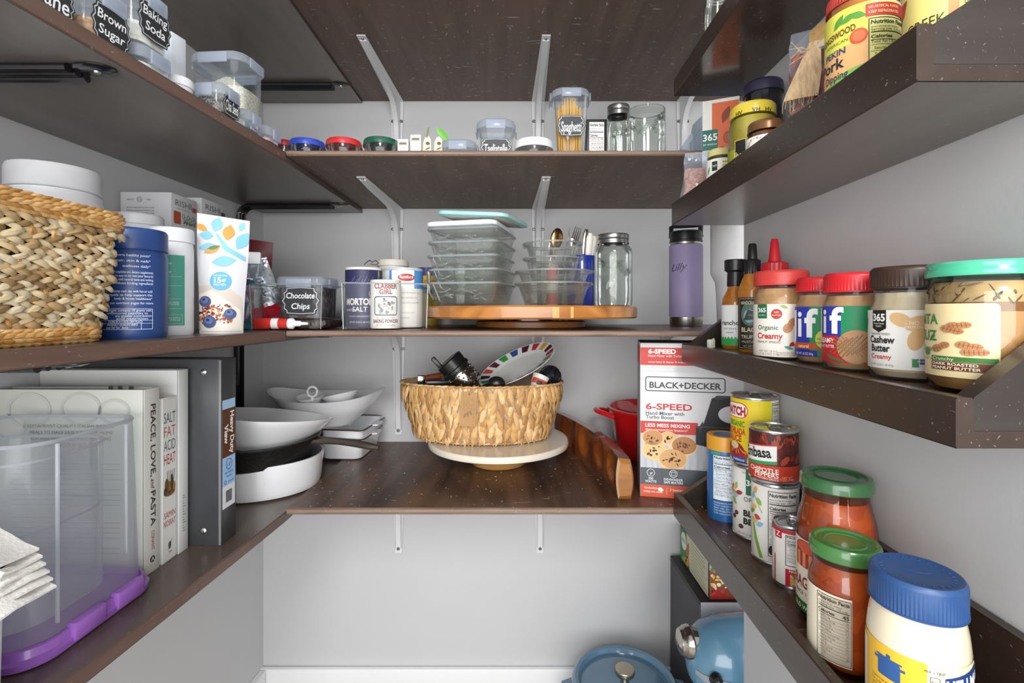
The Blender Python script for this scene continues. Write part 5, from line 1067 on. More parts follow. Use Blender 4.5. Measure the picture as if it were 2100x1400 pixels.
# ================================================================ MIDDLE LEFT SHELF
def jar2(name, label, X, Y, r, top, m, lidm, lidh, L, a0=0, z=ZL1, bodylip=0, rib=.0004, lr=1.0, cat='tub'):
    root = thing(name, label, cat, (X, Y, z), face(X, Y), 'tubs on the left shelf'); h = top-z; hb = h-lidh
    lathe_part(root, 'tub_body', [(0, .001), (r*.93, .001), (r*.96, 0), (r*.99, .003), (r, .008), (r, hb*.93), (r*.97, hb*.97), (r*.95, hb)], m)
    screw_lid(root, r*lr, lidh, lidm, hb, rib)
    if L: label_part(root, L, r+.0004, a0, 0)
    return root
NAVY = mat('navy_tub', '26427a', .38, var=.02)
X, Y, r = fit(192, 345, D=.79); top = tz(462, Y-r); h = top-ZL1
L = Label(); c = 'dfe6f4'
for i, (t, w) in enumerate((('supports healthy joints*', .04), ('hair, skin & nails*', .034), ('wellness daily*', .028))): L.text(t, .0185, h*(.735-.048*i), .0030, c, 2, 'R', w=w)
for i, t in enumerate(('Our collagen peptides are dietary supplements', 'designed to be easy to stir into your favourite', 'drink or food, with neutral taste and nothing', 'added, & without binding ingredients')): L.text(t, .0215, h*(.585-.033*i), .0031, c, 2, 'R', w=.052)
for i, t in enumerate(('Use one scoop each day with hot or cold', 'liquids to help support the', 'body & bones healthiness*')): L.text(t, .0205, h*(.415-.033*i), .0031, c, 2, 'R', w=.050-.006*i)
L.text('See our nutrition pages for more', .0215, h*.31, .0030, c, 2, 'R', w=.050); L.frame(-.034, h*.085, .021, h*.27, .0005, c, 2, .0006)
for i, t in enumerate(('collagen contains 10 grams with', 'unflavoured peptides to', 'any greater contribution', 'and nutrition')): L.text(t, .0195-.004*(i % 2), h*(.245-.024*i), .0028, c, 2, 'R', w=.046-.005*i)
L.rect(-.034, h*.165, .021, h*.168, c, 2); L.text('STORE IN A COOL DRY PLACE', .010, h*.145, .0026, c, 2, 'R', w=.034); L.rect(-.034, h*.138, .021, h*.1405, c, 2); L.text('PRODUCT QUALITY INFO', .005, h*.118, .0026, c, 2, 'R', w=.030); L.text('see lid for date', -.004, h*.094, .0026, c, 2, 'R'); L.rect(.0085, h*.085, .009, h*.138, c, 2)
jar2('supplement_tub', 'navy blue supplement tub with white print beside the wicker basket', X, Y, r, top, NAVY, NAVY, .0265, L, 0, rib=0, lr=1.005)
X, Y, r = fit(303, 398, D=.872); top = tz(463, Y-r); h = top-ZL1
L = Label(); L.rect(-.05, h*.09, .0165, h*.74, '4aa08c'); L.frame(-.05, h*.105, .0135, h*.19, .0003, 'dff0ea', 2)
for t, y, w in (('collagen plus honey', .655, .03), ('supports hair', .575, .026)): L.text(t, .0005, h*y, .0030, 'e6f4ee', 2, 'R', w=w)
for y in (.54, .455, .335, .245): L.rect(-.05, h*y, .0125, h*y+.0004, 'bfe0d6', 2)
L.text('MADE WITH', .009, h*.295, .0022, 'e6f4ee', 2, 'R'); L.text('CARE IN USA', .009, h*.278, .0022, 'e6f4ee', 2, 'R'); L.ring(-.009, h*.287, .005, .005, .0005, 'e6f4ee', 2); L.line(-.006, h*.36, -.002, h*.375, .0006, 'e6f4ee', 2); L.line(-.006, h*.36, -.008, h*.366, .0006, 'e6f4ee', 2)
L.text('lot and best before', .0105, h*.155, .0022, 'e6f4ee', 2, 'R', w=.026); L.text('see base of the tub', .0105, h*.135, .0022, 'e6f4ee', 2, 'R', w=.024)
jar2('supplement_tub', 'white tub with teal label between the navy tub and the leafy pouch', X, Y, r, top, WHT, WHT, .020, L, 0, lr=1.03)
X, Y = -.580, .752; jar2('white_tub', 'white-lidded tub mostly hidden behind the navy tub', X, Y, .036, tz(437, Y-.02), WHT, WHT, .016, None)
X, Y = -.600, .640; root = thing('white_tub', 'big plain white tub with wide ribbed lid behind the wicker basket', 'tub', (X, Y, ZL1), 0, 'tubs on the left shelf'); top = tz(347, Y); h = top-ZL1; r = .0555
lathe_part(root, 'tub_body', [(0, 0), (r*.95, 0), (r, .005), (r, h*.66), (r*1.0, h*.70), (r*.96, h*.75), (r*.90, h*.795), (r*.86, h*.82), (r*.86, h*.845), (r*.80, h*.85), (r*.80, h*.88)], WHT, 0, 72)
lathe_part(root, 'lid', [(r*.80, h*.855), (r*.875, h*.86), (r*.885, h*.865), (r*.87, h*.875), (r*.87, h*.975), (r*.84, h*.995), (r*.80, h), (0, h)], WHT, 0, 150, ribs(.0005, 3, 4))
# tea cartons
CARD = mat('tea_carton_white', 'dcdcdf', .5, var=.02)
def tea(label, x0, x1, y0, y1, top, spot, front):
    root = thing('tea_carton', label, 'carton', (x1, y0, ZL1), .04, 'white tea cartons by the left wall'); h = top-ZL1
    part(MB().box(-(x1-x0), 0, 0, y1-y0, 0, h, CARD, .0008), 'box', root); w = y1-y0; L = Label()
    L.text('RISHI', w*.45, h-.020, .011, '7a7a80', 2, w=w*.62); L.text('TEA & BOTANICALS', w*.45, h-.0255, .0018, '8a8a90', 2, w=w*.5); L.rect(w*.80, h-.023, w*.98, h-.015, 'a84a30' if spot == 'c2512c' else '55383a', 2)
    L.rect(w*.08, h-.052, w*.34, h-.030, spot, 2, .002)
    for i in range(9): L.ring(w*(.45+.065*i), h-.036-.004*(i % 3), .0038, .0042, .0009, '4a6a50', 2, 14)
    for i in range(5): L.leaf(w*(.48+.1*i), h-.047, .008, .004, .6+i, '55705a', 3)
    if front: L.leaf(w*.72, h-.046, .05, .022, .4, '2c5a34', 3); L.leaf(w*.35, h-.046, .04, .02, 2.2, '2c5a34', 3)
    part(L.build(MB(), T=Matrix.Translation((.0003, 0, 0)) @ Matrix.Rotation(pi/2, 4, 'Z')), 'side_print', root)
    L = Label(); W = x1-x0; L.ring(-W*.62, h-.013, .0045, .0045, .0006, '6a6a70', 2); L.ring(-W*.62, h-.013, .0022, .0022, .0005, '6a6a70', 2); L.text('ABOUT', -W*.80, h-.0145, .0026, '6a6a70', 2); L.text('TEAS', -W*.45, h-.0145, .0026, '6a6a70', 2)
    for i in range(3): L.text(('We are independent growers of tea', 'botanicals sourced with people in the', 'gardens where teas are made')[i], -W*.88, h-.028-.005*i, .0026, '7a7a80', 2, 'L', w=W*.55)
    part(L.build(MB(), T=Matrix.Translation((0, -.0002, 0))), 'front_print', root)
tea('white tea carton with orange patch, nearer of the two by the left wall', -.680, -.594, .850, .923, tz(394, .85), 'c2512c', False)
tea('white tea carton with green leaf design, farther of the two', -.676, -.598, .940, 1.022, tz(405, .94), '1d4a2c', True)
# leafy pouch
root = thing('granola_pouch', 'white pouch printed with blue and orange leaves and berries', 'pouch', (-.4535, .762, ZL1), .42); h = tz(447, .76)-ZL1+.002; w = .069
def pouchf(t, u):       # u -1..1, t 0..1 : thickness profile
    return .015*(1-t**1.7)*(1-abs(u)**2.2)+.0012
mb = MB(); R_ = []
for j in range(15):
    t = j/14; ww = w/2*(.86+.19*t-.02*sin(t*7)); row = []
    for k in range(13): u = -1+k/6; row.append((u*ww+.003*t, -pouchf(t, u)-.0006*sin(9*t+4*u), h*t*(1-.02*u*(t > .9))))
    for k in range(11, 0, -1): u = -1+k/6; row.append((u*ww+.003*t, pouchf(t, u), h*t*(1-.02*u*(t > .9))))
    R_.append(row)
mb.loft(R_, mat('pouch_white', 'd3d4d6', .35, var=.02)); part(mb, 'pouch_body', root)
def on_pouch(L):
    m2 = MB()
    for v, f, m, q in L.it:
        bm = bmesh.new(); bv = [bm.verts.new((x, y, 0)) for x, y in v]
        for fc in f:
            try: bm.faces.new([bv[i] for i in fc])
            except ValueError: pass
        for ax, n, st in (((1, 0, 0), 14, .006), ((0, 1, 0), 40, .006)):
            for k in range(-n, n+1):
                bmesh.ops.bisect_plane(bm, geom=list(bm.verts)+list(bm.edges)+list(bm.faces), plane_co=Vector(ax)*k*st, plane_no=ax)
        bm.verts.index_update(); out = []
        for p in bm.verts:
            t = min(1, max(0, p.co.y/h)); ww = w/2*(.86+.19*t-.02*sin(t*7)); u = max(-1, min(1, (p.co.x-.003*t)/ww))
            out.append((u*ww+.003*t, -pouchf(t, u)-.0006*sin(9*t+4*u)-.0007-.00025*q, p.co.y))
        m2.add(out, [tuple(z.index for z in fc.verts) for fc in bm.faces], m); bm.free()
    return m2
L = Label(); B_, O_ = '7cbcd8', 'd6953a'
for x, y, ln, ww, rt, c in ((-.006, .93, .024, .016, 1.3, B_), (-.027, .90, .020, .010, 2.6, O_), (.010, .865, .026, .017, 1.35, O_), (.028, .925, .016, .009, 1.2, B_), (.029, .80, .032, .018, 1.05, B_), (-.020, .835, .020, .014, -.1, B_), (-.018, .735, .026, .012, .25, B_), (-.012, .715, .026, .012, .5, O_), (-.010, .73, .018, .006, .3, '4a7a4a'), (.004, .615, .034, .017, .15, B_)): L.leaf(x, h*y, ln, ww, rt, c, 1+(c == '4a7a4a'))
L.poly([(-.008, h*.85), (-.005, h*.85), (.010, h*.74), (.033, h*.66), (.033, h*.62), (.004, h*.71)], B_, 2)
L.poly([(-.032, h*.40), (.006, h*.42), (.028, h*.30), (.030, .003), (-.031, .003)], 'cfc4b8', 1); L.poly([(-.031, h*.33), (-.012, h*.37), (.026, h*.20), (.029, .004), (-.031, .004)], 'e4ddd2', 2)
L.ell(.000, h*.445, .0145, .0145, '5aa9cf', 3); L.text('15g', -.001, h*.43, .0085, 'f0f6fa', 4, bold=.02); L.text('PROTEIN', -.001, h*.405, .0028, 'f0f6fa', 4); L.text('PER SERVING', .0, h*.485, .0022, 'f0f6fa', 4)
R9 = random.Random(11)
for i in range(120): L.ell(R9.uniform(-.029, .014), R9.uniform(.012, .040)+.004, R9.uniform(.0008, .0032), R9.uniform(.0008, .0022), R9.choice(['8a3028', 'b0583c', '6a241e', 'd9b090', 'a04a30', 'c98a5a']), 3+.01*i, 8, R9.uniform(0, 3))
for x, y, r_ in ((-.021, .049, .0085), (.013, .030, .0082), (-.015, .018, .0095)): L.ell(x, y, r_, r_, '4a5a86', 5, 20); L.ell(x-.001, y+.002, r_*.62, r_*.55, '6a7aa6', 6, 16); L.ell(x-.002, y+.003, r_*.25, r_*.22, '2c3458', 7, 10)
part(on_pouch(L), 'print', root, ang=180)
# packets in the corner
def flatpack(name, label, X, Y, z, w, h, th, m, rot, deco=None, group='sweets and packets in the corner'):
    root = thing(name, label, 'packet', (X, Y, z), 0, group, rot); R_ = []
    for j in range(11):
        t = j/10; row = []; k = th*(sin(pi*(.06+.88*t))**.6)
        for i, u in enumerate((-1, -.7, -.3, 0, .3, .7, 1, .7, .3, 0, -.3, -.7)): row.append((u*w/2*(1-.03*sin(t*8)), (-1 if i < 7 else 1)*k*(1-abs(u)**2.5)/2-(.0005 if i < 7 else -.0005)+.0012*sin(t*13+u*5), h*t))
        R_.append(row)
    part(MB().loft(R_, m), 'packet_body', root)
    if deco: part(deco.build(MB(), T=Matrix.Translation((0, -th/2-.0022, 0))), 'print', root)
    return root
MAR = mat('maroon_foil', '6a1c24', .35, var=.1); SILV = mat('silver_foil', 'a4a7ae', .22, .75, var=.25, scale=40, bump=.9, bscale=60)
flatpack('maroon_pouch', 'maroon stand-up pouch at the back of the corner', -.585, 1.07, ZL1, .075, .193, .03, MAR, (-.05, .10, .2))
L = Label()
for i in range(9): L.rect(-.026, .118-.0065*i, .024-.003*(i % 3), .120-.0065*i, '5c6068', 1)
L.text('OLE', -.006, .034, .014, '3c4048', 2, bold=.03, rot=.4); L.text('SMOKY', -.010, .014, .010, '3c4048', 2, bold=.02, rot=.4); L.text('F', .022, .050, .016, '3c4048', 2, rot=.4)
flatpack('silver_pouch', 'crumpled silver foil pouch leaning right in front of the maroon pouch', -.500, .985, ZL1+.012, .082, .128, .020, SILV, (-.12, -.30, .25), L)
root = thing('zip_bag', 'clear zip bag with white zip band, full of red and purple sweets', 'bag', (-.512, .930, ZL1), .35, 'sweets and packets in the corner'); R9 = random.Random(13)
part(bag(MB(), .060, .036, .135, CLEARB, 1, .005, 12, 8, .004, .002), 'bag_film', root); part(MB().box(-.024, .030, -.006, .006, .125, .148, WHT, .002), 'zip_band', root); mb = MB()
for i in range(34): mb.leaf((R9.uniform(-.020, .022), R9.uniform(-.012, .008), R9.uniform(.008, .105)), (R9.uniform(-1, 1), R9.uniform(-.3, .3), R9.uniform(-1, 1)), (R9.uniform(-.4, .4), -1, R9.uniform(-.4, .4)), .034, .016, .003, R9.choice([mat('wrap_red', 'a02838', .3), mat('wrap_purple', '5c3050', .3), mat('wrap_teal', '2c6a74', .3), mat('wrap_dark', '2a2228', .3), mat('wrap_lilac', '8a6a9a', .3)]))
o_ = part(mb, 'sweets', root); o_['kind'] = 'stuff'
for i, (x, y, z, w_, hh, m, rt, lb) in enumerate(((-.446, .905, .006, .030, .040, mat('wrap_red', '', .3), (-1.0, .5, .2), 'red wrapped sweet in the acrylic bin'), (-.452, .945, .012, .030, .046, mat('red_shiny_wrap', 'b81c28', .25, var=.1), (-.7, -.4, .5), 'shiny red packet propped behind the icing tube'), (-.478, .892, .002, .030, .034, mat('wrap_teal', '', .3), (-1.2, .2, .6), 'teal wrapped sweet beside the icing tube'), (-.455, .985, .01, .03, .05, mat('wrap_dark', '', .3), (-.9, .3, .1), 'black foil packet behind the icing tube'), (-.460, 1.02, .012, .045, .055, mat('wrap_dark', '', .3), (-.5, -.3, .5), 'black foil packet leaning in the corner'))):
    flatpack('sweet_packet', lb, x, y, ZL1+z, w_, hh, .010, m, rt)
root = thing('icing_tube', 'red and white icing tube with white nozzle lying across the bin edge', 'tube', (-.462, .872, ZL1+.0125), 0, None, rot=(0, pi/2, -.02))
part(MB().loft([[(x, y, z) for x, y in oval(a, b, 24)] for z, a, b in ((0, .010, .0012), (.006, .010, .0016), (.02, .0098, .006), (.045, .0092, .0086), (.066, .0090, .0088))], mat('tube_red', 'c8342c', .35)), 'tube_body', root)
part(MB().lathe([(.0094, .064), (.0098, .066), (.0098, .071), (.0052, .075), (.0048, .084), (.0030, .086), (.0022, .098), (0, .098)], WHT, 28), 'nozzle', root)
part(MB().loft([[(x, y, z) for x, y in oval(a, b, 24)] for z, a, b in ((.034, .00975, .0080), (.047, .0095, .0092))], mat('tube_white_band', 'e4e0dc', .4), False, False), 'white_band', root)
# wicker basket
STRAW = [mat('seagrass_%d' % i, c, .75, var=.18, scale=90) for i, c in enumerate(('c0a67c', 'ab8e62', 'd2bf98', '8c7048', 'cbbc9e'))]; WILL = [mat('willow_%d' % i, c, .55, var=.15, scale=60) for i, c in enumerate(('c99a5c', 'b5813f', 'd6ad72'))]
def perim(w, d, r, step):
    p = [Vector((x, y, 0)) for x, y in rrect(w, d, r, 8)]; p.append(p[0]); out = []; acc = 0.
    for a, b in zip(p, p[1:]):
        ln = (b-a).length; t = (b-a).normalized()
        while acc < ln: out.append((a+t*acc, t, Vector((t.y, -t.x, 0)))); acc += step
        acc -= ln
    return out
root = thing('wicker_basket', 'large woven seagrass basket with willow rim at the left edge', 'basket', (-.566, .425, ZL1), -.03, rot=None); BH = .137
R9 = random.Random(21); mb = MB(); W0, D0 = .196, .262
def wd(t): return W0+.030*t, D0+.034*t
part(MB().loft([[(x, y, z) for x, y in rrect(*[q-.006 for q in wd(z/BH)], .03, 6)] for z in (.002, BH*.5, BH-.004)]+[[(x, y, z) for x, y in rrect(*[q-.016 for q in wd(z/BH)], .026, 6)] for z in (BH-.004, .01)], mat('basket_core', '6e5432', .85, var=.2), True, True), 'inner_frame', root)
rows = 12
for j in range(rows):
    t = (j+1.2)/(rows+1.6); z = BH*t; w_, d_ = wd(t); ph = R9.uniform(0, .014)
    for i, (p, tg, n) in enumerate(perim(w_, d_, .03, .0135)):
        if n.x < -.5 or n.y > .6: continue
        for sg in (1, -1):
            dv = tg*.93+Vector((0, 0, sg*.36)); o = p+n*(.0016+R9.uniform(-.0012, .0022))+tg*(ph+(0 if sg > 0 else .005)+R9.uniform(-.002, .002))+Vector((0, 0, z+sg*.0026+R9.uniform(-.0012, .0012)))
            mb.leaf(o, dv, n+Vector((0, 0, R9.uniform(-.3, .3))), .0265+R9.uniform(-.004, .005), .0068+R9.uniform(-.001, .0015), .0042, R9.choice(STRAW))
mb_w = mb
for z0, z1, k in ((BH-.010, BH+.004, 5), (.000, .012, 4)):
    w_, d_ = wd(z0/BH); mb = MB()
    for i, (p, tg, n) in enumerate(perim(w_+.004, d_+.004, .03, .0095)):
        if n.x < -.5 or n.y > .6: continue
        for q in range(k):
            zz = z0+(z1-z0)*(q+.5)/k
            mb.leaf(p+n*(.002+.0035*sin(pi*(q+.5)/k))+Vector((0, 0, zz+(.003 if z0 < .05 else 0))), tg+Vector((0, 0, (.28 if z0 > .05 else .16)*(1 if q > 1 else -.6))), n+Vector((0, 0, .5*(q-k/2))), .034, .0050, .0046, R9.choice(WILL))
    part(mb, 'willow_rim' if z0 > .05 else 'willow_base', root)
mb = mb_w
for p, tg, n in perim(*wd(.5), .03, .031):
    if n.x > -.5 and n.y < .6: 
        for zz in range(2, 13, 3): mb.leaf(p+n*(.0035+.03*0)+n*(.017*(zz/14-.5))+Vector((0, 0, BH*zz/14+R9.uniform(-.004, .004)))+tg*R9.uniform(-.006, .006), Vector((0, 0, 1)), n, .016, .0055, .003, R9.choice(WILL))
part(mb, 'seagrass_weave', root)
# tumblers at the right end
def tumbler(name, label, X, Y, prof, m, z, cat='bottle'): 
    root = thing(name, label, cat, (X, Y, z), face(X, Y)); lathe_part(root, 'body', prof, m, 0, 56); return root
X, Y, r = fit(1372, 1442, D=1.20); h = tz(456, Y-r)-ZB1
root = tumbler('insulated_bottle', 'lavender insulated bottle with black cap and cursive name', X, Y, [(0, .022), (r*1.0, .022), (r, h*.14), (r, h*.78), (r*.985, h*.80)], mat('lavender_powder_coat', '9d91b8', .5, var=.05, bump=.15, bscale=900), ZB1)
lathe_part(root, 'steel_base', [(0, 0), (r*.94, 0), (r*.97, .002), (r*.985, .0215), (0, .0215)], mat('brushed_steel', 'b0aca6', .3, 1.0)); lathe_part(root, 'steel_collar', [(r*.985, h*.80), (r*.93, h*.805), (r*.93, h*.83), (0, h*.83)], mat('brushed_steel', '', .3))
lathe_part(root, 'cap', [(r*.94, h*.825), (r*.99, h*.83), (r*.99, h*.845), (r*.96, h*.85), (r*.97, h*.90), (r*.92, h*.935), (0, h*.94)], DARKC, 0, 56)
mb = MB(); mb.tube([(-r*.86, 0, h*.88), (-r*.86, 0, h*.985), (-r*.6, 0, h*1.0), (r*.6, 0, h*1.0), (r*.86, 0, h*.985), (r*.86, 0, h*.88)], .006, DARKC, 8); part(mb, 'carry_loop', root)
L = Label(); L.text('Lilly', -.016, h*.545, .016, '3a3450', 1, bold=-.004, shear=.5, rot=.1); L.line(-.036, h*.56, -.026, h*.60, .0009, '3a3450', 1); label_part(root, L, r+.0002, 0, 0)
X, Y = .4545, 1.0; r = .0445; h = .235
root = tumbler('white_tumbler', 'white insulated tumbler behind the sauce bottles', X, Y, [(0, 0), (r*.68, 0), (r*.70, .003), (r*.76, h*.30), (r*.80, h*.40), (r*.98, h*.47), (r, h*.50), (r, h*.98), (r*.97, h)], mat('white_powder_coat', 'dededf', .4), ZB1)
lathe_part(root, 'lid', [(r*.98, h), (r*.98, h+.008), (0, h+.009)], WHT)
# ================================================================ LOWEST LEFT SHELF
PORC = mat('white_porcelain', 'dedfe1', .18, coat=.5, var=.015)
def book(name, label, cat, xs, y0, y1, w, h, cover, spine=None, tilt=0., z=ZL0, group=None, pages=True):
    root = thing(name, label, cat, (xs, (y0+y1)/2, z), 0, group, rot=(tilt, 0, -.015)); t = y1-y0
    mb = MB()
    for s_ in (-1, 1): mb.box(-w, 0, s_*t/2-(.002 if s_ > 0 else 0), s_*t/2+(0 if s_ > 0 else .002), 0, h, cover, .0006)
    mb.box(-.0025, .0004, -t/2, t/2, 0, h, spine or cover, .0006); part(mb, 'cover', root)
    if pages: part(MB().box(-w+.004, -.003, -t/2+.0022, t/2-.0022, .003, h-.003, mat('paper_pages', 'dcd8ce', .8), .0004), 'pages', root)
    return root, t
SIDE = lambda x=.0007: Matrix.Translation((x, 0, 0)) @ Matrix.Rotation(pi/2, 4, 'Z')
r_, t = book('binder', 'thick black ring binder with a brown and blue spine label', 'binder', -.440, .736, .776, .235, .2815, mat('black_vinyl', '3c3d40', .32, var=.1, bump=.05), tilt=0)
L = Label(); L.rect(-.0165, .052, .0165, .218, 'dfe2e4'); L.rect(-.0165, .204, .0165, .218, 'a8c8ea', 2); L.rect(-.0165, .130, .0165, .204, '5a3420', 2); L.rect(-.0165, .086, .0165, .130, '9cc4ec', 2)
L.text('Heavy Duty', .0035, .199, .0098, 'f0ebe6', 3, 'L', rot=-pi/2, bold=.03, w=.066); L.text('View', -.0115, .180, .0098, 'f0ebe6', 3, 'L', rot=-pi/2, bold=.03); L.ring(0, .118, .008, .0085, .001, '2a4a70', 3); L.text("1.5''", 0, .115, .005, '2a4a70', 4); L.text('300 SHEETS', 0, .104, .003, '2a4a70', 3); L.text('capacity', 0, .099, .003, '2a4a70', 3); L.ring(-.009, .0915, .003, .003, .0008, '1c2c40', 3); L.text('recycled', .005, .090, .003, '2a4a70', 3)
for i in range(12): L.rect(-.008+.0013*i, .060, -.0075+.0013*i+.0004*(i % 3), .078, '3a3a3a', 2)
part(L.build(MB(), T=SIDE()), 'spine_label', r_); mb = MB()
for z in (.022, .262): part(MB().lathe([(0, .0016), (.003, .0014), (.0048, 0)], mat('rivet_chrome', 'c9cac8', .2, 1.), 16, T=Matrix.Translation((-.026, -.0202, z)) @ Matrix.Rotation(pi/2, 4, 'X')), 'rivet', r_)
part(MB().box(-.0022, .0014, -.0215, -.0185, .001, .2805, mat('vinyl_seam', '77797c', .3), .0008), 'spine_seam', r_)
r_, t = book('cookbook', 'tall plain white cookbook leaning against the black binder', 'book', -.486, .7105, .731, .205, .268, mat('white_cover', 'dadbd9', .35, var=.02), tilt=0, group='cookbooks on the lowest left shelf')
L = Label()
for i in range(14): L.rect(-.003, .03+.004*i, .004-.002*(i % 3), .031+.004*i, '8a8a86', 1)
part(L.build(MB(), T=SIDE()), 'spine_print', r_)
r_, t = book('cookbook', 'white cookbook with colourful words Salt Fat Acid Heat stacked on its spine', 'book', -.488, .680, .7075, .17, .232, mat('white_cover', '', .3), group='cookbooks on the lowest left shelf')
L = Label(); L.rect(-.0128, .002, .0128, .230, 'dcdcd8', 1)
for i, (tx, c) in enumerate((('SALT', '4a5a62'), ('FAT', 'b0604a'), ('ACID', '55636a'), ('HEAT', 'a8323c'))): L.text(tx, 0, .196-.0195*i, .0150, c, 2, w=.0225)
for x, y, a, b, c in ((-.006, .108, .004, .010, '6a4a2c'), (-.001, .104, .003, .009, '8a6a34'), (.004, .110, .003, .012, '3c4a3a'), (.008, .103, .003, .008, 'a8743c'), (-.009, .100, .003, .006, '4a5a34'), (0, .096, .010, .004, '7a5434')): L.ell(x, y, a, b, c, 3, 14)
for i in range(5): L.line(-.004+.003*i, .112, -.005+.0036*i, .128, .0009, '5a3a24', 2)
L.line(-.012, .092, .012, .0915, .0007, 'a8c0cc', 2); L.text('SAMIN', 0, .062, .0085, 'a8423a', 2, w=.022); L.text('NOSRAT', 0, .050, .0085, 'a8423a', 2, w=.023); L.ell(0, .022, .003, .0055, '5a5a58', 2, 10); L.line(-.004, .016, .005, .030, .0007, '5a5a58', 3); L.text('S&S', .001, .011, .003, '5a5a58', 2)
part(L.build(MB(), T=SIDE()), 'spine_print', r_)
r_, t = book('cookbook', 'cookbook lettered Peace, Love, and Pasta down its spine, nearest of the books', 'book', -.489, .6485, .6755, .205, .2495, mat('ivory_cover', 'd6d7ce', .35, var=.02), group='cookbooks on the lowest left shelf')
L = Label(); L.text('PEACE, LOVE,', -.003, .228, .0085, '2c2c2a', 2, 'L', rot=-pi/2, w=.098, bold=.01); L.text('and', -.003, .127, .007, '4a3a2a', 2, 'L', rot=-pi/2, shear=.4, w=.014); L.text('PASTA', -.003, .110, .0085, '2c2c2a', 2, 'L', rot=-pi/2, w=.047, bold=.01); L.text('CONANT', -.002, .056, .0055, 'a8505a', 2, 'L', rot=-pi/2, w=.026); L.ell(0, .018, .0042, .0042, '26262a', 2); L.text('A', 0, .0155, .0058, 'e8e8e0', 3)
part(L.build(MB(), T=SIDE()), 'spine_print', r_)
L = Label()
for x, y, q in ((-.155, .222, .030), (-.085, .224, .028), (-.181, .20, .022), (-.04, .22, .022)): L.ring(x, y, q, q*.8, .004, 'c6c8c2', 1, 36)
for i, (tx, w_) in enumerate((('RESTAURANT-QUALITY ITALIAN-INSPIRED', .118), ('MEALS TO MAKE EASILY IN YOUR HOME', .112), ('KITCHEN, FROM THE AWARD-WINNING', .108), ('CHEF AND FOOD NETWORK', .074))): L.text(tx, -.098, .199-.0085*i, .0042, '77776f', 2, w=w_)
for i in range(17): L.rect(-.178, .150-.0068*i-.010*(i > 8), -.032-.03*(i % 5 == 4), .1508-.0068*i-.010*(i > 8), 'a9a9a2', 1)
part(L.build(MB(), T=Matrix.Translation((0, -t/2-.0004, 0))), 'back_cover_print', r_)
mb = MB()
for i, x in enumerate((-.03, -.045, -.058)): part(MB().box(x, x+.006, -.002, -.0012, .245, .2525, mat('index_tab', '3a3a3c', .5), .0002), 'index_tab', r_)
# storage tote standing on its purple lid
TOTE = glass('frosted_tote', 'f4f6f8', .22, .16, milk=.20, milkc='ececec', gl=.4, bscale=8); TOTEL = glass('frosted_tote_rib', 'f4f6f8', .25, .12, milk=.55, milkc='e6e9ee', gl=.5)
root = thing('storage_tote', 'frosted clear storage tote standing upside down on its purple lid', 'storage box', (-.5635, .5565, ZL0), -.02); w0, d0 = .190, .160
PUR = mat('purple_lid', '9a63bd', .3, coat=.3, var=.03)
part(MB().loft([[(x, y, z) for x, y in rrect(w0+2*i, d0+2*i, .034, 8)] for z, i in ((0, .002), (.002, .006), (.009, .007), (.011, .004), (.019, .003), (.020, .001), (.012, .0))], PUR), 'lid', root)
R_ = [[(x, y, z) for x, y in rrect(w0-2*i, d0-2*i, .034-i*.3, 8)] for z, i in ((.012, .001), (.03, .001), (.15, .0035), (.205, .005), (.2165, .0055), (.2195, .009))]; part(MB().loft(R_, TOTE, False, False), 'tote_body', root)
part(MB().tube([(x, y, .2185) for x, y in rrect(w0-.0125, d0-.0125, .032, 8)], .0022, TOTEL, 6, closed=True), 'top_rim', root)
for y in (-.048, .040): part(MB().box(w0/2-.0045, w0/2-.001, y-.0015, y+.0015, .06 if y > 0 else .03, .2165, TOTEL, .001), 'moulded_rib', root)
R_ = [[(x*.80-.008, y*.80-.004, z) for x, y in rrect(w0, d0, .05, 8)] for z in (.024, .15, .196)]; part(MB().loft(R_, glass('nested_tub', 'f2f4f7', .3, .12, milk=.12, milkc='dcdcde', gl=.4), True, False), 'nested_tub', root)
part(MB().tube([(x*.80-.008, y*.80-.004, .196) for x, y in rrect(w0, d0, .05, 8)], .0018, TOTEL, 6, closed=True), 'nested_rim', root)
part(MB().tube([(x*.77-.008, y*.77-.004, .120) for x, y in rrect(w0, d0, .05, 8)], .0012, TOTEL, 6, closed=True), 'nested_rim', root)
for sy in (-.02, .035): part(MB().box(w0/2-.002, w0/2+.0095, sy-.02, sy+.02, .004, .0245, PUR, .003), 'lid_latch', root)
NAP = mat('paper_napkin', 'e2e0da', .9, var=.03, bump=.3, bscale=300); R9 = random.Random(3)
solo(MB().loft([[(x, y, z) for x, y in rrect(.11-2*i, .060-2*i, .01)] for z, i in ((0, .004), (.002, .002), (.128, 0), (.128, .002), (.004, .004))], mat('holder_plastic', 'dfe2e8', .4)), 'napkin_holder', 'white holder at the lower left edge, full of napkins', 'holder', (-.4925, .396, ZL0), 0)
for i in range(6):
    mb = MB(); z0 = .1285+.0050*i; n = 13; R_ = []
    for j in range(n):
        u = j/(n-1); x = -.05+.146*u-.003*i*(u > .5); zz = z0+.020*sin(pi*min(1, u*1.05))*(.5+.09*i)-.018*max(0, u-.72)**1.1*3.4*(1-.1*i); wv = .0022*sin(u*9+i*1.3)
        R_.append([(x+wv, -.027+.004*i, zz), (x+wv*2, -.009, zz+.002+wv), (x-wv, .009, zz+.001-wv), (x, .027, zz), (x, .027, zz+.0019), (x-wv, .009, zz+.0029-wv), (x+wv*2, -.009, zz+.0039+wv), (x+wv, -.027+.004*i, zz+.0019)])
    mb.loft(R_, NAP); solo(mb, 'paper_napkin', 'white paper napkin fanned out of the holder at the left edge', 'napkin', (-.492, .397, ZL0), 0, 'napkins in the holder')
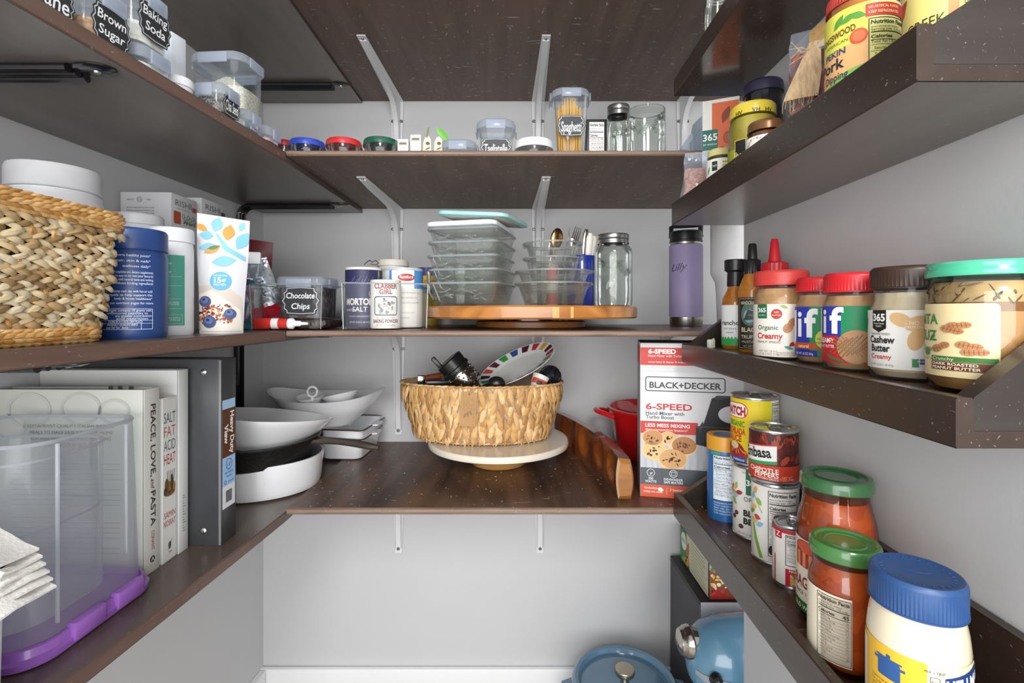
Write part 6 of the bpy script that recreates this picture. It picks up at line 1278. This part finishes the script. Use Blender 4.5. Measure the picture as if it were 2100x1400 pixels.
# stacked oven ware
root = thing('casserole_dish', 'white oval casserole dish at the bottom of the pan stack', 'dish', (-.520, .990, ZL0)); a, b = .132, .109
part(MB().lathe([(0, .0), (.86, .0), (.93, .004), (.96, .014), (1, .064), (1.0, .067), (.97, .067), (.93, .014), (.85, .008), (0, .008)], PORC, 72, sx=a, sy=b), 'dish_body', root)
IRON = mat('cast_iron', '1d1c1b', .38, .3, var=.3, bump=.4, bscale=160)
root = thing('skillet', 'black cast iron skillet resting in the white casserole, handle to the right', 'pan', (-.518, .988, ZL0+.0575), .0)
r = .1215; part(MB().lathe([(0, 0), (r*.87, 0), (r*.92, .004), (r, .040), (r*1.012, .042), (r*1.012, .045), (r*.965, .046), (r*.885, .008), (0, .006)], IRON, 72), 'pan_body', root)
mb = MB(); R_ = []
for u in range(9):
    t = u/8; x = r*.97+.130*t; wd_ = .021-.010*min(1, t*3)+.004*sin(pi*max(0, t-.3)/.7); zz = .036-.016*t+.004*sin(pi*t)
    R_.append([(x, q*wd_*(1 if t < 1 else .4), zz+s_) for q, s_ in ((-.7, -.0045), (.7, -.0045), (1, 0), (.7, .0045), (.3, .0030), (-.3, .0030), (-.7, .0045), (-1, 0))])
part(mb.loft(R_, mat('bare_handle_iron', '5a5048', .4, .5, var=.2)), 'handle', root)
root = thing('serving_bowl', 'white angular bowl tipped to the right on top of the skillet', 'bowl', (-.508, .975, ZL0+.086), 0, None, rot=(-.08, .13, .35))
def octo(rr, k=1.7, n=48): return [(rr*cos(2*pi*i/n)*(1-.05*abs(sin(4*pi*i/n))*k), rr*sin(2*pi*i/n)*.90*(1-.05*abs(sin(4*pi*i/n))*k)) for i in range(n)]
part(MB().loft([[(x, y, z) for x, y in octo(rr)] for rr, z in ((.070, 0), (.078, .001), (.080, .006), (.108, .030), (.126, .050), (.134, .060), (.1345, .0625), (.130, .0625), (.104, .034), (.076, .009), (.02, .006))], PORC), 'bowl_body', root)
def enamel(label, x, y, z, rz):
    root = thing('enamel_tray', label, 'tray', (x, y, z), rz, 'white enamel trays behind the pan stack'); w, d, h = .105, .150, .052
    part(MB().loft([[(px, py, zz) for px, py in rrect(w-2*i, d-2*i, .018, 6)] for zz, i in ((0, .010), (.003, .006), (h-.004, .001), (h-.002, -.005), (h, -.005), (h-.001, .002), (.005, .008))], PORC), 'tray_body', root)
    part(MB().tube([(px, py, h-.0005+.0015*sin(px*90)) for px, py in rrect(w+.011, d+.011, .022, 8)], .0019, mat('dark_enamel_rim', '3a322c', .3), 6, closed=True), 'dark_rim', root)
    part(MB().loft([[(px, py, zz) for px, py in ((w/2, -.026), (w/2+.018, -.018), (w/2+.020, 0), (w/2+.018, .018), (w/2, .026))] for zz in (h-.003, h)], PORC), 'side_handle', root)
enamel('lower white enamel tray with dark rim, behind the pan stack', -.400, 1.216, ZB0, -.05); enamel('upper white enamel tray with dark rim, under the oval bowl', -.397, 1.217, ZB0+.0215, -.09)
root = thing('serving_bowl', 'large white oval bowl with pointed ends, on the enamel trays', 'bowl', (-.452, 1.195, ZB0+.0755), .02); N_ = 64; R_ = []
for a, b, z in ((.050, .040, 0), (.062, .048, .001), (.066, .052, .006), (.092, .072, .026), (.120, .088, .050), (.134, .093, .064), (.137, .0945, .0665), (.133, .0915, .0665), (.112, .080, .048), (.08, .06, .024), (.05, .036, .012), (.01, .008, .008)):
    R_.append([(a*cos(2*pi*i/N_)*(1+.03*(z/.066)*cos(2*pi*i/N_)**4), b*sin(2*pi*i/N_), z+.020*(z/.066)**2*abs(cos(2*pi*i/N_))**3) for i in range(N_)])
part(MB().loft(R_, PORC), 'bowl_body', root)
def dishlet(label, x, y, z, r, rot): root = thing('small_dish', label, 'small dish', (x, y, z), 0, 'small dishes in the oval bowl', rot); part(MB().lathe([(0, 0), (r*.5, 0), (r*.6, .002), (r*.95, .022), (r, .025), (r*.97, .026), (r*.55, .006), (0, .004)], PORC, 44), 'dish_body', root); return root
dishlet('small white dish lying in the left of the oval bowl', -.478, 1.160, ZB0+.1235, .032, (.15, -.05, 0)); dishlet('small white dish leaning in the right of the oval bowl', -.408, 1.172, ZB0+.126, .044, (-.10, -.22, 0))
solo(MB().tube([(.0105*cos(2*pi*i/24), 0, .013+.0115*sin(2*pi*i/24)) for i in range(24)], .0028, PORC, 8, closed=True).tube([(0, 0, .002), (0, 0, -.008)], .004, PORC, 8), 'ring_handle', 'white ring-shaped porcelain handle standing up in the oval bowl', 'handle', (-.462, 1.128, ZB0+.1505), .25)

# ================================================================ LOWEST BACK SHELF
root = thing('cake_stand', 'round marble turntable on wooden foot, under the oval basket', 'turntable', (-.031, 1.130, ZB0)); MARB = mat('marble', 'dcd2c2', .25, var=.07, scale=9, coat=.3)
lathe_part(root, 'foot', [(0, 0), (.060, 0), (.064, .003), (.070, .020), (.082, .036), (.084, .0425), (0, .0425)], ACL, 0, 64)
lathe_part(root, 'marble_plate', [(0, .0425), (.155, .0425), (.1600, .045), (.1612, .050), (.1605, .0555), (.158, .058), (0, .058)], MARB, 0, 96)
ZP = ZB0+.0584
HY_ = [mat('hyacinth_%d' % i, c, .6, var=.2, scale=70) for i, c in enumerate(('c8a06a', 'b88c54', 'd6b27e', 'a67a48', 'c39659'))]
root = thing('hyacinth_basket', 'oval woven water hyacinth basket filled with kitchen gadgets', 'basket', (-.070, 1.128, ZP), -.03); BHh = .1305; R9 = random.Random(17)
ovp = lambda a, b, t: (Vector((a*cos(t), b*sin(t), 0)), Vector((-a*sin(t), b*cos(t), 0)).normalized(), Vector((b*cos(t), a*sin(t), 0)).normalized())
ab = lambda q: (.146+.040*q, .080+.014*q)
part(MB().loft([[(x, y, z) for x, y in oval(ab(z/BHh)[0]-i, ab(z/BHh)[1]-i, 64)] for z, i in ((.001, .006), (.06, .003), (BHh-.003, .003), (BHh-.003, .007), (.006, .011))], mat('basket_liner', 'b9a68a', .8)), 'liner', root); mb = MB()
K = 54
for i in range(K):
    t0 = 2*pi*i/K
    for j in range(5):
        q = (j+.5)/5
        for sg in (1, -1):
            a, b = ab(q); p, tg, n = ovp(a, b, t0+sg*.010); n2 = (n-Vector((0, 0, .25))).normalized(); dv = Vector((0, 0, 1))*.95+tg*sg*(.27+R9.uniform(-.10, .10))
            mb.leaf(p+n*(.0005+R9.uniform(-.001, .0022))+Vector((0, 0, min(BHh-.0235, max(.0235, BHh*q+(.006 if sg > 0 else -.006)*(1 if i % 2 else -1)+R9.uniform(-.005, .005))))), dv, n2, .048+R9.uniform(-.006, .004), .0118, .0030, R9.choice(HY_))
o_ = part(mb, 'woven_leaves', root)
mb = MB()
for z, (a, b), rr in ((BHh-.001, ab(1.02), .0024), (.006, ab(.0), .004)):
    for i in range(70): p, tg, n = ovp(a, b, 2*pi*i/70); mb.leaf(p+Vector((0, 0, z)), tg+Vector((0, 0, .12)), n, .022, .0050, rr*1.1, R9.choice(HY_))
part(mb, 'edge_binding', root)
L = Label(); L.rect(-.017, -.058, .017, .013, mat('kraft_tag', 'ad8656', .8, var=.08), 0); L.ell(0, .0085, .0022, .0022, '5a4028', 1, 12); L.ring(.004, -.010, .009, .012, .0006, '7a5a34', 1, 24); L.ring(.005, -.009, .005, .007, .0005, '7a5a34', 1, 20)
for k in range(3): L.leaf(-.006+.006*k, -.036+.003*k, .014, .005, 1.2+.5*k, '7a5a34', 1)
for k in range(5): L.line(.013, -.020-.008*k, .0125, -.026-.008*k, .0007, '6a4c2c', 1); L.line(-.010, -.004-.004*k, -.0095+.001*(k % 2), -.007-.004*k, .0007, '6a4c2c', 1)
tg_ = L.build(MB(), T=Matrix.Translation((-.018, -.0985, .107)) @ Matrix.Rotation(.06, 4, 'Y') @ Matrix.Rotation(-.12, 4, 'X')); part(tg_, 'hang_tag', root)
part(MB().tube([(-.020, -.0985, .116), (-.012, -.098, .128), (-.006, -.095, .1335), (-.010, -.088, .132)], .0007, mat('twine', 'b08a5a', .8), 5).tube([(-.017, -.0985, .116), (-.006, -.0985, .124), (.002, -.096, .1335)], .0007, mat('twine', 'b08a5a', .8), 5), 'twine_loop', root)
def aim(d, roll=0.): return (Vector(d).to_track_quat('Z', 'Y').to_matrix() @ Matrix.Rotation(roll, 3, 'Z')).to_euler()
BPL = mat('black_plastic', '1b1a1a', .3); CHR = mat('chrome', 'b8b2a8', .15, 1.0)
# gadgets in the basket
p = P(948, 770, 1.10); root = thing('rotary_grater', 'black drum grater with perforated chrome band, tipped in the oval basket', 'grater', (p.x, p.y, p.z-EH), rot=aim((-.62, -.1, .72)))
part(MB().lathe([(0, -.03), (.027, -.03), (.029, .016), (.0335, .018), (.0335, .024), (.031, .026), (.032, .046), (.028, .048), (0, .046)], BPL, 48), 'drum', root); mb = MB()
mb.lathe([(.0285, -.028), (.0295, -.026), (.0303, .010), (.029, .013)], CHR, 48)
for i in range(18):
    for j in range(4): a = 2*pi*i/18+.17*(j % 2); mb.ball((.0303*cos(a), .0303*sin(a), -.021+.0095*j), (.0022, .0022, .0022), CHR if j % 2 else BPL, 8)
part(mb, 'perforated_band', root)
part(MB().box(-.006, .006, -.028, -.018, .045, .075, BPL, .002), 'crank_arm', root)
p = P(1064, 755, 1.14); root = thing('oval_plate', 'white oval plate with coloured squares round its rim, leaning in the basket', 'plate', (p.x, p.y, p.z-EH)); 
xa = Vector((.90, .04, .44)).normalized(); nn = Vector((-.14, -.47, .86)); nn = (nn-xa*nn.dot(xa)).normalized(); ya = nn.cross(xa); root.rotation_euler = Matrix((xa, ya, nn)).transposed().to_euler()
part(MB().lathe([(0, 0), (.60, 0), (.66, .0012), (.98, .012), (1.0, .0135), (.985, .0145), (.66, .0035), (.6, .0022), (0, .0022)], mat('plate_white', 'd9d9d6', .25, coat=.4), 64, sx=.098, sy=.056), 'plate_body', root); mb = MB(); cs = ['4a2a24', 'c89a3a', 'b0303a', '4a1c28', '2c4a8a', '2f8a3a', '5a2430', 'c24a3a', '2a2a2a', '3a7a4a', '1c2c4a', '6a9a3a', 'd28a3a', '8a2a3a', '2a5a6a', '3c2a3a', '5a8a3a', 'a83040']
for i, c in enumerate(cs):
    a = 2*pi*i/len(cs)+.1; vs = []
    for da, q, in ((-.095, .74), (.095, .74), (.115, .95), (-.115, .95)): vs.append((.098*q*cos(a+da), .056*q*sin(a+da), .0037+(q-.66)/.325*.0112+.0009))
    mb.add(vs, [(0, 1, 2, 3)], ink(c, .3))
part(mb, 'rim_squares', root)
for px, py, rr, lb in ((1018, 786, .020, 'round black gadget end in front of the oval plate'), (1001, 797, .016, 'smaller round black gadget end in the oval basket')):
    p = P(px, py, 1.075); root = thing('black_gadget', lb, 'gadget', (p.x, p.y, p.z-EH), 0, 'round black gadgets in the oval basket'); part(MB().ball((0, 0, 0), (rr, rr*.8, rr*.8), BPL, 20).tube([(0, 0, 0), (-.02, .01, -.03)], .007, BPL, 8), 'gadget_body', root)
p = P(1128, 772, 1.13); root = thing('mesh_ball', 'dark wire mesh ball at the right end of the oval basket', 'mesh ball', (p.x, p.y, p.z-EH)); mb = MB(); R9 = random.Random(6)
for i in range(26):
    ax = Vector((R9.uniform(-1, 1), R9.uniform(-1, 1), R9.uniform(-1, 1))).normalized(); u = ax.orthogonal().normalized(); v = ax.cross(u); k = R9.uniform(-.6, .6); q = sqrt(1-k*k)
    mb.tube([(ax*k+(u*cos(2*pi*j/16)+v*sin(2*pi*j/16))*q)*.026 for j in range(16)], .0007, mat('dark_wire', '3a3c40', .3, .7), 4, closed=True)
part(mb, 'wire_mesh', root); part(MB().ball((0, 0, 0), .0225, mat('dark_core', '24262a', .5), 20), 'core', root)
p = P(1104, 786, 1.09); root = thing('paper_cup', 'small white and red cup in the oval basket', 'cup', (p.x, p.y, p.z-EH), rot=(-.3, .4, 0)); part(MB().lathe([(0, -.02), (.014, -.02), (.019, .016), (.0195, .018), (.017, .017), (.013, -.016), (0, -.016)], mat('cup_white', 'dcd9d2', .4), 32), 'cup_body', root); L = Label(); L.rect(-.02, -.004, .02, .008, 'c04a34', 1); L.rect(-.006, -.006, .006, .004, '26262a', 2); part(L.build(MB(), .0180, 0, 0), 'printed_band', root)
p = P(864, 778, 1.10); root = thing('chrome_clamp', 'chrome clip with reddish wooden handle at the left of the oval basket', 'clamp', (p.x, p.y, p.z-EH), .3); part(MB().box(-.009, .009, -.006, .006, -.012, .010, CHR, .003), 'clip', root); part(MB().tube([(.008, 0, .002), (.045, .01, .006)], .0075, mat('red_wood', '6e3a22', .35), 10), 'handle', root)
p = P(900, 784, 1.09); root = thing('spatula_handle', 'flat black handle lying over the rim inside the oval basket', 'handle', (p.x, p.y, p.z-EH), .25); part(MB().box(-.03, .03, -.010, .010, -.006, .006, BPL, .004), 'grip', root)
# carved stave
AC2 = wood('stave_wood', '4e200e', '94501f', .22, 2, 2.6, coat=.6); ACE = wood('stave_end_grain', '86501f', 'b07a42', .3, 0, 6, coat=.4)
root = thing('wooden_stave', 'curved glossy wooden stave with carved oval hollows, right of the oval basket', 'candle holder', (0, 0, ZB0)); N_ = 64; M_ = 18
def cen(t):                                    # t 0 front .. 1 back
    return Vector((.212+t*.006-.088*t**2.0, .908+.375*t, 0))
mb = MB(); holes = (.13, .36, .60, .84); R_ = []
for i in range(N_+1):
    t = i/N_; c = cen(t); tg = (cen(min(1, t+.01))-cen(max(0, t-.01))).normalized(); n = Vector((-tg.y, tg.x, 0)); row = []
    top = .0765+.008*t
    for j in range(M_+1):
        v = j/M_; z = top*v; bulge = .0145+.004*sin(pi*v); d = bulge
        for hq in holes:
            e = ((t-hq)/.072)**2+((v-.55)/.36)**2
            if e < 1: d = bulge-.0125*(1-e)**.45
        row.append(c+n*d+Vector((0, 0, z)))
    for j in range(M_, -1, -1): v = j/M_; row.append(c-n*(.0145*(.55+.45*sin(pi*min(1, v*.9+.1))))+Vector((0, 0, (top-.003)*v)))
    R_.append(row)
mb.loft(R_, AC2, False, True); part(mb, 'stave_body', root, ang=50)
r0 = [Vector(q) for q in R_[0]]; cc = sum(r0, Vector())/len(r0); r1 = [q*.80+cc*.20+Vector((0, -.006, 0)) for q in r0]; n_ = len(r0); mb = MB()
mb.add([tuple(q) for q in r0+r1], [(i, (i+1) % n_, n_+(i+1) % n_, n_+i) for i in range(M_)], mat('sapwood_bevel', 'cfae88', .4, var=.08))
mb.add([tuple(q) for q in r0+r1], [(i, (i+1) % n_, n_+(i+1) % n_, n_+i) for i in range(M_, n_)]+[tuple(range(n_, 2*n_))], ACE); part(mb, 'pale_front_end', root)
# red dutch oven
REDE = mat('red_enamel', 'c4181c', .15, coat=.7, var=.03); root = thing('dutch_oven', 'glossy red enamelled dutch oven behind the mixer box', 'pot', (.345, 1.187, ZB0)); r = .106; h = .117
part(MB().lathe([(0, 0), (r*.74, 0), (r*.80, .004), (r*.86, .03), (r*.955, h*.75), (r*1.02, h*.93), (r*1.05, h*.97), (r*1.05, h), (r*.99, h+.001), (r*.965, h*.97), (r*.90, h*.7), (r*.80, .02), (r*.7, .008), (0, .008)], REDE, 72), 'pot_body', root)
part(MB().lathe([(r*.968, h*.975), (r*.90, h*.7), (r*.80, .021), (r*.7, .009), (0, .009)], mat('pot_enamel_inside', 'd9d4cc', .2, coat=.4), 72), 'white_lining', root)
for s_ in (-1, 1): part(MB().tube([(s_*r*.98, -.040, h*.86), (s_*(r+.014), -.034, h*.90), (s_*(r+.029), -.018, h*.93), (s_*(r+.034), 0, h*.94), (s_*(r+.029), .018, h*.93), (s_*(r+.014), .034, h*.90), (s_*r*.98, .040, h*.86)], .0078, REDE, 10, flat=.75), 'loop_handle', root)
# hand mixer carton
x0, yf = .2422, .9215; BW, BHt, BD = .202, .2895, .100; root = thing('mixer_box', 'white, red and grey hand mixer carton standing on the lowest back shelf', 'box', (x0, yf, ZB0), -.205)
part(MB().box(0, BW, 0, BD, 0, BHt, mat('mixer_carton', 'd6d6d8', .4, var=.02), .0008), 'carton', root)
L = Label(); k = 1/314*BHt; Yp = lambda py: (1017-py)*k; Xp = lambda px: (px-1313)*k; RD = 'c43a30'
L.rect(.0005, Yp(748), BW-.0005, Yp(712), RD, 1); L.text('6-SPEED', Xp(1329), Yp(724), .0078, 'f4ece8', 2, 'L', bold=.04, w=.050); L.text('Hand Mixer with Turbo Boost', Xp(1329), Yp(731), .0042, 'f4ece8', 2, 'L', w=.078); L.text('mixes faster & cleaner & includes case', Xp(1329), Yp(743), .0034, 'f4ece8', 2, 'L', w=.080)
L.rect(.0005, Yp(762), BW-.0005, Yp(749), 'cfcfd0', 1); L.text('Recommended for 6 & Up View', Xp(1318), Yp(758), .0034, 'f2f2f2', 2, 'L', w=.055)
L.frame(Xp(1323), Yp(801), Xp(1477), Yp(771), .0018, '3c4046', 2, .005); L.text('BLACK+DECKER', Xp(1400), Yp(794), .0112, '3c4046', 2, bold=.025, w=.127)
L.text('6-SPEED', Xp(1324), Yp(838), .0112, 'c03a38', 2, 'L', bold=.025, w=.083); L.text('Hand Mixer with', Xp(1324), Yp(849), .0066, '4a4e54', 2, 'L', bold=.015, w=.069); L.text('Turbo Boost', Xp(1324), Yp(857), .0066, '4a4e54', 2, 'L', bold=.015, w=.051)
L.rect(.0005, Yp(887), Xp(1425), Yp(862), RD, 1); L.text('LESS MESS MIXING', Xp(1323), Yp(873.5), .0064, 'f4ece8', 2, 'L', bold=.02, w=.080); L.text('than competitive beaters*', Xp(1323), Yp(881), .0042, 'f4ece8', 2, 'L', w=.077)
L.rect(.0005, Yp(957), BW-.0005, Yp(887), mat('table_photo', 'b9bcc0', .5, var=.2, scale=120, stretch=(1, 1, .1)), 1); R9 = random.Random(19)
for x, y, a, c, c2, n_ in ((1337, 897, 22, 'c08a58', '7a4a2c', 12), (1368, 896, 18, 'd8b078', '5a3a24', 9), (1398, 910, 26, 'b07a4a', '6a4028', 16), (1341, 922, 25, 'dcb880', '4a3020', 12), (1376, 938, 29, 'd0a068', '5a3824', 18)):
    yy = min(Yp(y), BHt); L.ell(Xp(x), Yp(y), a*k, a*k*.80, 'e0c090', 2+.1*n_, 24); L.ell(Xp(x)+.0008, Yp(y)+.0012, a*k*.9, a*k*.68, c, 2.2+.1*n_, 24)
    for i in range(n_): q, rr = R9.uniform(0, 6.28), R9.uniform(0, .62); L.ell(Xp(x)+a*k*rr*cos(q), Yp(y)+a*k*rr*.7*sin(q), R9.uniform(.0015, .0035), R9.uniform(.001, .0022), c2, 2.4+.1*n_, 9, R9.uniform(0, 3))
L.rect(.0005, Yp(991), BW-.0005, Yp(957), '54585e', 5); L.rect(.0005, .0005, BW-.0005, Yp(991), 'd0583a', 5); L.rect(Xp(1355), Yp(990), Xp(1356), Yp(958), '45494e', 6)
for x, a_, b_ in ((1334, '250', 'WATTS'), (1378, 'DISHWASHER', 'SAFE BEATERS')): L.ring(Xp(x), Yp(967), .0072, .0072, .0009, 'e0e2e4', 6); L.text(a_, Xp(x), Yp(981), .0042, 'e0e2e4', 6, bold=.02, wmax=.034); L.text(b_, Xp(x), Yp(987), .0042, 'e0e2e4', 6, bold=.02, wmax=.034)
L.poly([(Xp(1336), Yp(966)), (Xp(1331), Yp(968)), (Xp(1334), Yp(968)), (Xp(1332), Yp(973)), (Xp(1338), Yp(966.5)), (Xp(1335), Yp(966.5)), (Xp(1336.5), Yp(962))], 'e0e2e4', 6); L.frame(Xp(1374), Yp(971), Xp(1382), Yp(963), .0008, 'e0e2e4', 6)
L.text('includes', Xp(1322), Yp(1000), .0042, 'f4ece8', 6, 'L', w=.022); L.text('snap-on case', Xp(1320), Yp(1007), .0042, 'f4ece8', 6, 'L', w=.034); L.leaf(Xp(1353), Yp(1000), .012, .007, -.3, 'f4ece8', 6); L.text('3 beaters', Xp(1371), Yp(1002), .0050, 'f4ece8', 6, 'L'); L.rect(Xp(1365), Yp(1010), Xp(1365.6), Yp(996), 'f4d0c4', 6)
mk, m2 = '2b2d30', '46494e'                      # the printed mixer
L.poly([(Xp(x), Yp(y)) for x, y in ((1421, 905), (1421, 872), (1440, 870), (1536, 868), (1536, 905), (1432, 907))], mk, 5); L.poly([(Xp(x), Yp(y)) for x, y in ((1427, 872), (1436, 862), (1451, 812), (1460, 808), (1530, 810), (1530, 872))], mk, 4)
L.ell(Xp(1489), Yp(843), 26*k, 17*k, 'd6d6d8', 6, 30); L.rect(Xp(1489), Yp(860), Xp(1530), Yp(826), 'd6d6d8', 6); L.rect(Xp(1421), Yp(871), Xp(1536), Yp(868), m2, 6); L.poly([(Xp(x), Yp(y)) for x, y in ((1454, 812), (1460, 806), (1485, 806), (1486, 809), (1462, 814))], m2, 6); L.leaf(Xp(1431), Yp(869), .022, .005, 1.25, m2, 7)
L.poly([(Xp(x), Yp(y)) for x, y in ((1427, 905), (1445, 897), (1536, 895), (1536, 907), (1440, 909))], '1c1d20', 6)
part(L.build(MB(), eps=.00012), 'printed_front', root)
L = Label(); L.rect(.001, .0005, BD-.001, BHt-.004, 'a8a9ac', 1); L.rect(.001, Yp(748), BD-.001, Yp(712), RD, 2); part(L.build(MB(), T=Matrix.Translation((-.0001, BD, 0)) @ Matrix.Rotation(-pi/2, 4, 'Z')), 'printed_side', root)
part(MB().box(.001, BW-.001, .001, BD-.001, BHt, BHt+.0008, mat('box_top_brown', '5a4c44', .6), .0003), 'top_flap', root)

# ================================================================ ON THE FLOOR
ZF = -EH; BLU = mat('blue_enamel', '587a92', .2, coat=.6, var=.03); X, Y, r = fit(1172, 1396, Yc=1.115)
root = thing('braiser', 'blue enamelled casserole pot with lid and steel knob on the floor', 'pot', (X, Y, ZF)); zl = tz(1392, Y)-ZF
lathe_part(root, 'pot_body', [(0, 0), (r*.86, 0), (r*.94, .012), (r*.97, zl-.022), (0, zl-.022)], BLU, 0, 72)
part(MB().lathe([(0, -.010), (r*.52, -.004), (r*.80, -.010), (r*.84, -.0125), (r*.875, -.002), (r*.93, .0005), (r*.97, -.004), (r, -.012), (r*1.0, -.021), (0, -.021)], BLU, 96, T=Matrix.Translation((0, 0, zl))), 'lid', root)
lid_ = root.children[-1]
lathe_part(lid_, 'knob', [(.010, -.006), (.009, .010), (.0215, .013), (.0225, .016), (.0225, .0225), (.0215, .0245), (.018, .0250), (0, .0245)], mat('knob_steel', 'b3a894', .28, 1.), zl, 48)
for s_ in (-1, 1): part(MB().loft([[(s_*(r*.93+q*.030), y, zl-.030+z) for y, z in ((-.040*(1-.35*q), -.005), (.040*(1-.35*q), -.005), (.040*(1-.35*q), .006), (-.040*(1-.35*q), .006))] for q in (0, .5, .85, 1)], BLU), 'side_handle', root)
# stand mixer, head to the left
root = thing('stand_mixer', 'light blue stand mixer on the floor behind the right wall panel', 'mixer', (.50, .978, ZF)); BM = mat('mixer_blue', '6390ad', .22, coat=.6, var=.02); zc = -.692-ZF
T = Matrix.Translation((-.148, 0, zc)); R_ = []
for q, a, b, dz in ((0, .010, .014, -.006), (.004, .030, .034, -.004), (.014, .046, .052, -.002), (.032, .060, .066, .0), (.060, .070, .074, .002), (.11, .074, .078, .003), (.20, .074, .078, .003), (.26, .068, .072, .0), (.285, .05, .055, 0), (.29, .02, .02, 0)): R_.append([(q, y, z+dz) for y, z in oval(a, b, 40)])
part(MB().loft(R_, BM, T=T), 'mixer_head', root)
L_ = [[(q, y*k_, z) for y, z in [(.999*cos(t), .0) for t in (0,)]] for q, k_ in ()]
mb = MB(); R_ = []
for q, a in ((.004, .032), (.014, .0478), (.032, .0618), (.060, .0718), (.11, .0757), (.20, .0757), (.26, .07)): R_.append([(q, -a*cos(t), -.078*sin(t)*a/.0757-.002) for t in [radians(d) for d in (-3, 1, 5, 9, 13)]])
mb.loft(R_, mat('trim_band', 'b4bac0', .4, .5), False, False, T=T, closed=False); part(mb, 'trim_band', root)
L = Label(); L.text('KitchenAid', .0, -.0045, .0062, '3a4654', 1, 'L', bold=.02, w=.060); part(L.build(MB(), T=T @ Matrix.Translation((.055, -.0768, -.009)) @ Matrix.Rotation(-.06, 4, 'Z')), 'name_print', root)
part(MB().lathe([(.024, .012), (.026, .002), (.031, -.002), (.029, -.012), (.027, -.014), (.023, -.022), (.013, -.026), (0, -.027)][::-1], CHR, 40, T=T @ Matrix.Translation((.006, 0, .032)) @ Matrix.Rotation(pi/2, 4, 'Y')), 'attachment_hub', root)
lk_ = part(MB().lathe([(0, .014), (.010, .013), (.012, .002), (.010, 0)], BPL, 24, T=T @ Matrix.Translation((.030, -.060, .004)) @ Matrix.Rotation(pi/2, 4, 'X')), 'locking_knob', root)
part(MB().lathe([(0, .0155), (.004, .015), (.005, .0125)], CHR, 14, T=T @ Matrix.Translation((.030, -.060, .004)) @ Matrix.Rotation(pi/2, 4, 'X')), 'knob_cap', lk_)
part(MB().loft([[(x+.085, y, z) for x, y in rrect(.10-.02*sin(pi*q), .10-.02*sin(pi*q), .04, 6)] for q, z in ((0, .03), (.3, .10), (.6, .19), (1, zc-.05))], BM), 'pedestal', root)
part(MB().loft([[(x, y, z) for x, y in rrect(.30-2*i, .19-2*i, .07, 8)] for z, i in ((0, .004), (.004, 0), (.028, 0), (.036, .008))], BM), 'base', root)
part(MB().lathe([(0, .04), (.055, .04), (.06, .05), (.085, .11), (.093, .19), (.096, .192), (.090, .19), (.08, .11), (.05, .05), (0, .048)], mat('bowl_steel', 'b4b6b8', .25, 1.), 56, T=Matrix.Translation((-.06, 0, 0))), 'mixing_bowl', root)
root = thing('appliance_box', 'tall dark grey and white appliance carton standing behind the stand mixer', 'box', (.420, 1.085, ZF)); h = -.645-ZF
part(MB().box(0, .20, 0, .205, 0, h, mat('carton_grey_white', 'c4c5c8', .5), .001), 'carton', root)
L = Label(); L.rect(0, .001, .205, h-.001, '3e3e42', 1); L.rect(0, h-.012, .205, h, '1c1c1e', 2); L.rect(.198, .001, .205, h-.01, '55565a', 2); L.line(.03, h-.20, .12, h-.13, .012, '7a3a34', 2); part(L.build(MB(), T=Matrix.Translation((-.0003, .205, 0)) @ Matrix.Rotation(-pi/2, 4, 'Z')), 'printed_side', root)
part(MB().box(-.001, .201, -.001, .206, h, h+.001, mat('carton_black', '1d1c1e', .5), .0003), 'lid_flap', root)
root = thing('food_box', 'flat food carton with vegetable photo lying on the tall grey carton', 'box', (.441, 1.092, -.6436)); part(MB().box(0, .17, 0, .185, 0, .089, mat('carton_dark_edge', '2a2420', .5), .0008), 'carton', root)
L = Label(); L.rect(.002, .003, .182, .086, 'c9c3a8', 1); L.poly([(.002, .003), (.07, .003), (.060, .03), (.045, .086), (.002, .086)], '3f7a4a', 2); L.ell(.028, .058, .019, .022, 'd9dccc', 3); L.text('NEST', .028, .054, .010, '3f6a4a', 4); L.leaf(.055, .045, .05, .018, 1.3, 'b06a34', 3); L.leaf(.052, .018, .034, .022, .8, 'd8843a', 3); L.leaf(.030, .012, .04, .014, .3, '7ab03c', 3)
for i in range(9): L.rect(.080, .012+.008*i, .174-.01*(i % 3), .0135+.008*i, '8a8a6a', 2)
part(L.build(MB(), T=Matrix.Translation((-.0003, .185, 0)) @ Matrix.Rotation(-pi/2, 4, 'Z')), 'printed_side', root)
L = Label(); L.rect(.001, .002, .169, .087, '7a4a38', 1); L.rect(.001, .066, .169, .087, 'a89a94', 1.5); R9 = random.Random(23)
for i in range(150): y = R9.uniform(.006, .068); L.ell(R9.uniform(.006, .164), y, R9.uniform(.003, .010), R9.uniform(.002, .005), R9.choice(['b02820', '8a1c1c', 'c83c28'] if y < .028 else ['d9c8a8', 'c8a83a', '5a7a3c', 'd87a3c', 'e4d8b4', 'a84a2c']), 2+.005*i, 8, R9.uniform(0, 3))
L.rect(.001, .002, .169, .008, 'a02420', 3); part(L.build(MB(), T=Matrix.Translation((0, -.0003, 0))), 'printed_front', root)
